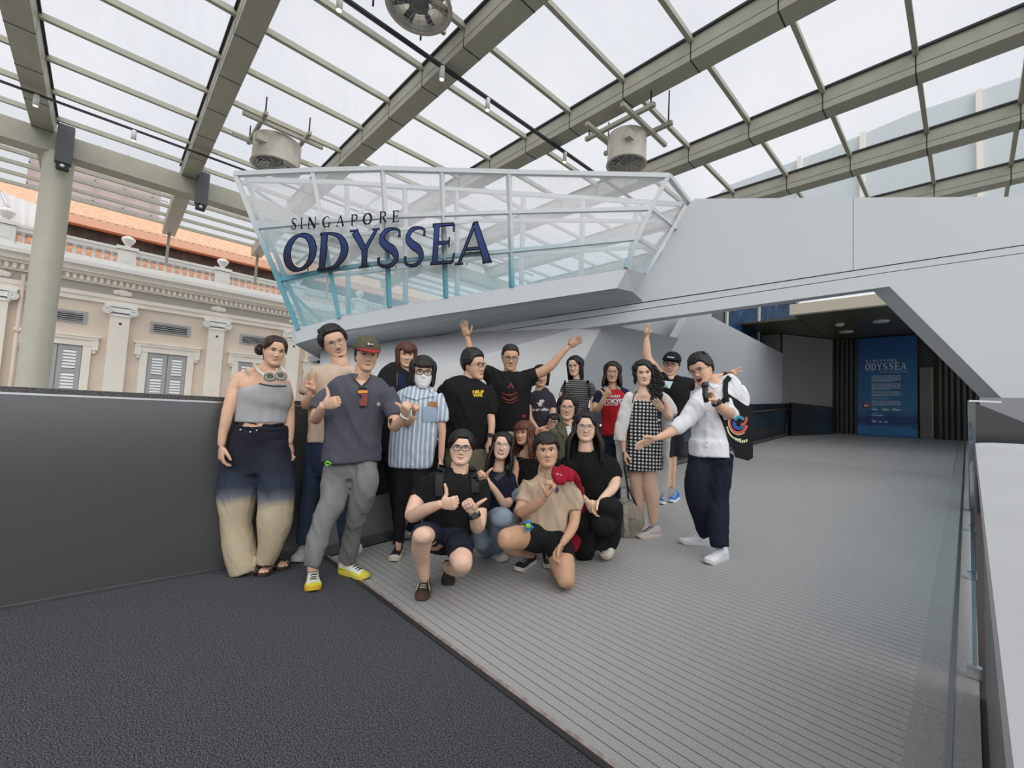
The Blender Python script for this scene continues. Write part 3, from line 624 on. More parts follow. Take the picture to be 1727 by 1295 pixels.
# ------------------------------------------------------------------ heritage building outside
XF = -25.0
hb = thing('heritage_building', 'cream colonial building with balustrade, pilasters and grey louvred shutters', 'building')
M_wall = mat('peach_render', (.76, .65, .55), .8, noise=.04, nscale=1)
M_crm = mat('cream_stucco', (.90, .84, .75), .7, noise=.02, nscale=2)
M_wht = mat('white_stucco', (.93, .92, .89), .6)
M_shut = mat('grey_shutter', (.42, .42, .43), .6); M_slat = mat('white_louvre', (.9, .91, .92), .5)
M_frz = mat('grey_frieze', (.45, .42, .38), .8)
Ya, Yb = -16, 20
def fb(o0, o1, y0, y1, z0, z1, mb=None, mi=0):
    mb = mb or MB(); mb.box((XF + o0, y0, z0), (XF + o1, y1, z1), mi); return mb
fb(-1, 0, Ya, Yb, -5, 5.05).obj('wall_face', M_wall, hb)
for z0, z1, o, m, nm in ((5.0, 5.2, .10, M_crm, 'architrave'), (5.2, 5.36, .16, M_crm, 'architrave_band'), (5.36, 5.72, .10, M_frz, 'frieze'), (5.72, 5.78, .18, M_crm, 'bed_mould'), (6.0, 6.12, .30, M_crm, 'cornice_mould'), (6.12, 6.34, .45, M_crm, 'cornice'), (6.34, 6.5, .62, M_wht, 'cornice_top'), (6.5, 6.62, .5, M_wht, 'cornice_slope'), (6.62, 6.78, .30, M_wht, 'plinth_course'), (7.20, 7.34, .30, M_wht, 'top_rail'), (7.34, 7.44, .36, M_wht, 'rail_cap')):
    fb(-.4, o, Ya, Yb, z0, z1).obj(nm, m, hb)
d = MB(); y = Ya
while y < Yb: d.box((XF, y, 5.78), (XF + .27, y + .10, 5.98)); y += .2
fb(-.4, .14, Ya, Yb, 5.78, 6.0).obj('dentil_bed', M_crm, hb); tag(d.obj('dentils', M_crm, hb), kind='stuff')
prof = [(.045, 0), (.07, .02), (.045, .06), (.085, .14), (.08, .2), (.035, .32), (.05, .37), (.07, .40), (.05, .43)]
bl = MB(); bl.lathe(prof, n=10); bl.box((-.07, -.07, -.01), (.07, .07, .02)); bl.box((-.07, -.07, .41), (.07, .07, .44)); ME_bl = bl.mesh('baluster', M_wht)
pil = [.33 + 3.45 * k for k in range(-4, 6)]
for c in pil:
    t = MB(); fb(0, .22, c - .32, c + .32, -5, 4.52, t).obj('pilaster', M_crm, hb)
    t = MB(); fb(0, .26, c - .36, c + .36, 4.5, 4.6, t); fb(0, .3, c - .33, c + .33, 4.66, 4.85, t); fb(0, .34, c - .52, c + .52, 4.88, 5.0, t)
    Ax = np.array([[0, 0, 1], [1, 0, 0], [0, 1, 0.]])
    for s in (-1, 1):
        pr = [(.001, .0), (.16, .0), (.16, .10), (.125, .10), (.125, .06), (.09, .06), (.09, .11), (.05, .11), (.05, .07), (.001, .07)]
        t.lathe(pr, (XF + .25, c + s * .42, 4.72), 20, ax=Ax)
    t.obj('capital', M_wht, hb)
    t = MB(); t.lathe([(.001, 0), (.05, 0), (.05, .02), (.001, .02)], (XF + .22, c + .02, 4.2), 12, ax=Ax); t.obj('vent_plug', M_dark, hb)
    t = MB(); fb(-.15, .36, c - .30, c + .30, 6.62, 7.5, t); fb(-.2, .42, c - .36, c + .36, 7.36, 7.5, t); fb(.36, .38, c - .18, c + .18, 6.85, 7.2, t); pr_ = t.obj('pier', M_wht, hb)
    t = MB(); t.lathe([(.17, 7.5), (.10, 7.56), (.10, 7.62), (.18, 7.74), (.245, 7.86), (.22, 7.93), (.12, 8.0), (.001, 8.04)], (XF + .1, c, 0), 14, smooth=False); t.obj('urn', M_wht, hb)
    for k in range(10):
        yb = c + .47 + k * .28
        if yb < Yb:
            o = link('baluster', ME_bl, hb); o.location = (XF + .08, yb, 6.77)
    # cartouche on the frieze
    t = MB(); t.ell((XF + .12, c, 5.54), (.05, .22, .14)); t.ell((XF + .13, c - .2, 5.52), (.05, .12, .11)); t.ell((XF + .13, c + .2, 5.52), (.05, .12, .11)); t.obj('cartouche', M_crm, hb)
for kI, c in enumerate([.33 + 3.45 * (k + .5) for k in range(-3, 4)]):
    w = thing('w', None, None); w.name = 'window'; w.parent = hb
    hwid, zt_ = .70, 3.12
    t = MB(); fb(0, .12, c - hwid - .26, c - hwid, -3, zt_ + .05, t); fb(0, .12, c + hwid, c + hwid + .26, -3, zt_ + .05, t)
    fb(0, .14, c - hwid - .26, c + hwid + .26, zt_, zt_ + .25, t); fb(0, .2, c - hwid - .44, c + hwid + .44, zt_ + .25, zt_ + .36, t); fb(0, .24, c - hwid - .5, c + hwid + .5, zt_ + .36, zt_ + .44, t)
    for s in (-1, 1): t.box((XF, c + s * (hwid + .35) - .1, zt_ - .15), (XF + .18, c + s * (hwid + .35) + .1, zt_ + .3)); t.box((XF, c + s * (hwid + .33) - .06, zt_ - .28), (XF + .14, c + s * (hwid + .33) + .06, zt_ - .15))
    t.obj('window_surround', M_crm, w)
    fb(-.02, .022, c - hwid, c + hwid, -3, zt_).obj('window_recess', M_shut, w)
    for s in (0, 1):
        a0 = c - hwid + s * hwid + .02; a1 = a0 + hwid - .04; t = MB()
        fb(.02, .07, a0, a0 + .14, -3, zt_ - .03, t); fb(.02, .07, a1 - .14, a1, -3, zt_ - .03, t)
        zz_ = zt_ - .03
        while zz_ > -2.5: fb(.018, .064, a0 + .003, a1 - .003, zz_ - .17, zz_ - .004, t); zz_ -= .94
        t.obj('shutter', M_shut, w)
        t = MB(); zz_ = zt_ - .20
        while zz_ > -2.5:
            for q_ in range(6):
                z1 = zz_ - .02 - q_ * .125; t.prism([(XF + .09, a0 + .14, z1 - .085), (XF + .09, a1 - .14, z1 - .085), (XF + .03, a1 - .14, z1 - .0), (XF + .03, a0 + .14, z1 - .0)], (0, 0, -.015))
            zz_ -= .94
        tag(t.obj('louvre_slats', M_slat, w), kind='stuff')
    t = MB(); fb(0, .05, c - .72, c + .72, 4.02, 4.52, t); t.obj('vent_frame', M_shut, hb)
    fb(.02, .06, c - .60, c + .60, 4.1, 4.42).obj('vent_opening', M_dark, hb)
    t = MB()
    for q_ in range(4): t.box((XF + .06, c - .60, 4.12 + q_ * .08), (XF + .11, c + .60, 4.15 + q_ * .08))
    t.obj('vent_slats', M_shut, hb)
for y in (-2.5, 7.9):
    t = MB(); t.tube([(XF + .2, y, -4), (XF + .2, y, 5.6)], .06, 8)
    for z in (-1, 1.2, 3.4): t.box((XF, y - .09, z), (XF + .28, y + .09, z + .08))
    t.obj('downpipe', M_wall, hb)
# tiled roofs
M_tile = mat('terracotta_tile', (.74, .40, .25), .8, col2=(.55, .27, .16), nscale=6); M_tile2 = mat('pale_terracotta_tile', (.80, .58, .43), .8, col2=(.68, .44, .30), nscale=6)
M_fas = mat('orange_fascia', (.68, .38, .25), .7)
def tiles(x0, z0, x1, z1, y0, y1, m, rows=12):
    t = MB(); 
    for r_ in range(rows):
        a, c = r_ / rows, (r_ + 1) / rows
        xa, za = x0 + (x1 - x0) * a, z0 + (z1 - z0) * a; xb, zb_ = x0 + (x1 - x0) * c, z0 + (z1 - z0) * c
        cols = int((y1 - y0) / .30); ys = np.linspace(y0, y1, cols * 2 + 1); V = []
        for i, y_ in enumerate(ys):
            b_ = .045 if i % 2 else 0; V += [(xa, y_, za + .05 + b_), (xb, y_, zb_ + b_), (xa, y_, za + b_ - .01)]
        F = []
        for i in range(len(ys) - 1): F += [(3 * i, 3 * i + 3, 3 * i + 4, 3 * i + 1), (3 * i + 2, 3 * i + 5, 3 * i + 3, 3 * i)]
        t.add(V, F)
    return tag(t.obj('roof_tiles', m, hb, fix=False), kind='stuff')
e1 = onx(120, 372, -28.5); f1 = onx(120, 382, -28.5)
tiles(XF - .9, 6.9, -28.4, 8.25, Ya, Yb, M_tile)
t = MB(); t.box((-28.8, Ya, 7.9), (-28.45, Yb, 8.95)); t.obj('clerestory', mat('dark_clerestory', (.05, .035, .03), .8, noise=.5, nscale=2), hb)
t = MB(); t.box((-28.5, Ya, 8.9), (-28.0, Yb, 9.3)); t.obj('fascia', M_fas, hb)
tiles(-28.0, 9.28, -34, 11.75, Ya, Yb, M_tile2, 14)
t = MB(); t.box((-40, Ya, -5), (-28.9, Yb, 9.1)); t.obj('rear_mass', M_wall, hb)
# far scaffolded pink tower and far white building seen through the glass
M_pink = mat('pink_brick', (.68, .42, .34), .9)
n = M_pink.node_tree; br = n.nodes.new('ShaderNodeTexBrick'); tcn = n.nodes.new('ShaderNodeTexCoord'); mp = n.nodes.new('ShaderNodeMapping'); mp.inputs['Rotation'].default_value = (math.pi / 2, 0, math.pi / 2)
n.links.new(tcn.outputs['Object'], mp.inputs[0]); n.links.new(mp.outputs[0], br.inputs['Vector']); br.inputs['Scale'].default_value = .45
br.inputs['Color1'].default_value = (.85, .50, .40, 1); br.inputs['Color2'].default_value = (.80, .50, .42, 1); br.inputs['Mortar'].default_value = (.60, .48, .46, 1); br.inputs['Mortar Size'].default_value = .03
n.links.new(br.outputs['Color'], n.nodes['Principled BSDF'].inputs['Base Color'])
pk = thing('brick_tower', 'pink brick building under scaffolding seen through the glass roof', 'building')
y0, y1 = onx(100, 300, -60)[1], onx(272, 330, -60)[1]; zt_ = onx(190, 268, -60)[2]
t = MB(); t.box((-75, y0 - 2, -5), (-60, y1, zt_)); t.obj('tower_wall', M_pink, pk)
t = MB()
for z in np.arange(14, zt_ + 1, 2.0): t.box((-59.7, y0 - 2, z), (-59.6, y1 + .6, z + .12))
for y in np.arange(y0 - 2, y1 + .7, 2.2): t.box((-59.7, y, 0), (-59.6, y + .1, zt_ + .8))
t.obj('scaffold', mat('scaffold_grey', (.45, .42, .42), .6), pk)
wb = thing('mesh_clad_building', 'pale translucent clad building beyond the roof on the right', 'building')
M_pale = mat('pale_cladding', (.62, .68, .70), .6)
Yw = 40
P = [ony(x, y, Yw) for x, y in [(1190, 345), (1230, 312), (1400, 250), (1540, 190), (1727, 128), (1900, 90), (1900, 420), (1190, 420)]]
t = MB(); t.prism(P, (0, 3, 0)); t.obj('cladding', M_pale, wb)
for x in (1348, 1455, 1655):
    a = ony(x, 400, Yw - .1); c = ony(x, 266 if x < 1400 else 225 if x < 1500 else 152, Yw - .1)
    t = MB(); t.bar(a, [a[0], a[1], c[2]], .5, .3); t.obj('cladding_mullion', M_crm, wb)
tp = thing('white_tarpaulin', 'white tarpaulin and scaffold behind the balustrade at the far left', 'tarpaulin')
P = [onx(x, y, -27.0) for x, y in [(-60, 300), (30, 330), (62, 345), (60, 400), (-60, 380)]]
t = MB(); Vt = []; nx_, nz_ = 24, 8
for i in range(nx_ + 1):
    for j in range(nz_ + 1):
        a, c = i / nx_, j / nz_; p = (P[0] * (1 - a) + P[2] * a) * (1 - c) + (P[4] * (1 - a) + P[3] * a) * c; Vt.append(p + [math.sin(a * 40) * .08 * (.3 + c), 0, 0])
Ft = [(i * (nz_ + 1) + j, (i + 1) * (nz_ + 1) + j, (i + 1) * (nz_ + 1) + j + 1, i * (nz_ + 1) + j + 1) for i in range(nx_) for j in range(nz_)]
t.add(Vt, Ft, smooth=True); t.obj('tarpaulin_sheet', mat('tarp_white', (.75, .76, .77), .6), tp, fix=False)
t = MB(); t.tube([P[4], P[0]], .04, 6); t.tube([onx(0, 320, -26.9), onx(22, 365, -26.9)], .03, 6); t.obj('scaffold_pole', M_bs, tp)
gr = MB(); gr.box((-120, -60, -6), (60, 120, -5)); tag(gr.obj('ground', mat('ground_grey', (.22, .22, .21), .9))), 
bpy.data.objects['ground']['kind'] = 'structure'
# ================================================================== people
def P_(col, **k): return k
def smoothstep(a, b, x): t = np.clip((x - a) / (b - a), 0, 1); return t * t * (3 - 2 * t)
def fbm(V, s, seed=0):
    r = np.random.RandomState(seed); out = 0
    for o in range(5):
        k = r.randn(3, 3); k /= np.linalg.norm(k, axis=1)[:, None]; k *= s * 1.7 ** o
        ph = r.rand(3) * 6.28; q = V @ k.T + ph + .8 * np.sin(V @ k[::-1].T * .6)
        out = out + np.sin(q).sum(1) / 3 * .6 ** o
    return out
# ---- head (unit = chin-to-crown), face towards -Y, up +Z
ZT = [-.5, -.47, -.42, -.35, -.28, -.2, -.1, 0, .1, .2, .3, .38, .44, .48, .5]
WT = [.065, .135, .195, .238, .268, .294, .312, .322, .332, .333, .305, .258, .195, .12, .01]
FT = [-.30, -.325, -.335, -.33, -.325, -.335, -.345, -.345, -.365, -.355, -.31, -.245, -.17, -.09, .02]
BT = [-.18, -.10, .0, .08, .15, .22, .30, .36, .40, .41, .38, .33, .26, .19, .04]
def g2(x, z, x0, z0, sx, sz): return np.exp(-((x - x0) / sx) ** 2 - ((z - z0) / sz) ** 2)
def face_disp(x, z, wide=1.0):
    ax = np.abs(x); d = 0
    d = d + .045 * np.exp(-(x / .035) ** 2) * smoothstep(.08, -.13, z) * smoothstep(-.22, -.17, z)
    d = d + .055 * g2(x, z, 0, -.150, .042, .045) + .028 * g2(ax, z, .055, -.168, .028, .028)
    d = d - .034 * g2(ax, z, .125, .005, .075, .048) + .016 * g2(ax, z, .12, .075, .10, .03)
    d = d + .016 * g2(ax, z, .17, -.12, .08, .08) - .012 * g2(x, z, 0, -.215, .10, .02)
    d = d + .024 * g2(x, z, 0, -.262, .075, .018) + .026 * g2(x, z, 0, -.305, .062, .02) - .018 * g2(x, z, 0, -.284, .09, .008)
    d = d - .012 * g2(x, z, 0, -.35, .08, .02) + .022 * g2(x, z, 0, -.425, .08, .05)
    return d
def head_pt(u, z, fat=1.0):
    """u = angle, 0 is the face centre; returns x,y for height z."""
    w = np.interp(z, ZT, WT) * (1 + (fat - 1) * smoothstep(.2, -.2, z)); f = np.interp(z, ZT, FT); bk = np.interp(z, ZT, BT)
    c = (f + bk) / 2; h = (bk - f) / 2; s, k = np.sin(u), np.cos(u)
    e = .86
    x = w * np.sign(s) * np.abs(s) ** e; y = c - h * np.sign(k) * np.abs(k) ** e
    fr = smoothstep(.15, .75, k)
    return x, y - face_disp(x, z) * fr
def surf_y(x, z, fat=1.0):
    us = np.linspace(-1.45, 1.45, 121); xs, ys = head_pt(us, np.full_like(us, z), fat); return float(np.interp(x, xs, ys))
def head_grid(nu=72, nz=64, fat=1.0):
    t = np.linspace(0, 1, nz); zs = -.5 + t ** 1.0; zs = -.5 * np.cos(np.pi * t) * .35 + (t - .5) * .65
    us = np.linspace(-np.pi, np.pi, nu, endpoint=False); us = us - .35 * np.sin(us)
    U, Z = np.meshgrid(us, zs); x, y = head_pt(U, Z, fat); V = np.stack([x, y, Z], -1).reshape(-1, 3)
    F = []
    for j in range(nz - 1):
        for i in range(nu): i2 = (i + 1) % nu; F.append((j * nu + i, j * nu + i2, (j + 1) * nu + i2, (j + 1) * nu + i))
    F += [tuple(range(nu))[::-1], tuple(range((nz - 1) * nu, nz * nu))]
    return V, F, U.reshape(-1), Z.reshape(-1)
_HG = {}
def patch(mb, pts, eps, mi, fat):
    """fan of local (x,z) outline laid on the face surface."""
    P = [np.array([x, surf_y(x, z, fat) - eps, z]) for x, z in pts]; c = np.mean([p for p in pts], 0)
    C = np.array([c[0], surf_y(c[0], c[1], fat) - eps - .004, c[1]]); n = len(P)
    mb.add([C] + P, [(0, i + 1, (i + 1) % n + 1) for i in range(n)], mi, True)
def strip(mb, pts, w, eps, mi, fat):
    V = []
    for i, (x, z) in enumerate(pts):
        ww = w * (1 if 0 < i < len(pts) - 1 else .35)
        for s in (-1, 1): V.append((x, surf_y(x, z + s * ww, fat) - eps, z + s * ww))
    mb.add(V, [(2 * i, 2 * i + 1, 2 * i + 3, 2 * i + 2) for i in range(len(pts) - 1)], mi, True)
# material slots of a body: 0 skin 1 eye white 2 iris 3 brow/lash 4 lips 5 mouth dark 6 teeth 7 nail/other
M_eye = mat('eye_white', (.80, .76, .73), .5); M_iris = mat('iris_dark', (.012, .008, .006), .6, spec=.1); M_mouth = mat('mouth_dark', (.09, .02, .02), .5); M_teeth = mat('teeth', (.80, .78, .73), .3)
def skinmat(i, c):
    m = mat('skin_%d' % i, c, .48, noise=.05, nscale=25, spec=.35)
    b = m.node_tree.nodes['Principled BSDF']; b.inputs['Subsurface Weight'].default_value = .0
    return m
def build_head(fat=1.0, mouth='smile', eyes='open', brow=(.02, .015, .012), masked=False):
    mb = MB(); key = round(fat, 2)
    if key not in _HG: _HG[key] = head_grid(fat=fat)
    V, F, U, Z = _HG[key]; mb.add(V, F, 0, True)
    for s in (-1, 1):
        rot = np.array(Matrix.Rotation(s * .35, 3, 'Z') @ Matrix.Rotation(-.2, 3, 'X'))
        mb.ell((s * .305 * (1 + (fat - 1) * .5), .02, -.045), (.022, .055, .10), 12, 10, 0, rot); mb.ell((s * .315 * (1 + (fat - 1) * .5), .015, -.04), (.014, .03, .06), 10, 8, 4, rot)
        ex, ez, ew, eh = s * .125, .002, .062, {'open': .024, 'narrow': .015, 'smile': .007, 'big': .03}[eyes]
        t = np.linspace(0, 2 * np.pi, 15)[:-1]
        if eyes != 'smile' or True:
            al = [(ex + ew * math.cos(a), ez + eh * math.sin(a) * (1 - .25 * math.cos(a) * s * -1)) for a in t]; patch(mb, al, .006, 1, fat)
            ir = [(ex + .027 * math.cos(a), ez + max(-eh, min(eh, .027 * math.sin(a)))) for a in t]; patch(mb, ir, .011, 2, fat)
        strip(mb, [(ex + ew * 1.1 * q, ez + (eh + .006) * math.sqrt(max(0, 1 - q * q * .9))) for q in np.linspace(-1, 1, 9)], .009, .010, 3, fat)
        strip(mb, [(ex + ew * 1.0 * q, ez - (eh + .004) * math.sqrt(max(0, 1 - q * q * .9))) for q in np.linspace(-1, 1, 7)], .003, .008, 4, fat)
        strip(mb, [(s * (.058 + .135 * q), .072 + .022 * math.sin(q * 2.4) - .012 * q) for q in np.linspace(0, 1, 8)], .015, .006, 3, fat)
        patch(mb, [(s * .026 + .012 * math.cos(a), -.185 + .006 * math.sin(a)) for a in t], .004, 5, fat)
    if not masked:
        q = np.linspace(-1, 1, 11)
        if mouth in ('smile', 'flat', 'smirk'):
            c = {'smile': .028, 'flat': .004, 'smirk': .014}[mouth]; w = {'smile': .115, 'flat': .085, 'smirk': .095}[mouth]
            cy = lambda a: -.288 + c * a * a
            patch(mb, [(a * w, cy(a) + .016 * (1 - a * a) ** .6) for a in q] + [(a * w, cy(a)) for a in q[::-1][1:-1]], .006, 4, fat)
            patch(mb, [(a * w * .85, cy(a) - .022 * (1 - a * a) ** .5) for a in q] + [(a * w * .85, cy(a)) for a in q[::-1][1:-1]], .006, 4, fat)
            strip(mb, [(a * w, cy(a)) for a in q], .003, .011, 5, fat)
        else:
            w, op = {'grin': (.118, .040), 'laugh': (.125, .080), 'talk': (.07, .026), 'shout': (.11, .13)}[mouth]
            top = lambda a: -.262 + .014 * a * a; botm = lambda a: top(a) - op * (1 - a * a) ** .6 * 1.0
            o1 = [(a * w * 1.12, top(a) + .014 * (1 - a * a) ** .5) for a in q] + [(a * w * 1.12, botm(a) - .018 * (1 - a * a) ** .5) for a in q[::-1][1:-1]]
            o2 = [(a * w, top(a)) for a in q] + [(a * w, botm(a)) for a in q[::-1][1:-1]]
            patch(mb, o1, .007, 4, fat); patch(mb, o2, .014, 5, fat)
            if mouth != 'talk' or True:
                th = min(.030, op * .75); patch(mb, [(a * w * .85, top(a) - .001) for a in q] + [(a * w * .85, max(botm(a) + .004, top(a) - th)) for a in q[::-1][1:-1]], .019, 6, fat)
        for s in (-1, 1):   # smile creases
            strip(mb, [(s * (.075 + .05 * t_), -.19 - .085 * t_) for t_ in np.linspace(0, 1, 6)], .0025, .0035, 4, fat) if mouth in ('grin', 'laugh', 'smile', 'shout') else None
    return mb
# ---- hand (unit = wrist to middle fingertip): fingers +Z, thumb +X, palm -Y
CURL = {'open': [(6, 8, 5)] * 4, 'relaxed': [(18, 26, 18), (24, 30, 20), (28, 32, 22), (30, 34, 22)], 'fist': [(78, 95, 60)] * 4, 'peace': [(4, 4, 3), (4, 4, 3), (78, 98, 60), (80, 98, 60)], 'grip': [(62, 62, 38)] * 4, 'cupped': [(35, 40, 25)] * 4}
THUMB = {'open': [(.75, -.1, .65), (.55, -.05, .83), (.45, -.05, .9)], 'relaxed': [(.45, -.35, .8), (.3, -.35, .88), (.2, -.35, .9)], 'fist': [(.3, -.6, .6), (-.3, -.75, .5), (-.7, -.4, .4)], 'thumb': [(.75, -.25, .5), (1, -.1, .05), (1, .1, -.1)], 'peace': [(.3, -.6, .6), (-.4, -.75, .5), (-.8, -.3, .3)], 'grip': [(.45, -.7, .5), (.0, -.85, .5), (-.5, -.75, .3)], 'cupped': [(.5, -.5, .7), (.3, -.6, .7), (.1, -.6, .7)]}
def hand_parts(pose):
    mb = MB(); cu = CURL['fist' if pose == 'thumb' else pose]; th = THUMB[pose]
    mb.tube([(0, 0, -.12), (0, 0, .02), (.0, 0, .12), (-.005, 0, .3), (-.01, 0, .46), (-.01, 0, .53)], [.13, .135, .185, .215, .215, .15], 16, flat=.42, up=(0, 1, 0))
    mb.ell((.10, -.05, .2), (.085, .075, .15), 10, 8)
    for i, (x, L, r) in enumerate(((.145, .40, .052), (.05, .45, .054), (-.05, .42, .052), (-.145, .33, .045))):
        sp = {'open': 9, 'peace': 13}.get(pose, 1.5) * (1.5 - i) / 1.5; sp = math.radians(sp)
        if pose == 'peace' and i > 1: sp = 0
        if pose == 'peace': sp = math.radians((13, -9, 0, 0)[i])
        p = np.array([x, 0, .47 - .02 * (i == 3)]); a = 0; P = [p - [0, 0, .08], p]
        for k, fr in enumerate((.45, .31, .24)):
            a += math.radians(cu[i][k]); dv = np.array([math.sin(sp) * math.cos(a), -math.sin(a), math.cos(a) * math.cos(sp)]); p = p + dv * L * fr; P.append(p)
        mb.tube(P, [r * 1.0, r * 1.12, r * 1.04, r * .95, r * .72], 8); mb.ell(P[-1], (r * .72,) * 3, 8, 6)
        for q in P[1:-1]: mb.ell(q, (r * 1.05,) * 3, 8, 6)
    p = np.array([.12, -.03, .10]); P = [p]
    for dv, L in zip(th, (.20, .17, .15)): p = p + nrm(dv) * L; P.append(p)
    mb.tube(P, [.085, .07, .062, .045], 8); mb.ell(P[-1], (.047,) * 3, 8, 6)
    for q, r in zip(P[1:-1], (.07, .063)): mb.ell(q, (r,) * 3, 8, 6)
    return mb
def remesh(mb, vox, smooth=4, fac=.5):
    me = mb.mesh('tmp', M_dark)
    import bmesh
    bm = bmesh.new(); bm.from_mesh(me); bmesh.ops.recalc_face_normals(bm, faces=bm.faces); bm.to_mesh(me); bm.free()
    o = link('tmp', me); r = o.modifiers.new('r', 'REMESH'); r.mode = 'VOXEL'; r.voxel_size = vox
    if smooth: s = o.modifiers.new('s', 'SMOOTH'); s.factor = fac; s.iterations = smooth
    dg = bpy.context.evaluated_depsgraph_get(); ev = o.evaluated_get(dg); m2 = ev.to_mesh()
    n = len(m2.vertices); V = np.empty(n * 3); m2.vertices.foreach_get('co', V); V = V.reshape(-1, 3)
    F = [tuple(p.vertices) for p in m2.polygons]; N = np.empty(n * 3); m2.vertices.foreach_get('normal', N); N = N.reshape(-1, 3)
    ev.to_mesh_clear(); bpy.data.objects.remove(o); bpy.data.meshes.remove(me)
    return V, F, N
_HP = {}
def hand_mesh(pose):
    if pose not in _HP: _HP[pose] = remesh(hand_parts(pose), .022, 2)
    return _HP[pose]

CR = {1: (340, 530, 4.797), 2: (340, 760, 4.797), 3: (620, 530, 4.797), 4: (620, 770, 4.797), 5: (860, 530, 7.196), 6: (860, 690, 7.196), 7: (1000, 530, 5.757), 8: (1000, 740, 5.757), 9: (680, 700, 8.635), 10: (780, 660, 8.635), 0: (0, 0, 1.0)}
SKINC = {}
class Person:
    def __init__(s, label, d, fy, skin=(.60, .40, .30), hairc=(.012, .010, .010)):
        s.t = thing('person', label, 'person'); s.d = d; s.fy = fy; s.skin = skinmat(len(SKINC), skin); SKINC[label] = 1
        lip = tuple(c * k for c, k in zip(skin, (.85, .55, .55)))
        s.mats = [s.skin, M_eye, M_iris, mat('brow_%d' % len(SKINC), tuple(min(1, c * 1.2 + .01) for c in hairc), .8), mat('lip_%d' % len(SKINC), lip, .4), M_mouth, M_teeth]
        s.hair = mat('hair_%d' % len(SKINC), hairc, .38, noise=.45, nscale=60, spec=.4, bump=.3, bscale=180)
        s.body = MB(); s.extra = []; s.bvh = {}; s.n = len(SKINC)
    def pt(s, c, X, Y, dd=0):
        ox, oy, k = CR[c]; px, py = ox + X / k, oy + Y / k; d = s.d + .0625 * (s.fy - py) / FPX * s.d - dd; return at(px, py, d), px, py, d
    def tb(s, c, pts, mb=None, flat=.85, n=14, round_=False, caps=True):
        """tube through crop points (X, Y, r[, toward-camera m[, flat]])"""
        k = CR[c][2] if c is not None else 1; P = []; r = []; fl = []
        for p in pts:
            cc = c
            if len(p) > 5: cc = p[5]
            w, px, py, d = s.pt(cc, p[0], p[1], p[3] if len(p) > 3 else 0); P.append(w); r.append(p[2] / CR[cc][2] * d / FPX); fl.append(p[4] if len(p) > 4 and p[4] else flat)
        if mb is None:
            mb = s.body
            if not round_ and max(r) > .08 and not getattr(s, 'bare', 0): fl = [min(f, .40) for f in fl]; r = [q * .93 for q in r]
        # elliptical sections: wide axis lies in the picture plane
        view = nrm(P[0] - CAM0); V = []; F = []; m_ = len(P)
        P = np.array(P)
        # densify
        tt = np.arange(m_); ti = np.linspace(0, m_ - 1, (m_ - 1) * 4 + 1)
        def cr_(A):
            A = np.asarray(A, float); out = []
            for t in ti:
                i = min(int(t), m_ - 2); f = t - i; a, b, c2, d2 = A[max(i - 1, 0)], A[i], A[i + 1], A[min(i + 2, m_ - 1)]
                out.append(.5 * (2 * b + (c2 - a) * f + (2 * a - 5 * b + 4 * c2 - d2) * f * f + (3 * b - a - 3 * c2 + d2) * f ** 3))
            return np.array(out)
        P = cr_(P); r = np.maximum(cr_(r), .004); fl = cr_(fl)
        if round_:
            ta = nrm(P[0] - P[1]); tz = nrm(P[-1] - P[-2])
            P = np.vstack([P[0] + ta * r[0] * .75, P[0] + ta * r[0] * .45, P, P[-1] + tz * r[-1] * .45, P[-1] + tz * r[-1] * .75]); r = np.concatenate([[r[0] * .5, r[0] * .85], r, [r[-1] * .85, r[-1] * .5]]); fl = np.concatenate([[fl[0]] * 2, fl, [fl[-1]] * 2])
        for i in range(len(P)):
            t = nrm(P[min(i + 1, len(P) - 1)] - P[max(i - 1, 0)]); w = np.cross(t, view)
            if np.linalg.norm(w) < .3: w = np.cross(t, np.array([0, 0, 1.]))
            w = nrm(w); dp = nrm(np.cross(w, t))
            for q in range(n):
                g = 2 * math.pi * q / n; V.append(P[i] + w * math.cos(g) * r[i] + dp * math.sin(g) * r[i] * fl[i])
        for i in range(len(P) - 1):
            for q in range(n): q2 = (q + 1) % n; F.append((i * n + q, i * n + q2, (i + 1) * n + q2, (i + 1) * n + q))
        F += [tuple(range(n))[::-1], tuple(range((len(P) - 1) * n, len(P) * n))]
        mb.add(V, F, 0, True); return P
    def cloth(s, name, m, tubes, label=None, vox=.011, fold=.006, fs=16, smooth=5, par=None):
        mb = MB()
        for tpl in tubes:
            c, pts = tpl[0], tpl[1]; kw = tpl[2] if len(tpl) > 2 else {}
            s.tb(c, pts, mb, **kw)
        V, F, N = remesh(mb, vox, smooth)
        if fold:
            A = V @ np.array([[1, .2, .5], [-.2, 1, .3], [0, .25, .55]]); q = fbm(A, fs * .55, s.n + len(name)); q2 = fbm(A * 1.0 + .1 * q[:, None], fs * 1.6, s.n + 31)
            rdg = (1 - np.abs(q) * 1.3) * 1.1 + (1 - np.abs(q2) * 1.3) * .5
            V = V + N * (rdg[:, None] - .8) * fold * 1.45
        out = MB(); out.add(V, F, 0, True); o = out.obj(name, m, s.t if par is None else par, fix=False)
        if label: o['label'] = label
        s.bvh[name] = BVHTree.FromPolygons([tuple(v) for v in V], F); return o
    def drape(s, names, px, py, lift=.004, fallback=None):
        r = Vector(nrm(ray(px, py))); best = None
        for nme in names:
            h = s.bvh[nme].ray_cast(Vector(CAM0), r)
            if h[0] is not None and (best is None or h[3] < best): best = h[3]
        if best is None: best = fallback if fallback else s.d * np.linalg.norm(ray(px, py)) / FPX
        return CAM0 + np.array(r) * (best - lift), best
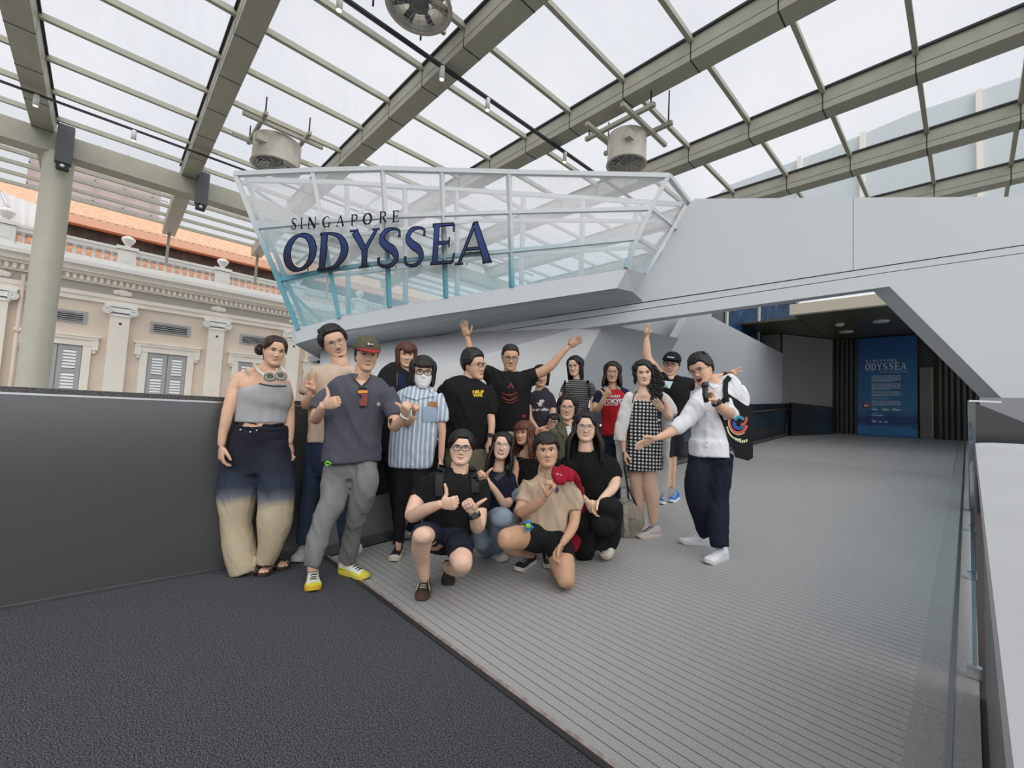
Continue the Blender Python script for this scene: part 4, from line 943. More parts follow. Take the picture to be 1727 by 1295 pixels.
    def strap(s, name, m, names, c, pts, w, lift=.006, thick=.006, par=None, label=None):
        ox, oy, k = CR[c]; L = []; dens = []
        for i in range(len(pts) - 1):
            for t in np.linspace(0, 1, 9)[:-1]: dens.append((pts[i][0] * (1 - t) + pts[i + 1][0] * t, pts[i][1] * (1 - t) + pts[i + 1][1] * t))
        dens.append(pts[-1]); mb = MB(); V = []; fb_ = None
        D_ = np.array(dens, float); tg = np.gradient(D_, axis=0); tg /= np.linalg.norm(tg, axis=1)[:, None]; nn = np.stack([-tg[:, 1], tg[:, 0]], 1)
        for j in range(len(D_)):
            for sg in (-1, 0, 1):
                X, Y = D_[j] + nn[j] * sg * w / 2; p, fb_ = s.drape(names, ox + X / k, oy + Y / k, lift, fb_); V.append(p)
            v = nrm(V[-2] - CAM0)
            for sg in (1, 0, -1): V.append(V[-1 - (1 - sg) * 0 - 0] if False else V[6 * j + (sg + 1)] + v * thick)
        F = []
        for j in range(len(D_) - 1):
            for q in range(6): q2 = (q + 1) % 6; F.append((6 * j + q, 6 * j + q2, 6 * j + 6 + q2, 6 * j + 6 + q))
        F += [tuple(range(6)), tuple(range(6 * len(D_) - 6, 6 * len(D_)))[::-1]]
        mb.add(V, F, 0, False); o = mb.obj(name, m, s.t if par is None else par)
        if label: o['label'] = label
        return o
    def print2d(s, name, m, names, polys, par, lift=.005, label=None):
        """polys: list of px outlines; projected onto the garment as printed film."""
        mb = MB()
        for P in polys:
            P = [np.array(p, float) for p in P]; V = [s.drape(names, p[0], p[1], lift)[0] for p in P]; mb.add(V, [tuple(range(len(V)))], 0)
        o = mb.obj(name, m, par, fix=False)
        if label: o['label'] = label
        return o
    def text(s, name, m, names, txt, px, py, w, h, par, skew=0, lift=.006, bold=.02):
        cu = bpy.data.curves.new('t', 'FONT'); cu.body = txt; cu.offset = bold; o = bpy.data.objects.new('t', cu); COL.objects.link(o)
        dg = bpy.context.evaluated_depsgraph_get(); me = bpy.data.meshes.new_from_object(o.evaluated_get(dg)); V = np.array([v.co[:] for v in me.vertices]); F = [tuple(p.vertices) for p in me.polygons]
        bpy.data.objects.remove(o); bpy.data.meshes.remove(me); bpy.data.curves.remove(cu)
        a, b = V.min(0), V.max(0); U = (V[:, 0] - a[0]) / (b[0] - a[0]); Wv = (V[:, 1] - a[1]) / (b[1] - a[1])
        out = [s.drape(names, px + u * w, py + h * (1 - v) + skew * u, lift)[0] for u, v in zip(U, Wv)]
        mb = MB(); mb.add(out, F); return mb.obj(name, m, par, fix=False)
    def head(s, c, X, Y, H, yaw=0, pitch=0, roll=0, fat=1.0, mouth='smile', eyes='open', dd=0, neck=True, masked=False):
        w, px, py, d = s.pt(c, X, Y, dd); s.hs = H / CR[c][2] * d / FPX; s.hc = w
        v = -nrm(ray(px, py)); upc = R @ np.array([0, 1, 0]); r = nrm(np.cross(upc, v)); u = np.cross(v, r)   # v to camera, r image-right
        B = Matrix([[r[i], -v[i], u[i]] for i in range(3)])       # local x right, y away, z up
        B = B @ Matrix.Rotation(math.radians(roll), 3, 'Y') @ Matrix.Rotation(math.radians(yaw), 3, 'Z') @ Matrix.Rotation(math.radians(-pitch), 3, 'X')
        s.hb = np.array(B)
        hb_ = build_head(fat, mouth, eyes, masked=masked); s.fat = fat
        for Vb in hb_.v: Vb[:] = Vb @ s.hb.T * s.hs + s.hc
        s.headmb = hb_
    def L(s, p): return np.asarray(p, float) @ s.hb.T * s.hs + s.hc
    def hand(s, c, X, Y, pose, dirv, thumbv, palm=None, L=.18, dd=0, scale=1.0):
        w = s.pt(c, X, Y, dd)[0]; z = nrm(R @ np.array(dirv, float)); x = np.array(R @ np.array(thumbv, float)); x = nrm(x - z * x.dot(z)); y = np.cross(z, x)
        if palm is not None:
            pv = R @ np.array(palm, float)
            if y.dot(pv) > 0: y = -y
        V, F, N = hand_mesh(pose); B = np.stack([x, y, z], 0); s.extra.append((V @ B * L * scale + w, F if np.linalg.det(B) > 0 else [f[::-1] for f in F]))
        return w, x, y, z
    def neckring(s, c, X, Y, r, m, drop=.45, th=.006):
        w0, px, py, d = s.pt(c, X, Y, 0); r = r / CR[c][2] * d / FPX; rt = R @ np.array([1, 0, 0]); fw = nrm(CAM0 - w0); P = [w0 + rt * r * math.cos(a) + fw * r * .8 * math.sin(a) + np.array([0, 0, -drop * r * math.sin(a)]) for a in np.linspace(0, 2 * math.pi, 25)]
        mb = MB(); mb.tube(P, th, 8, caps=False); return mb.obj('neck_rib', m, s.t)
    def finish(s, vox=.012):
        V, F, N = remesh(s.body, vox, 3); out = MB(); out.add(V, F, 0, True)
        if hasattr(s, 'headmb'):
            h = s.headmb; k = out.n; out.v += h.v; out.f += [tuple(i + k for i in f) for f in h.f]; out.m += h.m; out.sm += h.sm; out.n += h.n
        for V, F in s.extra: out.add(V, F, 0, True)
        return out.obj('body', s.mats, s.t, fix=False)
    # ---------------- hair
    def haircap(s, t=.05, front=.27, side=-.02, back=-.33, part=0, vol=0, topv=0, m=None, name='hair', locks=()):
        V, F, U, Z = _HG[round(s.fat, 2)]; au = np.abs(U)
        line = np.where(au < 1.0, front - .04 * np.cos(U * 3 + part * 2) * 1.0, 0)
        line = np.interp(au, [0, .55, .85, 1.1, 1.35, 1.6, 2.0, 3.2], [front, front - .01, front - .06, .08, side, side + .02, side - .16, back])
        msk = smoothstep(line - .015, line + .05, Z)
        D = V.copy(); n = V - np.array([0, .05, .05]); n /= np.linalg.norm(n, axis=1)[:, None]
        st = np.sin(U * 34 + 5 * Z + 1.5 * np.sin(U * 9)) * .008 + np.sin(U * 61 + Z * 9) * .004
        lift = t + vol * np.clip(1 - np.abs(Z - .1) / .5, 0, 1) + topv * smoothstep(.25, .5, Z)
        D = V + n * ((lift + st) * msk - .03 * (1 - msk))[:, None]
        mb = MB(); mb.add(D @ s.hb.T * s.hs + s.hc, F, 0, True)
        for P, r, fl in locks:
            W_ = [s.L(p) for p in P]; mb.tube(W_, [q * s.hs for q in r], 6, flat=fl, up=tuple(s.hb @ np.array([0, -1, 0])))
        s.hairbvh = BVHTree.FromPolygons([tuple(v) for v in D @ s.hb.T * s.hs + s.hc], F)
        return mb.obj(name, m or s.hair, s.t, fix=False)
    def fringe(s, n=16, x0=-.24, x1=.24, zt=.42, zb=.14, sweep=.0, w=.04, split=None, jit=.03):
        out = []; rn = random.Random(s.n * 3 + 1)
        if split is not None:
            for i in range(n):
                sg = 1 if i % 2 else -1; k = (i // 2) / max(1, n // 2 - 1); P = []; dz = .20 + .30 * (1 - k) + rn.uniform(-.02, .02); pw = 1.3 + 1.2 * k
                for t in np.linspace(0, 1, 8):
                    xx = split + sg * .012 + (sg * .315 - split) * t ** .75; z = min(.475, .45 + .03 * k) - dz * t ** pw
                    try: y = surf_y(max(-.31, min(.31, xx)) * .96, min(z, .46), s.fat)
                    except Exception: y = -.2
                    if t > .8: y = y * .6 - .04
                    P.append((xx * (1.04 + .04 * t), y - .030, z))
                out.append((P, [w * .5, w * .8, w * .9, w * .9, w * .85, w * .8, w * .6, w * .2], .45))
            return out
        for i in range(n):
            q = i / (n - 1); x = x0 + (x1 - x0) * q; sx = sweep if split is None else (abs(x - split) * 1.2 + .08) * (1 if x > split else -1)
            xe = x + sx + rn.uniform(-jit, jit); ze = zb + rn.uniform(-jit, jit) + (abs(x - (split if split is not None else 9)) * -.5 if split is not None else 0); P = []
            for t in np.linspace(0, 1, 6):
                xx = x * (1 - t) + xe * t; z = zt - .0 - (zt - ze) * t ** 1.1 - .25 * max(0, abs(xx) - .18) * (1 - t); xx = max(-.30, min(.30, xx))
                try: y = surf_y(xx * .98, min(z, .46), s.fat)
                except Exception: y = -.3
                P.append((xx * 1.04, y - .035 - .02 * math.sin(t * 3), z))
            out.append((P, [w * .7, w, w, w * .85, w * .6, w * .12], .45))
        return out
    def longhair(s, n=46, zend=-.75, a0=1.15, a1=3.14, w=.05, wave=0, spread=.0, back=.08, ends=.15, side=0, fwd=0):
        out = []; rn = random.Random(s.n * 7 + 2)
        for i in range(n):
            sg = 1 if i % 2 else -1; a = a0 + (a1 - a0) * ((i // 2) / max(1, n // 2 - 1)); u = sg * a
            if side and sg != side and rn.random() < .55: ze = zend * .7
            else: ze = zend
            ze += rn.uniform(-ends, ends) * .5; P = []; r = []; ph = rn.uniform(0, 6.28)
            for t in np.linspace(0, 1, 12):
                z = .36 + (ze - .36) * t; zz = max(z, -.05); x, y = head_pt(np.array(u), np.array(min(zz, .36)), s.fat)
                o = 1.13 + .05 * math.sin(i * 2.3); f = smoothstep(-.05, -.6, z)
                x = x * o * (1 + spread * f) ; y = (y - .03) * o + .03 + back * f - fwd * f * (1 if a < 1.8 else 0)
                if wave: x += wave * math.sin(z * 22 + ph) ; y += wave * math.cos(z * 22 + ph)
                P.append((x, y, z)); r.append(w * (1.0 - .55 * t ** 3) * (1 if t < .98 else .3))
            out.append((P, r, .55))
        return out
    def glasses(s, m, shape='round', r=.088, th=.010, z=-.005, xo=.125):
        mb = MB(); ys = min(surf_y(.0, .02, s.fat), surf_y(.12, 0, s.fat)) - .055
        for sg in (-1, 1):
            P = []
            for a in np.linspace(0, 2 * math.pi, 25):
                cx_, cz_ = math.cos(a), math.sin(a)
                if shape == 'rect': e = .45; cx_ = math.copysign(abs(cx_) ** e, cx_) * 1.05; cz_ = math.copysign(abs(cz_) ** e, cz_) * .72
                P.append(s.L((sg * xo + r * cx_, ys + abs(sg * xo + r * cx_) * .12, z + r * cz_)))
            mb.tube(P, th * s.hs, 6, caps=False)
            mb.tube([s.L((sg * (xo + r), ys + .03, z + .02)), s.L((sg * .33, ys + .12, z + .02)), s.L((sg * .325, .0, z)), s.L((sg * .31, .06, z - .03))], th * .8 * s.hs, 6)
        mb.tube([s.L((-(xo - r), ys + .0, z + .01)), s.L((0, ys - .012, z + .025)), s.L(((xo - r), ys + .0, z + .01))], th * s.hs, 6)
        g = mb.obj('glasses', m, s.t)
        lb = MB()
        for sg in (-1, 1):
            P = [s.L((sg * xo + r * .9 * math.cos(a), ys + .004 + abs(sg * xo + r * math.cos(a)) * .12, z + r * .9 * (.7 if shape == 'rect' else 1) * math.sin(a))) for a in np.linspace(0, 2 * math.pi, 17)[:-1]]
            lb.add(P, [tuple(range(16))])
        lb.obj('lens', M_lens, g, fix=False); return g
    def shoe(s, c1, heel, toe, style='sneaker', up=(.8, .8, .8), sole=(.8, .8, .78), lace=(.8, .8, .8), L=None, W=.095, toec=None, lift=0, heelup=0):
        ox, oy, k = CR[c1]; h = gp(ox + heel[0] / k, oy + heel[1] / k); t = gp(ox + toe[0] / k, oy + toe[1] / k)
        dv = t - h; Ln = np.linalg.norm(dv)
        if L is None: L = min(max(Ln, .24), .30)
        x = dv / Ln; yv = nrm(np.cross([0, 0, 1], x)); z = np.cross(x, yv); C = (h + t) / 2; o0 = C - x * L / 2 + np.array([0, 0, lift])
        if heelup:
            tt = o0 + x * L; x = nrm(x * math.cos(heelup) - z * math.sin(heelup)); z = np.cross(x, yv); o0 = tt - x * L + np.array([0, 0, .01])
        Mx = np.array([x, yv, z])
        W_ = lambda V: np.asarray(V) @ Mx + o0
        root = link('shoe', None, s.t)
        def outline(t): # half widths (inner/outer) along length 0..1
            return W / 2 * np.interp(t, [0, .08, .25, .5, .72, .88, .96, 1], [.25, .62, .72, .76, 1.0, .86, .55, .08])
        tt = np.concatenate([[0, .02, .05], np.linspace(.1, .9, 17), [.94, .97, .99, 1.0]])
        mb = MB(); V = []; sh = .03 if style != 'sandal' else .028
        for t_ in tt:
            w = outline(t_) * 1.06; base = .006 * (t_ > .85) * (t_ - .85) / .15 * 3
            for yy_, zz_ in ((-w * .95, base), (w * .95, base), (w, sh * .6), (w * .97, sh + base), (-w * .97, sh + base), (-w, sh * .6)): V.append((t_ * L, yy_, zz_))
        F = []
        for i in range(len(tt) - 1):
            for q in range(6): q2 = (q + 1) % 6; F.append((6 * i + q, 6 * i + 6 + q, 6 * i + 6 + q2, 6 * i + q2))
        F += [tuple(range(6)), tuple(range(6 * len(tt) - 6, 6 * len(tt)))[::-1]]
        mb.add(W_(V), F, 0, False); key = 'sole_%.2f_%.2f_%.2f' % sole; mb.obj('sole', mat(key, sole, .6), root)
        top = np.interp(tt, [0, .06, .18, .30, .42, .6, .8, .93, 1], [.070, .092, .098, .095, .085, .062, .048, .040, .022]); n = 14; V = []
        if style == 'sandal': top = np.interp(tt, [0, .1, .3, .6, .85, 1], [.05, .075, .09, .062, .045, .035])
        for t_, tz in zip(tt, top):
            w = outline(t_) * .97
            for q in range(n):
                a = math.pi * q / (n - 1); V.append((t_ * L, w * math.cos(a) * (1 if q not in (0, n - 1) else .98), sh * .8 + (tz - sh * .8) * math.sin(a) ** .8))
        F = []
        for i in range(len(tt) - 1):
            for q in range(n - 1): F.append((n * i + q, n * i + q + 1, n * i + n + q + 1, n * i + n + q))
            F.append((n * i + n - 1, n * i, n * i + n, n * i + 2 * n - 1))
        F += [tuple(range(n))[::-1], tuple(range(n * len(tt) - n, n * len(tt)))]
        mb = MB(); ms = [mat('upper_%.2f_%.2f_%.2f' % up, up, .65, noise=.06, nscale=60), mat('toecap_%.2f_%.2f_%.2f' % (toec or up), toec or up, .6)]
        if style == 'sandal': ms = [s.skin, s.skin]
        fm = []
        mb.add(W_(V), F, 0, True)
        if toec:
            for fi, f in enumerate(F): 
                if np.mean([V[i][0] for i in f]) > L * .80 or (np.mean([V[i][2] for i in f]) < .040): mb.m[fi] = 1
        mb.obj('foot' if style == 'sandal' else 'upper', ms, root, fix=False)
        if style == 'sandal':
            mb = MB()
            for q in range(5): mb.ell(W_([(L * (.93 - .018 * q), (q - 2) * .0165 * 1.0, sh + .010)])[0], (.012, .012, .011), 8, 6)
            for q in range(5): mb.ell(W_([(L * (.955 - .018 * q), (q - 2) * .0165, sh + .020)])[0], (.005, .005, .003), 6, 4, 1)
            mb.obj('toes', [s.skin, mat('dark_nail', (.05, .01, .02), .3)], root)
            for tc_ in (.60, .78)[:2] if False else (.66,):
                mb = MB(); P = []
                for a in np.linspace(0, math.pi, 13): w = outline(tc_) * 1.08; P.append(W_([(L * tc_, w * math.cos(a), sh * .5 + (np.interp(tc_, [0, .3, .6, .85, 1], [.05, .09, .066, .05, .04]) + .004 - sh * .5) * math.sin(a) ** .8)])[0])
                mb.tube(P, [.022] * 13, 6, flat=.25, up=tuple(z)); mb.obj('strap', M_blk, root)
        else:
            mb = MB()
            for q in range(5):
                t_ = .38 + q * .075; tz = np.interp(t_, [0, .06, .18, .30, .42, .6, .8, .93, 1], [.070, .092, .098, .095, .085, .062, .048, .040, .022]) + .003
                if style != 'slip': mb.tube(W_([(t_ * L, -.020, tz - .006), (t_ * L + .004, 0, tz + .002), (t_ * L, .020, tz - .006)]), .0042, 5)
            if style != 'slip': mb.obj('lace', mat('lace_%.2f_%.2f_%.2f' % lace, lace, .7), root)
            if style == 'striped':
                for sg in (-1, 1):
                    mb = MB()
                    for q in range(3):
                        t_ = .45 + q * .08; w = outline(t_) * .99 + .002; mb.prism(W_([(t_ * L, sg * w, .03), (t_ * L + .012, sg * w, .03), ((t_ - .05) * L + .012, sg * w * .72, .068), ((t_ - .05) * L, sg * w * .72, .068)]), yv * sg * .003)
                    mb.obj('side_stripe', mat('cream_stripe', (.75, .7, .58), .6), root)
        return root
M_blk = mat('black_strap', (.015, .015, .016), .5)
M_lens = glassmat('spectacle_lens', (.93, .94, .95), .10)
M_gblk = mat('black_frame', (.012, .012, .013), .3); M_gwire = mat('wire_frame', (.35, .30, .25), .3, .8)
def cl(name, c, rough=.85, bump=.10, bscale=260, noise=.06, nscale=12, **k): return mat(name, c, rough, noise=noise, nscale=nscale, bump=bump * .4, bscale=bscale, spec=.2, **k)
BLK = (.012, .010, .010); LIGHT = (.68, .42, .29); FAIR = (.76, .50, .37); MED = (.56, .33, .21); TAN = (.46, .27, .18)
M_tee_blk = cl('black_tee', (.011, .011, .012)); M_blkpants = cl('black_trousers', (.014, .014, .016))
def std(s, chest, neckp): pass

# ---------- woman with headphones (left)
s = Person('woman in a grey camisole with headphones round her neck and wide two-tone jeans', 3.06, 965, LIGHT, (.035, .02, .014))
s.bare = 1; s.head(1, 585, 297, 238, yaw=18, roll=12, pitch=2, mouth='smile', eyes='narrow', fat=1.0)
s.tb(1, [(500, 530, 70), (530, 450, 50), (560, 370, 50)])
s.tb(1, [(485, 960, 195, 0, .62), (500, 850, 165, 0, .62), (510, 720, 165, 0, .65), (515, 620, 180, 0, .6), (505, 545, 185, 0, .5), (505, 500, 100, 0, .5)])
s.tb(1, [(335, 500, 46), (400, 478, 46), (470, 455, 48), (530, 440, 46)], round_=True); s.tb(1, [(660, 555, 36, -.04), (610, 510, 42), (550, 470, 46)], round_=True)
s.tb(1, [(318, 510, 55, .02), (275, 600, 60, .05), (245, 690, 53, .09), (215, 780, 47, .12), (190, 890, 42, .14), (170, 980, 34, .15), (160, 1060, 29, .16)], round_=True)
s.tb(1, [(672, 560, 45, -.06), (705, 680, 42, -.1), (715, 800, 38, -.1), (718, 920, 34, -.08), (714, 1040, 25, -.06)], round_=True)
s.hand(1, 158, 1065, 'relaxed', (.08, -1, .1), (.75, 0, .6), L=.18, dd=.16); s.hand(1, 713, 1045, 'relaxed', (.0, -1, .1), (-.5, 0, .8), L=.16, dd=-.06)
J = cl('two_tone_denim', (.55, .47, .34), bscale=60, bump=.4)
n = J.node_tree; gg = n.nodes.new('ShaderNodeNewGeometry'); sp = n.nodes.new('ShaderNodeSeparateXYZ'); nz_ = n.nodes.new('ShaderNodeTexNoise'); nz_.inputs['Scale'].default_value = 5
mm = n.nodes.new('ShaderNodeMath'); mm.operation = 'MULTIPLY_ADD'; mm.inputs[1].default_value = .12; mr = n.nodes.new('ShaderNodeMapRange')
zk = s.pt(2, 300, 370)[0][2]; mr.inputs[1].default_value = zk - .05 + .06; mr.inputs[2].default_value = zk + .42; rr = n.nodes.new('ShaderNodeValToRGB')
n.links.new(gg.outputs['Position'], sp.inputs[0]); n.links.new(gg.outputs['Position'], nz_.inputs['Vector']); n.links.new(nz_.outputs['Fac'], mm.inputs[0]); n.links.new(sp.outputs['Z'], mm.inputs[2]); n.links.new(mm.outputs[0], mr.inputs[0]); n.links.new(mr.outputs[0], rr.inputs[0])
cr_ = rr.color_ramp; cr_.elements[0].color = (.52, .44, .31, 1); cr_.elements[1].color = (.018, .020, .030, 1); e_ = cr_.elements.new(.16); e_.color = (.16, .17, .20, 1); e_ = cr_.elements.new(.34); e_.color = (.04, .05, .08, 1)
bs_ = n.nodes['Principled BSDF']; n.links.new(rr.outputs[0], bs_.inputs['Base Color'])
s.cloth('jeans', J, [(1, [(485, 895, 196, 0, .62), (478, 960, 212, 0, .65), (462, 1060, 228, 0, .60), (465, 1150, 235, 0, .55), (462, 1290, 170, 0, .5)]),
  (2, [(300, -60, 110), (328, 100, 143), (312, 260, 155), (297, 400, 143), (283, 600, 116), (308, 800, 116), (345, 985, 108)]),
  (2, [(575, -60, 105), (592, 100, 130), (607, 260, 140), (606, 400, 138), (585, 600, 132), (545, 800, 100), (518, 925, 68)])], fold=.007)
s.cloth('camisole', cl('grey_rib_jersey', (.40, .41, .42)), [(1, [(484, 875, 192, 0, .64), (496, 760, 190, 0, .64), (515, 680, 203, 0, .68), (528, 610, 192, 0, .68), (530, 560, 150, 0, .62)])], fold=.004, vox=.009)
M_gs = cl('grey_strap', (.36, .37, .38))
for pts in ([(385, 590), (405, 535), (385, 480), (352, 445)], [(690, 585), (672, 545), (655, 520)]):
    mb = MB(); mb.tube([s.pt(1, x, y, .10 if y > 560 else .075 if y > 520 else .045)[0] for x, y in pts], .0065, 6, flat=.5); mb.obj('shoulder_strap', M_gs, s.t)
s.strap('neckline_trim', M_blk, ['camisole'], 1, [(420, 545), (500, 568), (580, 580), (690, 580)], 9)
s.strap('waistband', J, ['jeans'], 1, [(285, 880), (400, 905), (560, 915), (670, 905)], 50, .008)
for x, y in ((315, 935), (395, 953), (447, 940)):
    p, _ = s.drape(['jeans'], 340 + x / 4.797, 530 + y / 4.797, .01); mb = MB(); mb.ell(p, (.008,) * 3, 8, 6); mb.obj('rivet', M_bs, s.t)
s.haircap(.035, .30, .0, -.38, vol=.01, locks=s.fringe(14, -.24, .24, .46, .2, 0, .05, split=-.02))
mb = MB(); mb.ell(s.L((-.34, .28, -.05)), np.array([.13, .14, .16]) * s.hs, 16, 12)
for q in range(8): a = q * .8; mb.tube([s.L((-.34 + .14 * math.cos(a + t_) * 1.0, .26 + .06 * math.sin(3 * t_), -.05 + .16 * math.sin(a + t_))) for t_ in np.linspace(0, 2, 6)], .03 * s.hs, 6)
mb.tube([s.L((-.28, .05, -.05)), s.L((-.30, -.02, -.2)), s.L((-.27, -.05, -.36))], .012 * s.hs, 5); mb.obj('hair_bun', s.hair, s.t)
s.shoe(2, (330, 990), (545, 1005), 'sandal', sole=(.05, .03, .02), W=.095, L=.235); s.shoe(2, (480, 955), (675, 955), 'sandal', sole=(.05, .03, .02), L=.235)
s.finish(); W1 = s
hp = thing('headphones', 'beige over-ear headphones resting round the neck of the woman in the camisole', 'headphones')
M_hp = mat('beige_plastic', (.62, .58, .53), .45)
mb = MB(); A_, B_ = s.pt(1, 520, 505, .17)[0], s.pt(1, 640, 500, .14)[0]
back = s.pt(1, 530, 420, -.10)[0]
mb.tube([A_, s.pt(1, 462, 460, .10)[0], s.pt(1, 425, 405, .0)[0], back, s.pt(1, 640, 420, -.03)[0], s.pt(1, 672, 470, .06)[0], B_], .012, 8); mb.obj('headband', M_hp, hp)
for (X, Y, dd) in ((553, 507, .19), (640, 500, .17)):
    c = s.pt(1, X, Y, dd)[0]; nn_ = nrm(CAM0 - c + np.array([0, 0, .5])); Ax = nrm(np.cross(nn_, [0, 0, 1])); Bx = np.cross(nn_, Ax); AX = np.stack([Ax, Bx, nn_], 1)
    mb = MB(); mb.lathe([(.001, -.022), (.030, -.022), (.042, -.008), (.042, .006), (.036, .016), (.024, .016), (.021, .006), (.001, .006)], c, 20, ax=AX @ np.diag([1.05, .8, 1])); o = mb.obj('ear_cup', M_hp, hp)
    mb = MB(); mb.lathe([(.001, .008), (.021, .008), (.030, .019), (.036, .0165)], c, 20, ax=AX @ np.diag([1.05, .8, 1])); mb.obj('ear_cushion', mat('dark_cushion', (.12, .11, .10), .8), o)

# ---------- tall man, beige tee, peace sign
s = Person('tall man in a beige tee making a peace sign behind the man in the cap', 3.32, 950, LIGHT)
s.head(1, 1075, 232, 262, yaw=8, roll=-19, mouth='grin', eyes='narrow')
s.tb(1, [(1140, 440, 66), (1115, 360, 64), (1105, 320, 60)]); s.tb(1, [(1080, 1000, 120), (1110, 700, 150), (1130, 500, 160, 0, .5), (1140, 430, 80, 0, .7)])
s.tb(1, [(920, 560, 50), (860, 690, 45, .04), (845, 745, 42, .1), (862, 700, 38, .16), (890, 640, 30, .2)], round_=True)
s.tb(1, [(1370, 560, 50, -.05), (1400, 740, 45, -.05), (1380, 900, 40, -.05), (1350, 1000, 33, -.02)], round_=True)
s.hand(1, 895, 648, 'peace', (.0, 1, .1), (.9, 0, .2), (0, 0, 1), L=.19, dd=.2); s.hand(1, 1350, 1005, 'relaxed', (0, -1, 0), (.3, 0, .9), dd=-.02)
s.cloth('trousers', cl('navy_chinos', (.028, .042, .075)), [(1, [(1060, 1000, 170, 0, .6), (1060, 1100, 175, 0, .6), (1040, 1220, 160, 0, .55), (1030, 1320, 100, 0, .5)]), (2, [(940, -40, 90), (905, 200, 76), (870, 400, 72), (840, 600, 62), (815, 755, 52)]), (2, [(1110, -40, 90), (1130, 200, 78), (1150, 450, 66), (1160, 650, 52), (1170, 775, 45)])])
s.cloth('tshirt', cl('beige_tee', (.56, .44, .34)), [(1, [(1060, 1035, 192, 0, .6), (1065, 850, 188, 0, .62), (1085, 680, 205, 0, .6), (1110, 550, 225, 0, .52), (1125, 470, 205, 0, .42), (1135, 410, 110, 0, .5)]), (1, [(960, 500, 85), (890, 570, 85), (848, 655, 62, .03)]), (1, [(1300, 500, 80), (1370, 600, 75), (1390, 720, 70)])])
s.neckring(1, 1138, 440, 84, MATS['beige_tee'])
s.haircap(.05, .30, .05, -.30, topv=.06, vol=.02, locks=s.fringe(14, -.22, .24, .52, .40, -.28, .06) + s.longhair(12, -.02, 1.3, 2.1, .05, ends=.05))
s.glasses(M_gwire, 'round', .092, .007)
mb = MB(); strip(mb, [(x, -.238 + .01 * (1 - (x / .08) ** 2)) for x in np.linspace(-.08, .08, 9)], .008, .016, 0, s.fat); 
strip(mb, [(x, -.40 - .03 * (1 - (x / .07) ** 2)) for x in np.linspace(-.07, .07, 9)], .016, .010, 0, s.fat)
for Vb in mb.v: Vb[:] = Vb @ s.hb.T * s.hs + s.hc
mb.obj('moustache', s.mats[3], s.t, fix=False)
s.shoe(2, (860, 800), (745, 935), up=(.62, .62, .62), sole=(.5, .5, .5), L=.30, W=.11); s.shoe(2, (1285, 850), (1120, 800), up=(.66, .67, .68), sole=(.3, .3, .3), L=.28)
s.finish()

# ---------- man in cap, thumbs up
s = Person('man in an olive cap and slate blue tee giving a thumbs up', 2.93, 990, LIGHT, (.02, .015, .012))
s.head(1, 1332, 325, 268, yaw=12, roll=4, mouth='smile', eyes='narrow', fat=.97)
s.tb(1, [(1300, 600, 90), (1300, 520, 68), (1308, 430, 66), (1312, 400, 62)]); s.tb(1, [(1225, 1150, 150), (1240, 850, 170), (1280, 640, 180, 0, .5), (1295, 560, 90, 0, .7)])
s.tb(1, [(1040, 640, 55), (960, 760, 54, .06), (922, 850, 50, .12), (945, 810, 46, .2), (980, 745, 34, .26)], round_=True)
s.tb(1, [(1530, 680, 55), (1560, 800, 50, .04), (1552, 905, 46, .1), (1595, 880, 44, .16), (1645, 825, 31, .22)], round_=True)
s.hand(1, 985, 735, 'thumb', (.97, .25, .15), (-.05, 1, 0), L=.185, dd=.26); s.hand(1, 1640, 822, 'thumb', (.2, .75, .55), (-.5, .8, 0), L=.17, dd=.22)
s.tb(1, [(1070, 640, 36), (1290, 600, 50), (1490, 670, 34)], round_=True)
s.cloth('trousers', cl('grey_trousers', (.20, .205, .20), bump=.5), [(2, [(1215, -60, 180, -.03, .5), (1215, 60, 195, -.03, .5), (1215, 150, 200, -.02, .5), (1225, 240, 120, 0, .5)]), (2, [(1105, 60, 95, -.02), (1090, 250, 106, .01), (1045, 440, 102, .06), (975, 600, 84, .10), (930, 760, 78, .14), (900, 935, 66, .16)]), (2, [(1310, 60, 85, -.02), (1326, 250, 98), (1290, 420, 94, -.04), (1235, 600, 84, -.1), (1210, 760, 80, -.15), (1178, 885, 72, -.2)])], fold=.010)
TC = cl('slate_tee', (.085, .088, .112), bump=.35)
s.cloth('tshirt', TC, [(1, [(1212, 1195, 232, 0, .55), (1222, 1000, 220, 0, .6), (1240, 850, 226, 0, .6), (1268, 700, 232, 0, .6), (1288, 600, 235, 0, .52), (1298, 535, 185, 0, .45), (1302, 490, 100, 0, .55)]), (1, [(1110, 590, 80), (1020, 680, 86, .02), (945, 785, 88, .06)]), (1, [(1480, 620, 80), (1535, 730, 76), (1565, 830, 64, .05)])], fold=.011, fs=12)
s.print2d('neck_opening', s.skin, ['tshirt'], [[(340 + X / 4.797, 530 + Y / 4.797) for X, Y in ((1222, 495), (1250, 530), (1292, 578), (1335, 538), (1366, 500), (1340, 478), (1300, 470), (1250, 478))]], s.t, .004)
s.strap('neckline_trim', cl('slate_dark', (.05, .05, .06)), ['tshirt'], 1, [(1210, 480), (1240, 540), (1292, 590), (1340, 550), (1375, 490)], 15, .003, .003)
mb = MB(); z3 = .03
V, F, U, Z = _HG[round(s.fat, 2)]
kp = smoothstep(.10, .14, Z); nn_ = V / np.linalg.norm(V, axis=1)[:, None]; D_ = V + nn_ * ((.07 + .02 * smoothstep(.2, .5, Z)) * kp - .04 * (1 - kp))[:, None]
mb.add(D_ @ s.hb.T * s.hs + s.hc, F, 0, True); cp = mb.obj('cap', cl('olive_cap', (.10, .095, .06)), s.t, fix=False)
mb = MB(); V = []
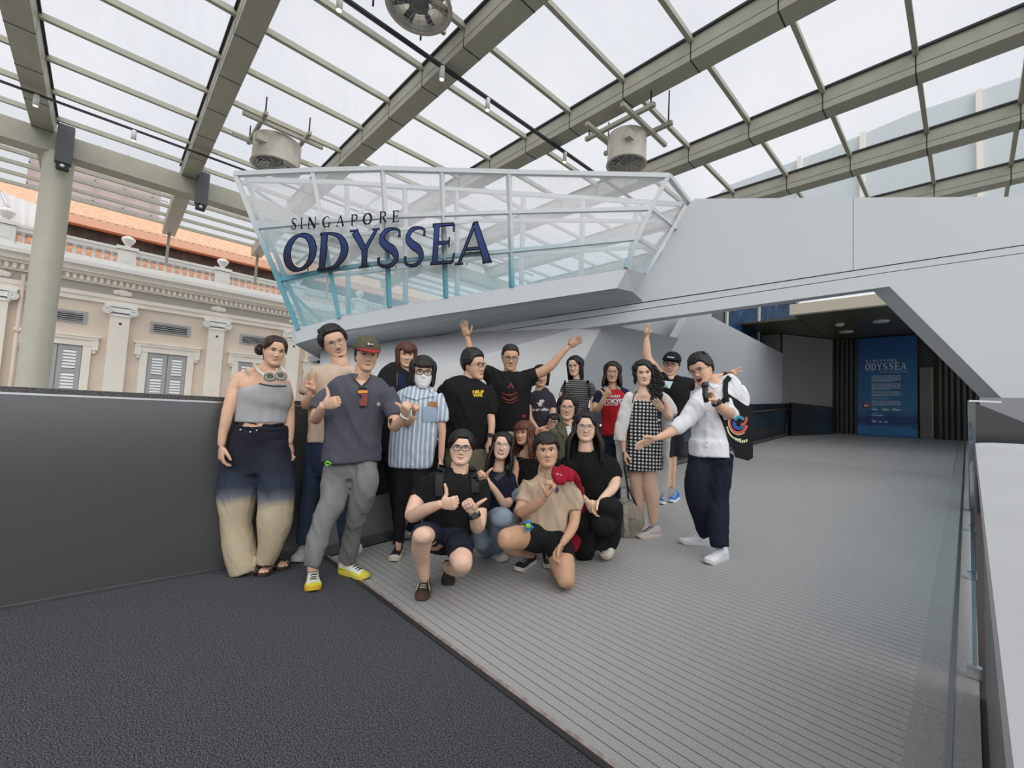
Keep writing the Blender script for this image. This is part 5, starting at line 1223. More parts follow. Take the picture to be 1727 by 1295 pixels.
for i, a in enumerate(np.linspace(-1.15, 1.15, 15)):
    for q, (ro, zo) in enumerate(((1.08, .17), (1.0, .15))): x, y = head_pt(np.array(a), np.array(.16), s.fat); V.append((x * 1.1, y - .05, .175 - q * .03)); ex = .34 * math.cos(a * 1.25) ** .6 if abs(a) < 1.2 else 0; V.append((x * (1.12), y - .05 - ex, .135 - .05 * math.cos(a) - q * .025 + .03 * abs(a)))
F = []
for i in range(14): b4 = 4 * i; F += [(b4, b4 + 1, b4 + 5, b4 + 4), (b4 + 2, b4 + 6, b4 + 7, b4 + 3), (b4 + 1, b4 + 3, b4 + 7, b4 + 5)]
mb.add([s.L(v) for v in V], F, 0, True); mb.obj('cap_brim', cl('red_brim', (.30, .035, .035)), cp)
mb = MB(); mb.add([s.L((x, -.475 + abs(x) * .35, z)) for x, z in ((-.10, .26), (.10, .26), (.095, .37), (-.095, .37))], [(0, 1, 2, 3)]); mb.obj('cap_patch', M_blk, cp, fix=False)
mb = MB()
for a, b_, z0_, z1_ in ((-.085, -.03, .275, .355), (-.01, .02, .29, .34), (.03, .055, .29, .34), (.06, .085, .29, .34)): mb.add([s.L((x, -.487 + abs(x) * .35, z)) for x, z in ((a, z0_), (b_, z0_), (b_, z1_), (a, z1_))], [(0, 1, 2, 3)])
mb.obj('patch_print', mat('patch_print', (.7, .55, .55), .6), cp, fix=False)
s.haircap(.03, .12, -.10, -.35)
sgl = thing('sunglasses', 'folded amber sunglasses hanging from the V neck of the slate tee', 'sunglasses')
def pl_(s, c, pts, dd): return [s.pt(c, x, y, dd)[0] for x, y in pts]
mb = MB(); bd_ = s.drape(['tshirt'], 340 + 1305 / 4.797, 530 + 660 / 4.797, .012)[1]
def on(px, py, lift): r_ = nrm(ray(px, py)); return CAM0 + r_ * (bd_ - lift)
cv = lambda X, Y: (340 + X / 4.797, 530 + Y / 4.797)
mb.prism([on(*cv(x, y), .02) for x, y in ((1270, 615), (1340, 615), (1345, 640), (1338, 735), (1310, 745), (1280, 745), (1272, 705), (1300, 675), (1295, 655), (1268, 645))], nrm(ray(620, 660)) * .006); mb.obj('amber_lens', mat('amber_lens', (.22, .03, .01), .1, coat=.5), sgl)
mb = MB(); mb.prism([on(*cv(x, y), .026) for x, y in ((1266, 615), (1342, 615), (1343, 636), (1267, 638))], nrm(ray(620, 660)) * .006); mb.obj('orange_bar', mat('orange_bar', (.9, .35, .02), .3), sgl)
mb = MB(); mb.tube([on(*cv(1270, 605), .02), on(*cv(1300, 590), .02), on(*cv(1335, 603), .02)], .007, 6); mb.tube([on(*cv(1278, 742), .02), on(*cv(1320, 742), .02)], .004, 6); mb.obj('frame', M_gblk, sgl)
c0 = cv(1432, 728)
s.print2d('chest_logo', mat('logo_red', (.5, .09, .08), .7), ['tshirt'], [[(c0[0] + r_ * math.cos(a), c0[1] + r_ * math.sin(a)) for a, r_ in ((q * math.pi / 6, 6 if q % 2 else 3) for q in range(12))]], s.t, .006)
s.print2d('chest_logo_centre', mat('logo_blue', (.25, .5, .6), .7), ['tshirt'], [[(c0[0] + 3 * math.cos(a), c0[1] + 3.4 * math.sin(a)) for a in np.linspace(0, 6.28, 11)[:-1]]], s.t, .010)
mb = MB(); mb.tube([s.pt(1, 995 + 8 * math.cos(a) * 0, 0)[0] for a in ()] or [s.pt(1, 1000, 1205, .16)[0], s.pt(1, 1020, 1190, .18)[0], s.pt(1, 1045, 1205, .18)[0], s.pt(1, 1020, 1225, .18)[0], s.pt(1, 1000, 1205, .16)[0]], .006, 6); mb.obj('green_keyring', mat('lime_green', (.25, .8, .05), .4), s.t)
w, x_, y_, z_ = s.pt(1, 1620, 838, .2)[0], 0, 0, 0
def band(s, c, X, Y, dirv, r, dd, m=M_blk, name='watch', face=True, wd=.022):
    c0 = s.pt(c, X, Y, dd)[0]; z = nrm(R @ np.array(dirv, float)); a = nrm(np.cross(z, R @ np.array([0, 0, 1]))); b = np.cross(z, a); mb = MB()
    mb.lathe([(r, -wd / 2), (r + .004, -wd / 2), (r + .004, wd / 2), (r, wd / 2)], c0, 20, ax=np.stack([a, b, z], 1))
    o = mb.obj(name, m, s.t)
    if face: q = nrm(CAM0 - c0); mb = MB(); mb.bar(c0 + q * (r - .002), c0 + q * (r + .010), .034, .034, up=tuple(z)); mb.obj('watch_case', M_gblk, o)
    return o
band(s, 1, 1640, 828, (.55, .7, 0), .030, .215, mat('pale_bracelet', (.7, .72, .75), .4), 'bracelet', False, .012)
band(s, 1, 1560, 893, (.5, .3, 0), .045, .1, M_blk, 'watch', False)
s.shoe(2, (895, 990), (905, 1190), up=(.86, .87, .78), sole=(.85, .55, .05), lace=(.02, .02, .02), L=.29, W=.105, toec=(.78, .74, .04)); s.shoe(2, (1090, 975), (1375, 1050), up=(.86, .87, .78), sole=(.85, .70, .10), lace=(.02, .02, .02), L=.29, toec=(.78, .74, .04))
for X, Y, dd, r_ in ((893, 960, .17, 44), (1185, 900, -.2, 48)): s.tb(2, [(X, Y - 60, r_, dd), (X + 5, Y + 25, r_ * .95, dd)])
s.tb(1, [(1225, 1100, 110), (1215, 1250, 120)]); s.tb(2, [(1140, -60, 60), (1092, 250, 58, .01), (1045, 440, 52, .06), (975, 600, 48, .1), (930, 760, 44, .14), (895, 930, 42, .17)], round_=True); s.tb(2, [(1290, -60, 60), (1330, 250, 58), (1290, 420, 52, -.04), (1235, 600, 48, -.1), (1210, 760, 44, -.15), (1186, 880, 44, -.2)], round_=True)
if 1:
    pass
s.finish()

# ---------- auburn hair, black hoodie
s = Person('person with shoulder-length auburn hair in a black zip hoodie behind the masked person', 3.82, 925, LIGHT, (.085, .028, .014))
s.head(3, 312, 328, 200, yaw=8, roll=3, mouth='flat', eyes='narrow')
s.tb(3, [(290, 490, 45), (300, 420, 45), (305, 380, 42)]); s.tb(3, [(240, 1000, 100), (240, 600, 130), (280, 500, 60)])
s.cloth('hoodie', cl('black_hoodie', (.016, .016, .018)), [(3, [(230, 1120, 150, 0, .6), (225, 900, 150, 0, .6), (225, 700, 160, 0, .6), (230, 560, 160, 0, .55), (260, 470, 125, 0, .5), (285, 430, 70, 0, .6)]), (3, [(150, 540, 65), (110, 680, 60), (100, 850, 55), (130, 1000, 48)]), (3, [(320, 540, 60), (350, 680, 60), (350, 850, 55), (330, 1000, 48)])])
s.strap('inner_shirt', cl('navy_tee', (.015, .025, .06)), ['hoodie'], 3, [(275, 480), (285, 600)], 60, .004); s.strap('zip', mat('zip_grey', (.12, .12, .12), .4, .5), ['hoodie'], 3, [(240, 470), (238, 600)], 4, .004, .003)
s.cloth('trousers', M_blkpants, [(3, [(240, 1080, 140, 0, .6), (240, 1200, 140, 0, .6)]), (4, [(200, 0, 75), (230, 300, 60), (255, 610, 44)]), (4, [(340, 0, 75), (370, 300, 60), (392, 640, 44)])])
s.shoe(4, (262, 640), (245, 720), up=(.02, .02, .02), sole=(.03, .03, .03)); s.shoe(4, (398, 655), (402, 740), up=(.45, .44, .40), sole=(.6, .58, .5))
s.haircap(.055, .20, -.1, -.38, vol=.03, locks=s.fringe(18, -.24, .26, .44, .08, .14, .06) + s.longhair(40, -.62, 1.05, 3.1, .06, back=.05, fwd=.05)); s.hand(3, 130, 1010, 'relaxed', (0, -1, 0), (0, 0, 1)); s.hand(3, 330, 1010, 'relaxed', (0, -1, 0), (0, 0, 1))
s.finish()

# ---------- masked person, striped shirt
s = Person('person with a white face mask, black bob and blue striped short-sleeved shirt', 3.42, 940, LIGHT)
s.head(3, 445, 468, 250, yaw=6, roll=4, masked=True, eyes='open')
s.tb(3, [(430, 640, 60), (432, 580, 52), (436, 530, 50)]); s.tb(3, [(350, 1100, 110), (385, 800, 150), (415, 660, 130, 0, .5)])
s.tb(3, [(590, 850, 38), (603, 930, 34), (600, 1040, 29), (597, 1130, 26), (592, 1185, 22)], round_=True)
s.tb(3, [(300, 800, 36, .05), (330, 880, 34, .14), (370, 830, 26, .2)], round_=True)
s.hand(3, 372, 812, 'thumb', (.2, .75, .5), (-.15, 1, 0), L=.155, dd=.2); s.hand(3, 592, 1180, 'relaxed', (0, -1, .1), (-.4, 0, .9), L=.16)
s.tb(3, [(290, 790, 34, .03), (320, 720, 40), (420, 670, 60), (540, 700, 44), (590, 850, 36)], round_=True)
M_str = cl('striped_shirt', (.42, .52, .64)); n = M_str.node_tree; tcn = n.nodes.new('ShaderNodeTexCoord'); mp = n.nodes.new('ShaderNodeMapping'); mp.inputs['Rotation'].default_value = (0, 0, -math.radians(46)); wv = n.nodes.new('ShaderNodeTexWave'); wv.bands_direction = 'X'; wv.inputs['Scale'].default_value = 9.5; wv.inputs['Distortion'].default_value = .6; wv.inputs['Detail'].default_value = 0
rr = n.nodes.new('ShaderNodeValToRGB'); rr.color_ramp.elements[0].position = .60; rr.color_ramp.elements[0].color = (.33, .43, .56, 1); rr.color_ramp.elements[1].position = .8; rr.color_ramp.elements[1].color = (.72, .74, .76, 1)
n.links.new(tcn.outputs['Object'], mp.inputs[0]); n.links.new(mp.outputs[0], wv.inputs['Vector']); n.links.new(wv.outputs['Fac'], rr.inputs[0]); n.links.new(rr.outputs[0], n.nodes['Principled BSDF'].inputs['Base Color'])
s.cloth('shirt', M_str, [(3, [(350, 1235, 172, 0, .6), (365, 1060, 185, 0, .62), (390, 860, 188, 0, .62), (408, 720, 185, 0, .6), (420, 640, 165, 0, .5), (428, 585, 85, 0, .6)]), (3, [(550, 660, 62), (590, 760, 62), (605, 870, 55)]), (3, [(275, 660, 55), (250, 760, 55), (262, 850, 45, .04)])], fold=.007)
s.strap('collar', M_str, ['shirt'], 3, [(335, 590), (300, 650), (400, 680), (428, 670), (500, 655), (550, 650), (500, 590)], 26, .012); s.strap('placket', M_str, ['shirt'], 3, [(430, 690), (400, 860), (375, 1000), (350, 1225)], 34, .007)
s.strap('pocket', mat('pocket_blue', (.34, .43, .55), .85), ['shirt'], 3, [(500, 745), (505, 870)], 110, .006)
s.print2d('toy_in_pocket', cl('brown_plush', (.42, .20, .07)), ['shirt'], [[(620 + X / 4.797, 530 + Y / 4.797) for X, Y in ((490, 735), (492, 712), (505, 703), (525, 707), (545, 705), (562, 715), (566, 745), (530, 752))]], s.t, .012)
s.cloth('trousers', M_blkpants, [(3, [(355, 1180, 135, 0, .5), (360, 1260, 135, 0, .5)]), (4, [(300, 40, 100), (292, 200, 90), (278, 400, 64), (262, 560, 46), (250, 690, 37)]), (4, [(405, 40, 85), (405, 250, 80), (390, 450, 55, -.05), (345, 590, 42, -.15)])])
s.tb(3, [(355, 1080, 100), (355, 1230, 95)]); s.tb(4, [(300, -60, 55), (292, 200, 55), (278, 400, 42), (262, 560, 32), (251, 680, 28), (250, 745, 25)], round_=True)
s.shoe(4, (262, 765), (205, 862), up=(.02, .02, .022), sole=(.72, .68, .58), lace=(.02, .02, .02), toec=(.72, .68, .60), L=.24); s.shoe(4, (335, 610), (325, 668), up=(.6, .6, .58), sole=(.7, .68, .62), L=.24)
s.haircap(.05, .22, -.25, -.38, vol=.03, locks=s.fringe(20, -.24, .24, .45, .14, .04, .055) + s.longhair(44, -.46, 1.0, 3.14, .06, ends=.05, back=.0, fwd=.04))
s.glasses(M_gblk, 'rect', .10, .010)
mb = MB(); V = []; F = []
for j, z in enumerate(np.linspace(-.09, -.50, 11)):
    for i, a in enumerate(np.linspace(-1.25, 1.25, 19)):
        zz = max(z, -.46); x, y = head_pt(np.array(a), np.array(zz), s.fat); b_ = .05 * math.cos(a) ** 2 * math.sin(math.pi * j / 10) + .018; tp_ = .05 * (1 - math.cos(a)) * (1 - j / 10); V.append((x * 1.04, y - b_, z + .04 * math.cos(a) * (1 - j / 5 if j < 5 else 0) - tp_))
for j in range(10):
    for i in range(18): F.append((19 * j + i, 19 * j + i + 1, 19 * j + 20 + i, 19 * j + 19 + i))
mb.add([s.L(v) for v in V], F, 0, True)
mb.obj('face_mask', mat('white_mask', (.80, .82, .84), .8), s.t, fix=False)
s.finish()

# ---------- black tee with yellow print, looking right
s = Person('man in a black tee with small yellow chest lettering turning to look right', 3.95, 925, LIGHT)
s.head(3, 855, 412, 238, yaw=52, roll=-2, mouth='smile', eyes='narrow')
s.tb(3, [(810, 570, 66), (825, 510, 58), (835, 460, 56)]); s.tb(3, [(790, 1050, 120), (800, 800, 150), (800, 600, 150, 0, .5)])
s.tb(3, [(985, 790, 36, .03), (1000, 850, 34, .04), (1002, 930, 29, .06), (990, 1010, 24, .08)], round_=True); s.hand(3, 990, 1005, 'relaxed', (-.35, -1, .1), (.3, 0, .9), L=.18, dd=.08)
band(s, 3, 994, 975, (.1, 1, 0), .032, .07)
s.tb(3, [(575, 650, 40), (530, 720, 36), (510, 620, 32)], round_=True)
s.cloth('tshirt', M_tee_blk, [(3, [(790, 1085, 172, 0, .6), (795, 950, 185, 0, .6), (800, 800, 205, 0, .6), (800, 680, 212, 0, .58), (800, 600, 205, 0, .5), (808, 545, 150, 0, .45), (815, 505, 75, 0, .6)]), (3, [(940, 600, 75), (985, 700, 65), (1000, 810, 50, .03)]), (3, [(650, 610, 70), (600, 680, 62), (575, 740, 50)])], fold=.008)
s.neckring(3, 815, 525, 72, cl('black_rib', (.03, .03, .032)))
s.text('chest_print', mat('yellow_print', (.75, .52, .03), .7), ['tshirt'], 'NEUF', 797, 658, 19, 5.5, s.t, .06, bold=.05); s.text('chest_print', MATS['yellow_print'], ['tshirt'], 'WAR', 797.5, 663.5, 17, 5.5, s.t, .06, bold=.05)
s.cloth('shorts', cl('olive_shorts', (.15, .145, .10)), [(3, [(790, 1040, 160, 0, .6), (800, 1150, 165, 0, .6), (800, 1230, 160, 0, .6)]), (4, [(110 + 600 - 0, 0, 85), (720, 150, 80)]), (4, [(880, 0, 85), (890, 150, 80)])])
s.tb(4, [(720, 100, 50), (715, 300, 45), (712, 520, 34)]); s.tb(4, [(890, 100, 50), (892, 300, 45), (890, 500, 34)])
s.shoe(4, (712, 530), (700, 620), up=(.1, .1, .1), sole=(.5, .5, .5)); s.shoe(4, (890, 510), (900, 600), up=(.1, .1, .1), sole=(.5, .5, .5))
s.haircap(.05, .27, .0, -.26, topv=.07, vol=.0, locks=s.fringe(16, -.22, .24, .50, .36, .10, .06))
s.glasses(M_gblk, 'rect', .085, .008)
s.finish()

# ---------- arms raised
s = Person('man in a black tee with a dark red graphic raising both arms wide', 4.35, 925, MED)
s.head(3, 1153, 356, 200, yaw=8, roll=3, mouth='talk', eyes='narrow', fat=.97)
s.tb(3, [(1150, 500, 60), (1152, 450, 50), (1153, 410, 48)]); s.tb(3, [(1165, 930, 110), (1155, 700, 140), (1150, 540, 130, 0, .5)])
s.tb(3, [(985, 480, 44), (930, 440, 40), (870, 415, 36), (848, 380, 33), (828, 280, 29), (808, 190, 22)], round_=True)
s.tb(3, [(1340, 490, 44), (1400, 470, 42), (1480, 418, 38), (1540, 350, 32), (1590, 295, 27), (1625, 262, 22)], round_=True)
s.hand(3, 806, 185, 'open', (-.25, 1, .1), (.9, .2, .2), (0, 0, 1), L=.19); s.hand(3, 1625, 262, 'open', (.85, .55, .1), (-.4, .8, .2), (0, .2, 1), L=.185)
s.cloth('tshirt', M_tee_blk, [(3, [(1168, 945, 148, 0, .62), (1160, 800, 158, 0, .62), (1152, 650, 175, 0, .6), (1150, 560, 195, 0, .52), (1150, 500, 165, 0, .45), (1150, 462, 75, 0, .6)]), (3, [(1040, 520, 75), (980, 480, 68), (945, 462, 58)]), (3, [(1260, 530, 75), (1320, 500, 70), (1372, 482, 58)])], fold=.008)
M_redp = mat('dark_red_print', (.16, .025, .02), .8)
c3 = lambda X, Y: (620 + X / 4.797, 530 + Y / 4.797)
s.print2d('chest_graphic', M_redp, ['tshirt'], [[c3(1160, 545), c3(1185, 595), c3(1172, 600), c3(1158, 575), c3(1142, 600), c3(1130, 600)]] + [[c3(1085 + 14 * q_, yb_ + 18 * math.sin(q_ / 9 * 3.14)) for q_ in range(10)] + [c3(1085 + 14 * q_, yb_ + th_ + 26 * math.sin(q_ / 9 * 3.14)) for q_ in range(9, -1, -1)] for yb_, th_ in ((628, 8), (660, 14), (690, 4))], s.t, .007)
s.print2d('hem_mark', mat('red_mark', (.35, .02, .02), .8), ['tshirt'], [[c3(1250, 815), c3(1280, 815), c3(1280, 833), c3(1250, 833)]], s.t)
s.cloth('trousers', cl('khaki_trousers', (.42, .36, .29)), [(3, [(1168, 920, 140, 0, .6), (1165, 1020, 145, 0, .6)]), (3, [(1100, 1000, 75), (1095, 1300, 62), (1090, 1700, 48)]), (3, [(1230, 1000, 75), (1235, 1300, 62), (1240, 1680, 48)])])
s.shoe(4, (470, 400), (460, 470), up=(.1, .1, .1), sole=(.5, .5, .5)) if False else None
s.shoe(3, (1090, 1700), (1080, 1790), up=(.1, .1, .1), sole=(.5, .5, .5)); s.shoe(3, (1240, 1680), (1250, 1770), up=(.1, .1, .1), sole=(.5, .5, .5))
s.haircap(.035, .30, .08, -.22, topv=.05, locks=s.fringe(14, -.2, .2, .50, .38, .04, .05)); s.glasses(M_gblk, 'round', .085, .007)
s.finish()

# ---------- dinosaur tee
s = Person('woman in a dark tee with a white pixel dinosaur, face partly behind a raised arm', 4.65, 905, LIGHT)
s.head(3, 1400, 500, 172, yaw=6, roll=2, mouth='smile', eyes='narrow')
s.tb(3, [(1388, 650, 42), (1393, 600, 38), (1398, 570, 36)]); s.tb(3, [(1390, 950, 70), (1395, 720, 80), (1390, 640, 70, 0, .5)])
s.tb(3, [(1500, 770, 26, .02), (1492, 840, 24, .05), (1465, 900, 22, .1), (1420, 950, 18, .16)], round_=True); s.tb(3, [(1310, 740, 26, .02), (1310, 830, 25, .05), (1345, 890, 22, .12), (1385, 945, 18, .16)], round_=True)
s.hand(3, 1425, 950, 'cupped', (-1, .0, .2), (0, 1, .2), L=.155, dd=.17); s.hand(3, 1385, 930, 'cupped', (.9, -.3, .2), (0, 1, .2), L=.155, dd=.19)
s.cloth('tshirt', cl('faded_black_tee', (.04, .037, .048)), [(3, [(1388, 970, 82, 0, .62), (1390, 850, 84, 0, .62), (1395, 740, 90, 0, .6), (1400, 670, 98, 0, .52), (1400, 620, 75, 0, .45), (1395, 600, 45, 0, .6)]), (3, [(1460, 650, 40), (1492, 710, 38), (1507, 775, 32)]), (3, [(1335, 650, 40), (1312, 710, 36), (1308, 770, 30)])], fold=.005)
M_wp = mat('white_print', (.7, .7, .72), .7)
dino = ["0000111110", "0001101111", "0001111111", "0001111000", "1001111110", "1011110000", "1111111000", "0111110100", "0011110000", "0010100000", "0011011000"]
x0, y0, q_ = 620 + 1372 / 4.797, 530 + 690 / 4.797, 1.05
s.print2d('dinosaur_print', M_wp, ['tshirt'], [[(x0 + i * q_ * 1.15, y0 + j * q_), (x0 + (i + 1) * q_ * 1.15, y0 + j * q_), (x0 + (i + 1) * q_ * 1.15, y0 + (j + 1) * q_), (x0 + i * q_ * 1.15, y0 + (j + 1) * q_)] for j, r_ in enumerate(dino) for i, ch in enumerate(r_) if ch == '1'], s.t)
s.text('shirt_lettering', M_wp, ['tshirt'], 'You are offline', 893.5, 687.5, 33, 5.5, s.t, 0.06, bold=.03)
s.cloth('trousers', M_blkpants, [(3, [(1390, 940, 85, 0, .6), (1390, 1050, 88, 0, .6)]), (3, [(1350, 1030, 48), (1350, 1300, 42), (1348, 1650, 34)]), (3, [(1430, 1030, 48), (1432, 1300, 42), (1434, 1640, 34)])])
s.shoe(3, (1348, 1650), (1340, 1730), up=(.1, .1, .1), sole=(.5, .5, .5)); s.shoe(3, (1434, 1640), (1440, 1720), up=(.1, .1, .1), sole=(.5, .5, .5))
s.haircap(.05, .22, -.1, -.36, vol=.02, locks=s.fringe(14, -.22, .24, .44, .14, .1, .06) + s.longhair(26, -.42, 1.1, 3.1, .06)); s.finish()

# ---------- striped long hair woman
s = Person('woman with straight black hair in a grey striped top looking left', 4.8, 895, FAIR)
s.head(5, 790, 628, 240, yaw=-20, roll=-2, mouth='flat', eyes='narrow', fat=.96)
s.tb(5, [(820, 830, 55), (812, 760, 48), (805, 720, 46)]); s.tb(5, [(820, 1150, 100), (820, 950, 130), (820, 850, 110, 0, .5)])
s.tb(5, [(1010, 980, 36), (1000, 1080, 32, .03), (985, 1180, 26, .08)], round_=True); s.tb(5, [(625, 960, 36), (640, 1080, 32), (670, 1180, 26, .08)], round_=True); s.hand(5, 985, 1175, 'relaxed', (-.4, -1, .3), (0, 0, 1), dd=.08); s.hand(5, 670, 1180, 'relaxed', (.4, -1, .3), (0, 0, 1), dd=.08)
M_hs = cl('striped_top', (.10, .10, .10)); n = M_hs.node_tree; tcn = n.nodes.new('ShaderNodeTexCoord'); wv = n.nodes.new('ShaderNodeTexWave'); wv.bands_direction = 'Z'; wv.inputs['Scale'].default_value = 13; wv.inputs['Distortion'].default_value = 2.0; wv.inputs['Detail Scale'].default_value = .6
rr = n.nodes.new('ShaderNodeValToRGB'); rr.color_ramp.elements[0].position = .4; rr.color_ramp.elements[0].color = (.03, .03, .03, 1); rr.color_ramp.elements[1].position = .6; rr.color_ramp.elements[1].color = (.20, .20, .20, 1)
n.links.new(tcn.outputs['Object'], wv.inputs['Vector']); n.links.new(wv.outputs['Fac'], rr.inputs[0]); n.links.new(rr.outputs[0], n.nodes['Principled BSDF'].inputs['Base Color'])
s.cloth('top', M_hs, [(5, [(820, 1260, 130, 0, .62), (820, 1100, 140, 0, .62), (820, 960, 155, 0, .6), (820, 880, 170, 0, .52), (820, 815, 125, 0, .45), (820, 790, 60, 0, .6)]), (5, [(700, 850, 58), (650, 920, 50), (625, 1010, 42)]), (5, [(950, 850, 58), (1000, 930, 50), (1012, 1030, 40)])], fold=.005)
s.strap('bag_strap', M_blk, ['top'], 5, [(670, 800), (662, 880), (668, 960)], 26, .008); s.strap('bag_strap', M_blk, ['top'], 5, [(945, 800), (962, 900), (965, 1000)], 30, .008)
s.cloth('trousers', M_blkpants, [(5, [(820, 1220, 135, 0, .6), (820, 1380, 140, 0, .6)]), (5, [(760, 1350, 75), (760, 1800, 62), (765, 2500, 45)]), (5, [(890, 1350, 75), (890, 1800, 62), (890, 2500, 45)])])
s.shoe(5, (765, 2500), (750, 2590), up=(.1, .1, .1), sole=(.5, .5, .5)); s.shoe(5, (890, 2500), (900, 2590), up=(.1, .1, .1), sole=(.5, .5, .5))
s.haircap(.04, .30, -.1, -.38, vol=.02, locks=s.fringe(16, -.24, .24, .47, .0, 0, .05, split=-.06) + s.longhair(44, -.72, 1.15, 3.1, .055, back=.05)); s.glasses(M_gwire, 'round', .088, .005); s.finish()

# ---------- olive jacket, crouching
s = Person('man with centre-parted black hair in an olive jacket crouching in the middle row', 4.0, 905, LIGHT)
s.head(5, 700, 1130, 300, yaw=-2, roll=2, mouth='grin', eyes='narrow', fat=.97)
s.tb(6, [(690, 300, 80), (695, 220, 62), (700, 130, 58)]); s.tb(6, [(640, 600, 150), (650, 400, 150), (680, 280, 100, 0, .5)])
s.cloth('jacket', cl('olive_jacket', (.105, .105, .065), bump=.4), [(6, [(650, 640, 180, 0, .6), (650, 480, 185, 0, .6), (655, 340, 175, 0, .58), (670, 240, 130, 0, .5), (690, 180, 85, 0, .6)]), (6, [(560, 260, 75), (520, 400, 70), (510, 560, 66)]), (6, [(770, 260, 75), (820, 400, 70), (840, 560, 66)])], fold=.008)
s.strap('white_tee', mat('off_white_tee', (.62, .61, .58), .9), ['jacket'], 6, [(705, 205), (720, 265), (735, 340)], 55, .006); s.strap('collar', MATS['olive_jacket'], ['jacket'], 6, [(600, 160), (610, 260), (680, 330)], 40, .014)
s.cloth('trousers', M_blkpants, [(6, [(560, 680, 100, 0), (540, 700, 100, .25), (530, 720, 90, .40)]), (6, [(780, 680, 100, 0), (800, 700, 100, .25), (810, 720, 90, .40)]), (6, [(530, 740, 85, .38), (530, 950, 60, .2), (535, 1200, 50, .0)]), (6, [(810, 740, 85, .38), (810, 950, 60, .2), (800, 1200, 50, .0)]), (6, [(660, 620, 180, 0, .8), (670, 740, 170, 0, .8)])])
s.shoe(6, (535, 1480), (530, 1560), up=(.1, .1, .1), sole=(.5, .5, .5)); s.shoe(6, (800, 1480), (805, 1560), up=(.1, .1, .1), sole=(.5, .5, .5))
s.haircap(.055, .30, .0, -.34, vol=.03, locks=s.fringe(22, -.26, .26, .47, .02, 0, .06, split=.0) + s.longhair(24, -.25, 1.15, 2.6, .06)); s.glasses(M_gwire, 'round', .095, .008); s.finish()

# ---------- mostly hidden crouching person with glasses
s = Person('mostly hidden person with black hair and black glasses crouching behind the olive jacket', 4.5, 900, LIGHT)
s.head(6, 525, 160, 200, yaw=-6, roll=8, mouth='flat', eyes='narrow')
s.tb(6, [(530, 330, 50), (528, 260, 44), (526, 210, 42)]); s.tb(6, [(540, 600, 90), (535, 400, 100), (530, 320, 70, 0, .5)])
s.cloth('top', cl('charcoal_top', (.03, .03, .035)), [(6, [(545, 760, 110, 0, .7), (540, 600, 110, 0, .6), (535, 420, 115, 0, .58), (530, 340, 90, 0, .5), (530, 310, 45, 0, .6)])])
s.cloth('trousers', M_blkpants, [(6, [(545, 720, 110, 0, .8), (545, 900, 100, .1, .8)]), (6, [(500, 800, 60, .15), (500, 1000, 50, .1), (500, 1250, 40, 0)]), (6, [(600, 800, 60, .15), (600, 1000, 50, .1), (600, 1250, 40, 0)])])
s.shoe(6, (500, 1440), (500, 1500), up=(.1, .1, .1), sole=(.5, .5, .5)); s.shoe(6, (600, 1440), (600, 1500), up=(.1, .1, .1), sole=(.5, .5, .5))
s.haircap(.05, .24, -.05, -.34, vol=.02, locks=s.fringe(14, -.24, .24, .45, .16, .1, .06)); s.glasses(M_gblk, 'rect', .09, .01); s.finish()

# ---------- auburn-haired woman, off-shoulder
s = Person('woman with long red-brown hair and fringe in a black off-shoulder top looking left', 3.72, 930, MED, (.11, .036, .018))
s.head(6, 172, 290, 285, yaw=-30, roll=2, mouth='grin', eyes='narrow')
s.tb(6, [(225, 500, 62), (215, 430, 56), (205, 380, 52)]); s.tb(6, [(220, 900, 100), (220, 650, 120), (225, 560, 135, 0, .5), (225, 500, 105, 0, .45)])
s.tb(6, [(90, 640, 42), (70, 780, 40, .05), (60, 900, 36, .15), (120, 1000, 30, .22)], round_=True); s.tb(6, [(350, 640, 42), (370, 780, 40), (360, 920, 36)], round_=True); s.hand(6, 110, 990, 'relaxed', (.5, -.6, .6), (0, .5, .5), dd=.22)
s.cloth('top', cl('black_gathered_top', (.014, .014, .015), bump=.6), [(6, [(230, 980, 125, 0, .62), (225, 800, 128, 0, .62), (222, 680, 140, 0, .6), (225, 590, 142, 0, .54)])], fold=.009)
s.cloth('trousers', cl('faded_denim', (.20, .26, .33)), [(6, [(170, 1000, 90, 0), (120, 1020, 90, .25), (90, 1050, 80, .38)]), (6, [(300, 1000, 90, 0), (320, 1020, 90, .25), (330, 1050, 80, .38)]), (6, [(90, 1060, 75, .36), (120, 1200, 55, .15), (150, 1350, 45, 0)]), (6, [(330, 1060, 75, .36), (310, 1200, 55, .15), (300, 1350, 45, 0)]), (6, [(230, 950, 120, 0, .8), (235, 1080, 120, 0, .8)])])
s.shoe(6, (150, 1620), (140, 1700), up=(.5, .5, .5), sole=(.6, .6, .6)); s.shoe(6, (300, 1620), (310, 1700), up=(.5, .5, .5), sole=(.6, .6, .6))
s.haircap(.05, .20, -.2, -.38, vol=.035, locks=s.fringe(22, -.26, .26, .46, .12, .03, .055) + s.longhair(56, -1.05, 1.0, 3.1, .055, wave=.012, spread=.3, back=.0, ends=.3, fwd=.02)); s.finish()

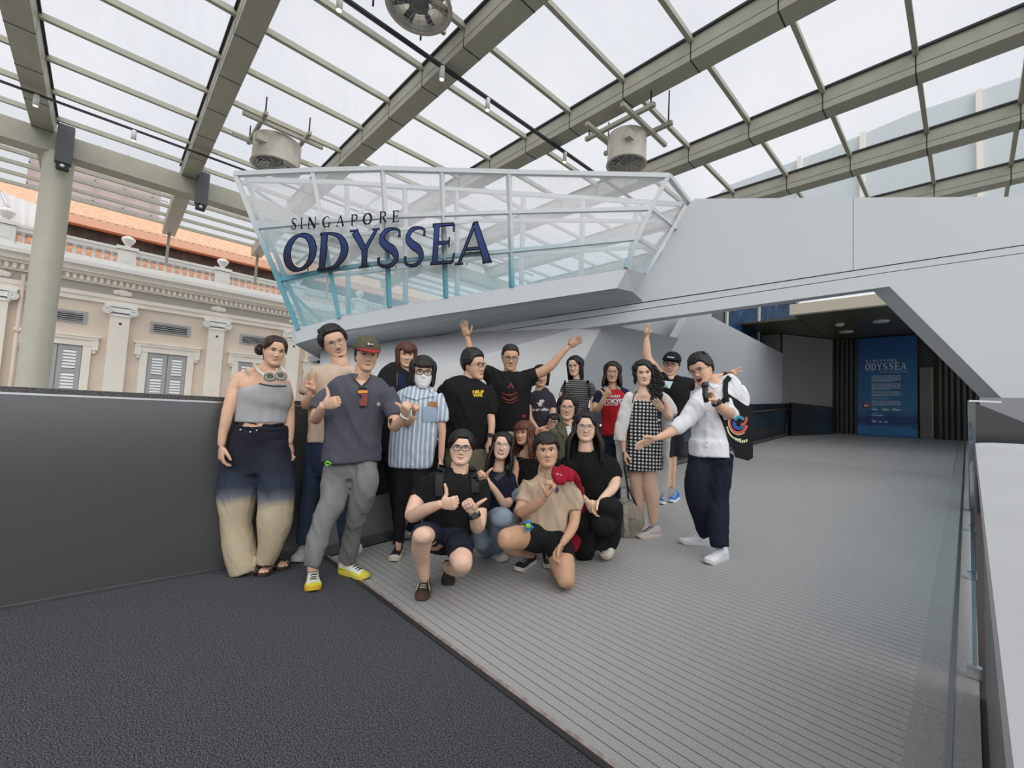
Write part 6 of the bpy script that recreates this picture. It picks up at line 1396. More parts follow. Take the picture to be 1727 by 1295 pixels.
# ---------- laughing woman, navy shirt
s = Person('laughing woman with long black hair in a navy shirt and light jeans, squatting', 3.42, 945, FAIR)
s.head(10, 585, 800, 400, yaw=-4, roll=10, pitch=6, mouth='laugh', eyes='smile', fat=.98)
s.tb(10, [(520, 1180, 95), (535, 1060, 78), (550, 960, 75)]); s.tb(4, [(1050, 480, 90), (1060, 300, 110), (1060, 210, 100, 0, .5)])
s.tb(4, [(1150, 330, 40, .0), (1130, 385, 38, .12), (1100, 378, 36, .17), (1035, 280, 30, .22), (965, 190, 23, .26)], round_=True); s.tb(4, [(900, 260, 40), (880, 380, 38), (890, 480, 34)], round_=True)
s.hand(4, 962, 185, 'thumb', (-.75, .65, .2), (.5, .85, .2), L=.165, dd=.26)
s.cloth('jeans', cl('light_denim', (.22, .28, .34), bump=.5), [(4, [(1030, 520, 110, 0), (1060, 500, 100, .2), (1085, 500, 100, .40)], {'round_': True}), (4, [(1085, 500, 96, .40), (1060, 620, 80, .25), (1040, 740, 62, .05)]), (4, [(960, 560, 90, .0), (930, 640, 85, .15), (920, 700, 72, .25)], {'round_': True}), (4, [(920, 700, 65, .22), (960, 760, 55, .0), (990, 790, 45, -.1)]), (4, [(1020, 430, 120, -.05, .8), (1020, 560, 120, -.05, .8)])])
s.cloth('shirt', cl('navy_shirt', (.014, .018, .035)), [(4, [(1045, 500, 125, 0, .62), (1060, 380, 130, 0, .62), (1070, 270, 140, 0, .6), (1050, 200, 160, 0, .5), (1035, 150, 110, 0, .5), (1030, 120, 60, 0, .6)]), (4, [(1150, 210, 60), (1180, 300, 60), (1160, 370, 58, .03)]), (4, [(930, 210, 60), (890, 290, 58), (880, 360, 50)])], fold=.007)
s.strap('bag_strap', cl('grey_webbing', (.06, .062, .065)), ['shirt'], 10, [(700, 1080), (600, 1180), (480, 1290)], 75, .01)
s.shoe(4, (985, 790), (1110, 850), up=(.5, .55, .6), sole=(.75, .72, .66), toec=(.8, .8, .78), L=.25); s.shoe(4, (985, 770), (960, 800), up=(.4, .4, .42), sole=(.6, .6, .6), L=.24)
s.haircap(.045, .30, -.15, -.38, vol=.03, locks=s.fringe(18, -.24, .26, .47, .08, 0, .055, split=-.12) + s.longhair(60, -.95, 1.15, 3.1, .055, ends=.3, back=.02, spread=.25, fwd=.06)); s.glasses(M_gwire, 'round', .092, .006); s.finish()

# ---------- squatting man, two thumbs up
s = Person('man squatting in front with black glasses, black tee and both thumbs up', 2.93, 1010, FAIR)
s.head(9, 848, 478, 480, yaw=0, roll=4, mouth='smile', eyes='narrow', fat=1.1)
s.tb(9, [(815, 960, 165), (815, 860, 140), (820, 760, 136), (835, 680, 130)]); s.tb(4, [(650, 650, 150), (665, 400, 150), (695, 220, 160, 0, .5)])
s.tb(4, [(430, 300, 72, .0), (385, 390, 66, .05), (352, 480, 54, .14), (400, 465, 58, .20), (480, 425, 52, .26), (590, 385, 36, .32)], round_=True)
s.tb(4, [(900, 380, 66, .02), (905, 500, 60, .06), (895, 580, 50, .12), (880, 560, 54, .18), (865, 470, 44, .26), (845, 440, 36, .28)], round_=True)
s.hand(4, 592, 385, 'thumb', (.95, .15, .25), (-.05, 1, 0), L=.19, dd=.32); s.hand(4, 855, 448, 'thumb', (-.45, .85, .3), (.45, .8, 0), L=.18, dd=.29)
band(s, 4, 866, 475, (.4, -1, 0), .034, .26, wd=.026)
# legs
s.tb(4, [(540, 680, 95, .1), (480, 640, 92, .30), (442, 640, 84, .42)], round_=True); s.tb(4, [(440, 640, 82, .41), (432, 760, 78, .33), (445, 860, 62, .27), (462, 985, 42, .24)], round_=True)
s.tb(4, [(740, 700, 100, .1), (750, 790, 98, .28), (765, 860, 88, .36)], round_=True); s.tb(4, [(765, 870, 84, .36), (745, 900, 78, .22), (690, 910, 60, .05), (640, 890, 42, -.10)], round_=True)
s.cloth('shorts', cl('navy_shorts', (.014, .018, .032)), [(4, [(640, 560, 190, 0, .7), (640, 700, 200, .02, .7), (640, 770, 170, .02, .6)]), (4, [(560, 660, 120, .05), (500, 635, 112, .22), (455, 625, 104, .36)]), (4, [(720, 680, 120, .05), (745, 730, 115, .22), (752, 775, 106, .32)])], fold=.008)
s.cloth('tshirt', M_tee_blk, [(4, [(645, 640, 210, 0, .62), (650, 520, 200, 0, .62), (660, 380, 205, 0, .62), (685, 250, 232, 0, .55), (700, 170, 205, 0, .48), (705, 125, 120, 0, .5), (700, 80, 85, 0, .6)]), (4, [(510, 210, 92), (450, 290, 90), (412, 350, 78, .03)]), (4, [(880, 210, 92), (915, 320, 84), (918, 425, 70, .03)])], fold=.008)
s.neckring(4, 738, 110, 92, MATS['black_rib'], .8)
bp = thing('backpack', 'black backpack worn by the squatting man, its two straps over his black tee', 'backpack')
s.strap('shoulder_strap', cl('black_webbing', (.035, .036, .038)), ['tshirt'], 4, [(610, 70), (585, 150), (575, 230), (580, 320)], 62, .012, .01, par=bp); s.strap('shoulder_strap', MATS['black_webbing'], ['tshirt'], 4, [(845, 100), (868, 170), (872, 290)], 60, .012, .01, par=bp)
mb = MB(); s.tb(4, [(680, 560, 150, -.26), (690, 300, 165, -.26), (700, 160, 120, -.22)], mb, flat=.5); V, F, N = remesh(mb, .014, 3); o_b = MB(); o_b.add(V, F, 0, True); o_b.obj('pack_body', MATS['black_webbing'], bp, fix=False)
s.shoe(4, (470, 1005), (428, 1205), up=(.05, .03, .022), sole=(.10, .055, .035), lace=(.72, .66, .5), style='striped', L=.28, toec=(.09, .05, .04)); s.shoe(4, (635, 930), (655, 1050), up=(.04, .028, .022), sole=(.03, .02, .018), lace=(.65, .6, .4), style='striped', L=.27)
s.haircap(.06, .27, .02, -.30, vol=.02, topv=.02, locks=s.fringe(24, -.27, .27, .49, .20, .10, .06, split=.06))
s.glasses(M_gblk, 'rect', .098, .011); s.finish()

# ---------- beige tee, red jacket, kneeling
s = Person('short-haired person kneeling in a beige tee with a red jacket over one shoulder', 3.08, 985, MED, (.016, .012, .012))
s.head(6, 443, 505, 395, yaw=4, roll=-5, mouth='smirk', eyes='open', fat=1.05)
s.tb(6, [(460, 790, 100), (460, 730, 88), (455, 660, 84)]); s.tb(4, [(1440, 560, 140), (1450, 350, 150), (1455, 220, 130, 0, .5)])
s.tb(4, [(1270, 340, 58), (1245, 400, 50, .04), (1232, 455, 46, .12), (1290, 430, 46, .18), (1370, 385, 42, .24), (1440, 330, 31, .28)], round_=True)
s.tb(4, [(1680, 420, 50), (1672, 520, 46, .05), (1650, 590, 42, .10), (1605, 660, 35, .16), (1575, 705, 29, .20)], round_=True)
s.hand(4, 1445, 322, 'grip', (.5, .75, .2), (.4, .6, .7), L=.185, dd=.29); s.hand(4, 1575, 705, 'cupped', (-.55, -.8, .2), (-.6, .4, .6), L=.17, dd=.20)
s.tb(4, [(1340, 650, 88, .05), (1230, 650, 95, .2), (1120, 665, 86, .34)], round_=True); s.tb(4, [(1115, 670, 76, .32), (1180, 735, 62, .15), (1270, 760, 50, .0), (1330, 790, 36, -.05)], round_=True)
s.tb(4, [(1540, 740, 100, .02), (1575, 860, 104, .14), (1605, 1000, 76, .22)], round_=True); s.tb(4, [(1605, 1010, 66, .2), (1560, 960, 60, .0), (1490, 890, 46, -.2)], round_=True)
s.cloth('shorts', cl('black_shorts', (.012, .012, .014)), [(4, [(1440, 560, 190, 0, .7), (1440, 660, 190, .0, .7), (1450, 730, 150, 0, .7)]), (4, [(1400, 660, 118, .04), (1330, 650, 112, .12), (1270, 640, 100, .18)]), (4, [(1530, 680, 120, .03), (1560, 770, 118, .08), (1572, 830, 110, .12)])], fold=.006)
s.cloth('tshirt', cl('sand_tee', (.52, .40, .29)), [(4, [(1440, 600, 205, 0, .64), (1440, 500, 198, 0, .62), (1450, 380, 195, 0, .6), (1462, 270, 205, 0, .55), (1462, 190, 185, 0, .48), (1455, 140, 115, 0, .5), (1452, 110, 75, 0, .6)]), (4, [(1320, 210, 78), (1270, 300, 76), (1248, 375, 66, .03)]), (4, [(1620, 220, 76), (1668, 330, 72), (1680, 440, 62, .02)])], fold=.009)
s.neckring(4, 1452, 118, 66, MATS['sand_tee'], .6)
s.print2d('chest_logo', mat('navy_logo', (.02, .03, .12), .6), ['tshirt'], [[(620 + (1533 + 13 * math.cos(a)) / 4.797, 770 + (272 + 24 * math.sin(a)) / 4.797) for a in np.linspace(0, 6.28, 12)[:-1]]], s.t, .008)
jk = thing('jacket', 'red jacket slung over the shoulder of the kneeling person in the beige tee', 'jacket')
def free_cloth(s, name, m, tubes, par, fold=.008, vox=.010, label=None): return s.cloth(name, m, tubes, label, vox, fold, par=par)
free_cloth(s, 'jacket_body', cl('red_cloth', (.30, .010, .028)), [(6, [(548, 690, 28, .14, .5), (555, 770, 50, .15, .5), (575, 850, 52, .17, .5), (572, 905, 28, .18, .5)]), (6, [(600, 690, 34, .12, .5), (640, 760, 62, .14, .4), (640, 850, 62, .16, .4), (615, 912, 26, .17, .5)]), (6, [(650, 725, 42, .10, .5), (725, 800, 66, .12, .4), (695, 865, 40, .14, .5)]), (6, [(690, 760, 62, .10, .4), (785, 830, 54, .08, .4), (848, 950, 34, .03, .4), (872, 1090, 28, -.04, .4)]), (4, [(1700, 250, 45, -.10, .5), (1710, 400, 50, -.14, .5), (1690, 620, 50, -.16, .5), (1675, 760, 25, -.14, .5)])], jk, .009, .008)
s.bvh['j'] = s.bvh['jacket_body']; s.print2d('white_lettering', M_wp, ['jacket_body'], [[(860 + X / 7.196, 690 + Y / 7.196) for X, Y in ((x, 775 + (x - 560) * .3), (x + 8, 777 + (x - 560) * .3), (x + 8, 789 + (x - 560) * .3), (x, 787 + (x - 560) * .3))] for x in (562, 574, 586, 606, 620)], jk, .006)
kr = thing('plush_keychain', 'small blue and green plush toy clipped at the kneeling person\'s waist', 'keychain')
mb = MB(); c0 = s.pt(4, 1300, 560, .27)[0]; k_ = .0125 * .9
for dx, dz, r_ in ((0, 0, 2.0), (.2, 2.4, 1.3), (-2.0, -1.2, .8), (2.2, -.8, .9), (-1.6, 2.0, .8), (1.2, -2.3, .8), (-.8, -2.5, .8)): mb.ell(c0 + R @ np.array([dx * k_, dz * k_, 0]), (r_ * k_,) * 3, 10, 8)
mb.obj('blue_body', cl('plush_blue', (.05, .25, .6)), kr); mb = MB(); mb.ell(c0 + R @ np.array([-.2 * k_, .3 * k_, 1.0 * k_]), (1.6 * k_,) * 3, 10, 8); mb.obj('green_belly', cl('plush_green', (.3, .6, .05)), kr)
s.shoe(4, (1350, 850), (1205, 935), up=(.02, .02, .022), sole=(.75, .73, .68), lace=(.7, .7, .68), L=.26); s.shoe(4, (1440, 830), (1475, 905), up=(.02, .02, .022), sole=(.7, .68, .62), L=.25)
s.haircap(.06, .24, .0, -.34, vol=.03, topv=.03, locks=s.fringe(26, -.26, .26, .50, .20, .12, .06)); s.finish()

# ---------- woman in black, long hair, kneeling
s = Person('woman with very long black hair kneeling in a black top and trousers', 3.42, 950, FAIR)
s.head(6, 925, 215, 350, yaw=-2, roll=3, mouth='smile', eyes='narrow', fat=1.12)
s.tb(6, [(925, 520, 110), (920, 430, 90), (920, 360, 86)]); s.tb(6, [(1000, 1150, 190), (980, 800, 220), (940, 600, 200, 0, .5)])
s.tb(6, [(1265, 800, 80), (1268, 880, 72, .05), (1245, 960, 64, .12), (1180, 1030, 54, .2), (1100, 1100, 40, .26)], round_=True); s.tb(6, [(690, 820, 75), (730, 950, 65, .08), (820, 1030, 58, .16), (900, 1090, 46, .24), (940, 1120, 40, .27)], round_=True)
s.hand(6, 1100, 1100, 'cupped', (-.55, -.75, .2), (-.7, .5, .6), L=.17, dd=.27); s.hand(6, 935, 1115, 'cupped', (.6, -.8, .2), (.6, .6, .4), L=.17, dd=.27)
s.cloth('trousers', cl('black_ribbed_trousers', (.013, .013, .015), bump=.6), [(6, [(1050, 1180, 260, 0, .7), (1050, 1350, 260, .0, .7)]), (6, [(1080, 1300, 200, 0), (1120, 1330, 190, .18), (1135, 1380, 170, .28)], {'round_': True}), (8, [(160, 660, 140, .28), (165, 800, 125, .15), (165, 940, 112, 0), (130, 1050, 85, -.02)], {'round_': True}), (6, [(900, 1280, 190, 0), (880, 1330, 180, .15), (870, 1500, 170, .1), (900, 1750, 120, .0)], {'round_': True}), (8, [(60, 900, 120, .0), (60, 1060, 90, 0)])], fold=.008)
s.cloth('top', cl('black_knit', (.008, .008, .009)), [(6, [(1040, 1230, 275, 0, .64), (1020, 1080, 265, 0, .62), (990, 900, 272, 0, .6), (965, 760, 300, 0, .55), (950, 650, 290, 0, .5), (935, 570, 225, 0, .45), (925, 500, 115, 0, .5)]), (6, [(1180, 640, 115), (1250, 740, 108), (1275, 830, 90, .03)]), (6, [(740, 640, 110), (670, 740, 105), (665, 840, 90, .03)])], fold=.008)
s.shoe(8, (250, 1120), (130, 1185), up=(.70, .66, .56), sole=(.62, .56, .42), L=.26, style='slip', heelup=.55)
s.haircap(.055, .30, -.1, -.40, vol=.05, locks=s.fringe(24, -.26, .26, .48, -.02, 0, .06, split=-.02) + s.longhair(90, -1.30, 1.1, 3.1, .06, spread=.55, back=.0, ends=.3, fwd=.12)); s.glasses(M_gwire, 'round', .10, .008); s.finish()

# ---------- red raglan tee
s = Person('person with long black hair in a red and navy lettered tee', 4.5, 900, MED)
s.head(7, 190, 562, 200, yaw=-2, roll=2, mouth='flat', eyes='narrow')
s.tb(7, [(195, 760, 50), (193, 700, 42), (191, 650, 40)]); s.tb(7, [(185, 1150, 80), (190, 900, 100), (195, 770, 90, 0, .5)])
s.tb(7, [(35, 850, 38, .0), (22, 920, 34, .05), (45, 925, 32, .12), (80, 870, 28, .17), (110, 805, 21, .2)], round_=True); s.tb(7, [(360, 860, 38), (365, 960, 34), (340, 1060, 28)], round_=True)
s.hand(7, 110, 808, 'thumb', (.55, .8, .2), (-.6, .8, 0), L=.165, dd=.2); s.hand(7, 340, 1060, 'relaxed', (-.1, -1, .1), (0, 0, 1))
s.cloth('tshirt', cl('red_tee', (.42, .015, .02)), [(7, [(178, 1180, 100, 0, .62), (182, 1050, 105, 0, .62), (188, 930, 115, 0, .62), (192, 830, 130, 0, .58), (193, 770, 125, 0, .48), (193, 730, 70, 0, .5)])], fold=.006)
s.cloth('sleeves', cl('navy_raglan', (.012, .018, .045)), [(7, [(120, 745, 45), (70, 780, 52), (40, 850, 48), (32, 880, 44)]), (7, [(265, 745, 45), (320, 780, 52), (350, 850, 48), (362, 890, 42)])], fold=.004)
s.text('shirt_lettering', M_wp, ['tshirt'], 'TOKYO', 1000 + 100 / 5.757, 530 + 820 / 5.757, 35, 8, s.t, .0, bold=.06); s.text('shirt_lettering', M_wp, ['tshirt'], 'HARD', 1000 + 140 / 5.757, 530 + 783 / 5.757, 22, 4.5, s.t, .0); s.text('shirt_lettering', M_wp, ['tshirt'], 'CREATIVE.DEPT', 1000 + 108 / 5.757, 530 + 870 / 5.757, 25, 3, s.t, 0)
s.cloth('trousers', cl('dark_navy_jeans', (.015, .02, .035)), [(7, [(180, 1150, 100, 0, .6), (180, 1260, 105, 0, .6)]), (7, [(130, 1230, 58), (130, 1500, 50), (130, 2000, 40)]), (7, [(230, 1230, 58), (232, 1500, 50), (235, 2000, 40)])])
s.shoe(7, (130, 2000), (120, 2080), up=(.1, .1, .1), sole=(.5, .5, .5)); s.shoe(7, (235, 2000), (245, 2080), up=(.1, .1, .1), sole=(.5, .5, .5))
s.haircap(.045, .28, -.1, -.38, vol=.02, locks=s.fringe(18, -.26, .26, .47, -.05, 0, .055, split=.0) + s.longhair(52, -.72, 1.0, 3.1, .06, spread=.25, back=.0, fwd=.08)); s.glasses(M_gwire, 'round', .09, .006); s.finish()

# ---------- cap man behind with both arms out
s = Person('man in a black flat-brimmed cap behind the group making two peace signs', 4.95, 848, LIGHT)
s.head(7, 762, 490, 215, yaw=-10, roll=6, mouth='laugh', eyes='smile', fat=1.08)
s.tb(7, [(745, 640, 66), (748, 600, 56), (755, 560, 54)]); s.tb(7, [(790, 1000, 95), (790, 800, 110), (780, 680, 110, 0, .5)])
s.tb(7, [(670, 610, 55), (610, 530, 50), (545, 460, 46), (525, 400, 43), (520, 310, 38), (520, 225, 24)], round_=True); s.tb(7, [(940, 680, 55), (1010, 665, 52), (1110, 640, 46, .03), (1200, 610, 34, .05), (1290, 588, 23, .06)], round_=True)
s.hand(7, 520, 225, 'peace', (.15, 1, .1), (-.9, .15, .2), (0, 0, 1), L=.185); s.hand(7, 1290, 588, 'peace', (.92, .25, .1), (.1, .9, .2), (0, .1, 1), L=.2, dd=.06)
band(s, 7, 1285, 590, (1, .25, 0), .034, .06)
s.cloth('tshirt', M_tee_blk, [(7, [(775, 1060, 115, 0, .62), (780, 900, 120, 0, .62), (785, 780, 145, 0, .6), (775, 700, 150, 0, .52), (760, 640, 110, 0, .48), (750, 605, 60, 0, .6)]), (7, [(860, 670, 68), (930, 680, 66), (975, 680, 58)]), (7, [(700, 650, 62), (650, 590, 58), (625, 560, 52)])], fold=.006)
s.print2d('chest_print', mat('pale_blue_print', (.55, .68, .72), .7), ['tshirt'], [[(1000 + X / 5.757, 530 + Y / 5.757) for X, Y in ((672, 642), (778, 652), (745, 722), (668, 700))]], s.t)
s.tb(7, [(785, 980, 90), (780, 1150, 90), (780, 1260, 80)]); s.cloth('shorts', cl('dark_shorts', (.02, .02, .025)), [(7, [(775, 1020, 110, 0, .6), (775, 1140, 115, 0, .6)]), (7, [(730, 1120, 60), (725, 1380, 56)]), (7, [(820, 1120, 60), (830, 1380, 56)])])
s.tb(8, [(720, 50, 34), (715, 250, 36), (720, 480, 22)]); s.tb(8, [(800, 50, 34), (780, 260, 30), (775, 480, 22)])
s.shoe(8, (690, 600), (665, 632), up=(.02, .16, .6), sole=(.8, .8, .8), L=.27); s.shoe(8, (830, 575), (745, 625), up=(.02, .16, .6), sole=(.85, .85, .85), L=.28)
mb = MB(); V, F, U, Z = _HG[round(s.fat, 2)]; kp = smoothstep(.12, .16, Z); nn_ = V / np.linalg.norm(V, axis=1)[:, None]; D_ = V + nn_ * ((.08 + .03 * smoothstep(.2, .5, Z)) * kp - .04 * (1 - kp))[:, None]
mb.add(D_ @ s.hb.T * s.hs + s.hc, F, 0, True); cp = mb.obj('cap', cl('black_cap', (.014, .014, .016)), s.t, fix=False)
mb = MB(); V = []
for i, a in enumerate(np.linspace(-1.15, 1.15, 15)):
    for q in range(2): x, y = head_pt(np.array(a), np.array(.18), s.fat); V.append((x * 1.12, y - .06, .20 - q * .03)); V.append((x * 1.2, y - .06 - .38 * math.cos(a * 1.25) ** .5, .24 - q * .025))
F = []
for i in range(14): b4 = 4 * i; F += [(b4, b4 + 1, b4 + 5, b4 + 4), (b4 + 2, b4 + 6, b4 + 7, b4 + 3), (b4 + 1, b4 + 3, b4 + 7, b4 + 5)]
mb.add([s.L(v) for v in V], F, 0, True); mb.obj('cap_brim', MATS['black_cap'], cp)
mb = MB()
for q, (x, w_, h_) in enumerate(((-.13, .05, .08), (-.07, .05, .06), (-.01, .05, .06), (.05, .06, .05), (.12, .04, .05))): mb.add([s.L((xx_, -.47 + abs(xx_) * .35, zz_)) for xx_, zz_ in ((x, .30), (x + w_, .30), (x + w_, .30 + h_), (x, .30 + h_))], [(0, 1, 2, 3)])
mb.obj('cap_lettering', M_wp, cp, fix=False)
s.haircap(.025, .12, -.05, -.35); s.glasses(mat('purple_frame', (.12, .03, .16), .3), 'rect', .095, .009); s.finish()

# ---------- gingham dress
s = Person('woman in a black and white gingham dress and white cardigan, curly black hair', 3.93, 905, FAIR)
s.head(7, 492, 572, 240, yaw=5, roll=-4, mouth='smile', eyes='narrow')
s.tb(7, [(490, 790, 75), (485, 730, 50), (487, 690, 46), (489, 650, 44)]); s.tb(7, [(490, 1150, 110), (488, 950, 115), (488, 850, 130, 0, .55), (488, 780, 130, 0, .45)])
s.tb(7, [(370, 800, 45, -.02), (330, 950, 42, -.03), (300, 1100, 38), (295, 1220, 32)], round_=True); s.tb(8, [(298, -20, 32), (295, 60, 27), (298, 130, 22)], round_=True)
s.hand(8, 298, 120, 'relaxed', (.05, -1, .1), (.3, 0, .9), L=.165); s.tb(7, [(640, 800, 45), (720, 900, 42, .03), (745, 1010, 38, .1), (715, 985, 33, .17), (690, 940, 27, .2)], round_=True)
s.hand(7, 692, 945, 'open', (-.65, .75, .1), (.2, .7, .6), L=.17, dd=.21)
s.tb(8, [(410, 250, 62, -.05), (415, 380, 66, -.05), (430, 520, 58, -.06), (450, 700, 44, -.07), (462, 840, 30, -.08)], round_=True); s.tb(8, [(545, 250, 72), (548, 420, 72), (575, 560, 70), (580, 680, 56), (588, 810, 36)], round_=True)
M_gin = cl('gingham', (.5, .5, .5)); n = M_gin.node_tree; tcn = n.nodes.new('ShaderNodeTexCoord'); mp = n.nodes.new('ShaderNodeMapping'); mp.inputs['Rotation'].default_value = (0, 0, -math.radians(46)); n.links.new(tcn.outputs['Object'], mp.inputs[0])
sp = n.nodes.new('ShaderNodeSeparateXYZ'); n.links.new(mp.outputs[0], sp.inputs[0]); outs = []
for ax in ('X', 'Z'):
    f1_ = n.nodes.new('ShaderNodeMath'); f1_.operation = 'MULTIPLY'; f1_.inputs[1].default_value = 32; f2_ = n.nodes.new('ShaderNodeMath'); f2_.operation = 'FRACT'; f3_ = n.nodes.new('ShaderNodeMath'); f3_.operation = 'GREATER_THAN'; f3_.inputs[1].default_value = .5
    n.links.new(sp.outputs[ax], f1_.inputs[0]); n.links.new(f1_.outputs[0], f2_.inputs[0]); n.links.new(f2_.outputs[0], f3_.inputs[0]); outs.append(f3_)
ad = n.nodes.new('ShaderNodeMath'); ad.operation = 'ADD'; n.links.new(outs[0].outputs[0], ad.inputs[0]); n.links.new(outs[1].outputs[0], ad.inputs[1]); dv = n.nodes.new('ShaderNodeMath'); dv.operation = 'MULTIPLY'; dv.inputs[1].default_value = .5; n.links.new(ad.outputs[0], dv.inputs[0])
rr = n.nodes.new('ShaderNodeValToRGB'); rr.color_ramp.interpolation = 'CONSTANT'; rr.color_ramp.elements[0].color = (.75, .75, .75, 1); rr.color_ramp.elements[1].position = .8; rr.color_ramp.elements[1].color = (.010, .010, .012, 1); e_ = rr.color_ramp.elements.new(.3); e_.color = (.07, .07, .075, 1)
n.links.new(dv.outputs[0], rr.inputs[0]); n.links.new(rr.outputs[0], n.nodes['Principled BSDF'].inputs['Base Color'])
s.cloth('dress', M_gin, [(7, [(505, 1180, 165, 0, .62), (490, 1060, 135, 0, .62), (486, 950, 132, 0, .62), (486, 880, 128, 0, .6), (488, 845, 118, 0, .58)]), (7, [(500, 1060, 140, 0, .6), (505, 1180, 166, 0, .62), (500, 1290, 172, 0, .62)]), (8, [(500, 60, 172, 0, .62), (492, 180, 174, 0, .62), (490, 305, 178, 0, .62)])], fold=.006)
for pts in ([(382, 860), (395, 800), (425, 745)], [(600, 850), (590, 790), (565, 745)]):
    mb = MB(); mb.tube([s.pt(7, x, y, .105 if y > 820 else .09 if y > 770 else .05)[0] for x, y in pts], .006, 6); mb.obj('dress_strap', M_blk, s.t)
M_card = cl('white_cardigan', (.70, .69, .66))
s.cloth('cardigan', M_card, [(7, [(395, 770, 40, .0, .8), (350, 830, 62, 0, .8), (305, 980, 66, 0, .8), (270, 1130, 62, 0, .6), (255, 1230, 60, 0, .5)]), (7, [(610, 770, 45, -.02, .8), (690, 820, 66, 0, .8), (755, 920, 66, .02, .8), (780, 990, 48, .06)]), (7, [(340, 850, 50, -.08, .6), (310, 1200, 60, -.10, .4)]), (7, [(720, 860, 50, -.05, .6), (712, 1100, 46, -.04, .4), (708, 1290, 44, -.03, .35)]), (8, [(708, 0, 44, -.03, .35), (706, 300, 40, -.03, .35), (705, 615, 33, -.03, .35)]), (8, [(270, -20, 60, -.1, .3), (280, 200, 50, -.12, .3), (290, 480, 40, -.14, .3)]), (7, [(400, 760, 40, -.12, .5), (500, 730, 40, -.14, .5), (620, 760, 40, -.12, .5)])], fold=.007)
ph = thing('phone', 'phone in a brown case held against her chest by the woman in the gingham dress', 'phone')
c0 = s.pt(7, 665, 880, .17)[0]; a_, b_ = R @ np.array([1, -.05, 0]), R @ np.array([0, 0, 1]); mb = MB(); mb.bar(c0 - a_ * .035, c0 + a_ * .035, .012, .07, up=tuple(R @ np.array([.05, 1, 0]))); mb.obj('phone_case', mat('brown_case', (.16, .09, .05), .4), ph)
s.shoe(8, (648, 940), (430, 965), up=(.50, .48, .48), sole=(.72, .55, .50), lace=(.1, .1, .1), L=.255); s.shoe(8, (500, 860), (420, 905), up=(.50, .48, .48), sole=(.72, .55, .50), lace=(.1, .1, .1), L=.255)
s.haircap(.055, .30, -.05, -.38, vol=.04, locks=s.fringe(18, -.26, .26, .47, .05, 0, .06, split=-.12) + s.longhair(26, -.40, 1.15, 3.1, .06, wave=.03))
mb = MB(); rn = random.Random(9)
for q in range(60):
    bx = rn.uniform(0, 1); P = []
    for t_ in np.linspace(0, 1, 26):
        z = .30 - t_ * (1.45 + .2 * rn.random() * 0); x = .30 + .12 * math.sin(t_ * 2.5) + (bx - .5) * (.18 + .42 * math.sin(min(1, t_ * 1.3) * 2.6)); P.append(s.L((x + .035 * math.sin(z * 26 + q), -.10 + .14 * ((q * 7) % 10 / 10 - .5) + .03 * math.cos(z * 26 + q) - .1 * t_, z * (1 - .12 * ((q * 3) % 5) / 5))))
    mb.tube(P, [.045 * s.hs] * 25 + [.01], 5)
mb.obj('curls', s.hair, s.t); s.finish()
bg = thing('shoulder_bag', 'khaki canvas flap bag hanging beside the woman in the gingham dress', 'bag')
s.cloth('bag_body', cl('khaki_canvas', (.30, .27, .22)), [(8, [(300, 640, 85, -.02, .6), (335, 720, 135, -.02, .6), (350, 800, 148, -.02, .6), (350, 880, 120, -.02, .55)], {'round_': True})], fold=.008, par=bg)
s.strap('flap', MATS['khaki_canvas'], ['bag_body'], 8, [(300, 620), (335, 700), (340, 780)], 170, .014, .01, par=bg); s.strap('buckle_strap', cl('khaki_webbing', (.38, .35, .30)), ['bag_body'], 8, [(315, 640), (318, 740), (322, 830), (330, 900)], 42, .028, .005, par=bg)
s.strap('webbing_tail', MATS['khaki_webbing'], ['bag_body'], 8, [(325, 905), (332, 985)], 50, .02, .004, par=bg)
mb = MB(); mb.tube([s.pt(8, x, y, dd)[0] for x, y, dd in ((295, 130, .02), (310, 300, .0), (335, 450, .0), (345, 600, .0), (330, 660, .0))], .010, 6); mb.tube([s.pt(8, x, y, dd)[0] for x, y, dd in ((335, 450, .0), (400, 600, .0), (450, 720, .0))], .010, 6); mb.obj('bag_handle', M_blk, bg)

# ---------- white shirt, microphone
s = Person('man in a white shirt and dark trousers shouting into a microphone', 3.5, 940, LIGHT)
s.head(7, 1055, 540, 290, yaw=-30, roll=-20, pitch=4, mouth='shout', eyes='narrow')
s.tb(7, [(1200, 700, 80), (1155, 650, 68), (1120, 600, 64)]); s.tb(7, [(1140, 1200, 110), (1160, 900, 130), (1220, 720, 130, 0, .5)])
s.tb(7, [(840, 1090, 55, .1), (760, 1140, 50, .14), (690, 1175, 42, .17), (595, 1210, 27, .2)], round_=True); s.tb(7, [(1330, 960, 62, .1), (1270, 930, 54, .18), (1215, 880, 42, .22), (1170, 835, 32, .25)], round_=True)
s.hand(7, 600, 1208, 'open', (-.93, -.35, .1), (.1, .85, .5), (0, .5, .9), L=.19, dd=.2); s.hand(7, 1172, 840, 'grip', (-.5, .85, .2), (-.2, .6, .8), L=.185, dd=.26)
band(s, 7, 1200, 862, (-.5, .8, 0), .034, .23, wd=.026)
s.cloth('trousers', cl('ink_trousers', (.014, .018, .032)), [(8, [(1150, -60, 140, -.02, .5), (1155, 80, 155, -.02, .5), (1155, 190, 200, 0, .5), (1150, 290, 130, 0, .5)]), (8, [(1045, 130, 95, -.03), (1015, 350, 108), (1005, 560, 98, -.02), (1050, 780, 80, -.08), (1085, 945, 66, -.14)]), (8, [(1255, 130, 115, -.03), (1230, 350, 125), (1215, 600, 108), (1215, 820, 98, .06), (1235, 1050, 84, .12)])], fold=.008)
M_ws = cl('white_shirt', (.74, .75, .78), bump=.3)
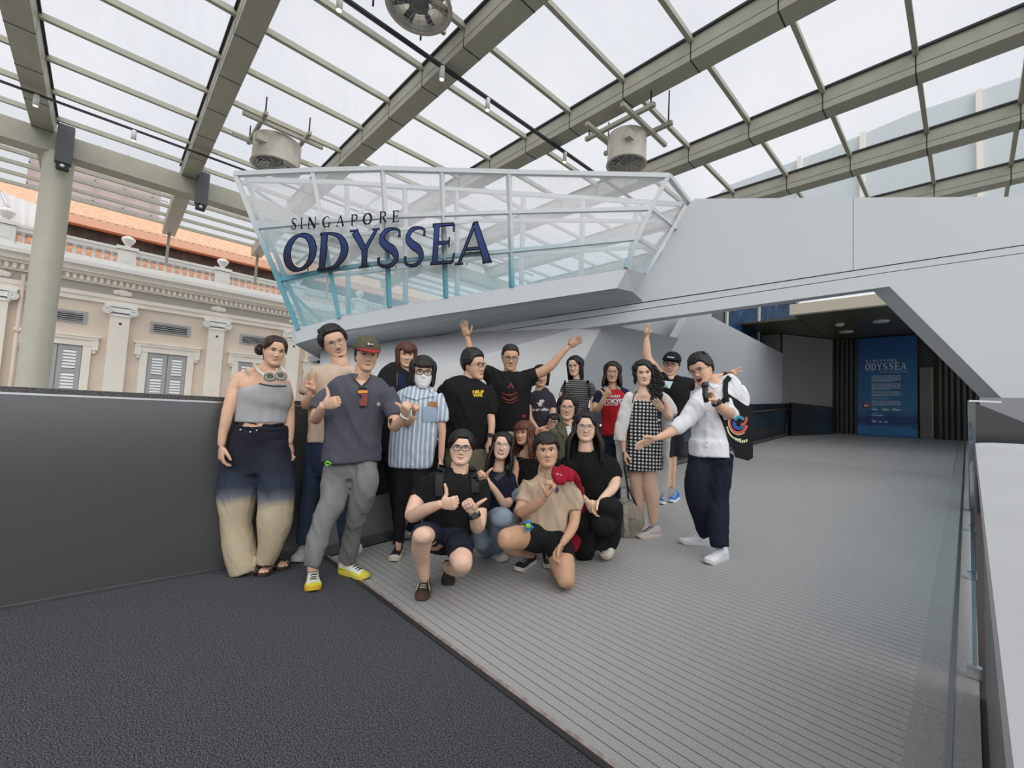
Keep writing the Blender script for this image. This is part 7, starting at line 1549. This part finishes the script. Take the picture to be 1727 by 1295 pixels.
s.cloth('shirt', M_ws, [(8, [(1130, 178, 182, 0.02, .66), (1130, 20, 178, 0.01, .64)]), (7, [(1135, 1280, 170, 0, .6), (1135, 1100, 165, 0, .62), (1155, 950, 180, 0, .62), (1190, 830, 200, 0, .6), (1230, 740, 205, 0, .55), (1250, 680, 170, 0, .5), (1215, 635, 90, 0, .6)]), (7, [(1080, 780, 88), (1010, 890, 92, .03), (930, 1000, 88, .06), (850, 1070, 78, .1), (775, 1125, 66, .13)]), (7, [(1370, 710, 85), (1420, 830, 92), (1405, 930, 88, .03), (1340, 960, 72, .08), (1300, 930, 62, .12)])], fold=.011, fs=13)
s.strap('placket', M_ws, ['shirt'], 7, [(1090, 760), (1110, 900), (1110, 1100), (1105, 1290)], 34, .006); s.strap('collar', M_ws, ['shirt'], 7, [(1130, 650), (1180, 700), (1240, 640)], 45, .012)
for q in range(5): p, _ = s.drape(['shirt'], 1000 + (1110) / 5.757, 530 + (820 + q * 105) / 5.757, .012); mb = MB(); mb.ell(p, (.006,) * 3, 8, 6); mb.obj('button', M_wp, s.t)
for c0_, c1_, r_ in (((800, 1095), (745, 1160), 0), ((1285, 870), (1300, 990), 0)): s.strap('cuff', M_ws, ['shirt'], 7, [c0_, c1_], 50, .008)
mc = thing('microphone', 'black microphone held to the mouth of the man in the white shirt', 'microphone')
mb = MB(); P0, P1 = s.pt(7, 1100, 855, .32)[0], s.pt(7, 1088, 700, .30)[0]; mb.tube([P0, P0 + (P1 - P0) * .3, P1], [.016, .02, .022], 12); mb.obj('mic_handle', M_gblk, mc); mb = MB(); mb.ell(P1 + (P1 - P0) * .08, (.027,) * 3, 14, 10); mb.obj('mic_head', mat('mic_mesh', (.05, .05, .055), .4, .6), mc)
tb_ = thing('tote_bag', 'black tote bag with a colourful swirl print hanging from the white-shirted man', 'bag')
M_tote = cl('black_canvas', (.016, .016, .018)); vb = nrm(ray(1245, 720)) * .045
def c7(X, Y): return (1000 + X / 5.757, 530 + Y / 5.757)
D_t = 3.47
out = [c7(1190, 900), c7(1300, 760), c7(1480, 880), c7(1555, 905), (1270, 772), (1262, 777), (1240, 771), (1230, 740)]
mb = MB(); mb.prism([at(*p, D_t) for p in out], vb); mb.obj('bag_body', M_tote, tb_)
mb = MB(); 
for a_, b2 in (((1265, 860), (1290, 620)), ((1290, 620), (1330, 600))): pass
s.strap('bag_strap', M_tote, ['shirt'], 7, [(1330, 605), (1290, 650), (1285, 740), (1300, 850)], 52, .012, .006, par=tb_)
M_pr = {k: mat('print_' + k, c, .7) for k, c in dict(red=(.6, .10, .06), cream=(.65, .68, .42), blue=(.03, .09, .35), teal=(.03, .25, .35)).items()}
def arc(cx, cy, rx, ry, a0, a1, w, name, lift):
    mb = MB(); A = np.linspace(a0, a1, 16); V = [at(cx + (rx + w / 2 * sg) * math.cos(a), cy - (ry + w / 2 * sg) * math.sin(a), D_t - lift) for a in A for sg in (-1, 1)]; mb.add(V, [(2 * i, 2 * i + 1, 2 * i + 3, 2 * i + 2) for i in range(15)]); mb.obj('swirl_print', M_pr[name], tb_, fix=False)
arc(1245, 712, 15, 18, 2.6, 6.0, 5, 'red', .004); arc(1246, 711, 17.5, 22, 2.9, 5.3, 1.2, 'cream', .005); arc(1246, 715, 8, 7, 2.6, 6.3, 6, 'blue', .006); arc(1247, 710, 7, 7, .2, 3.0, 5, 'teal', .005); arc(1250, 706, 9, 10, 4.6, 6.6, 4, 'red', .008); arc(1246, 715, 20, 26, 3.3, 4.9, 2.5, 'cream', .005)
for i_ in range(6): mb = MB(); x = 1240 + i_ * 3.6; y = 738 + 4 * math.sin(i_ * .5); mb.add([at(a_, b2, D_t - .006) for a_, b2 in ((x, y), (x + 2.6, y + .3), (x + 2.4, y + 5), (x - .2, y + 4.7))], [(0, 1, 2, 3)]); mb.obj('print_lettering', M_pr['cream'], tb_, fix=False)
s.shoe(8, (1125, 1035), (885, 1015), up=(.80, .80, .82), sole=(.76, .76, .76), lace=(.8, .8, .82), L=.28); s.shoe(8, (1300, 1150), (1095, 1220), up=(.80, .80, .82), sole=(.76, .76, .76), lace=(.8, .8, .82), L=.28, W=.10)
s.haircap(.05, .27, .0, -.24, topv=.08, vol=.0, locks=s.fringe(24, -.24, .24, .54, .26, -.16, .06) + s.fringe(10, -.2, .2, .56, .46, .2, .06)); s.glasses(M_gwire, 'round', .09, .007); s.finish()
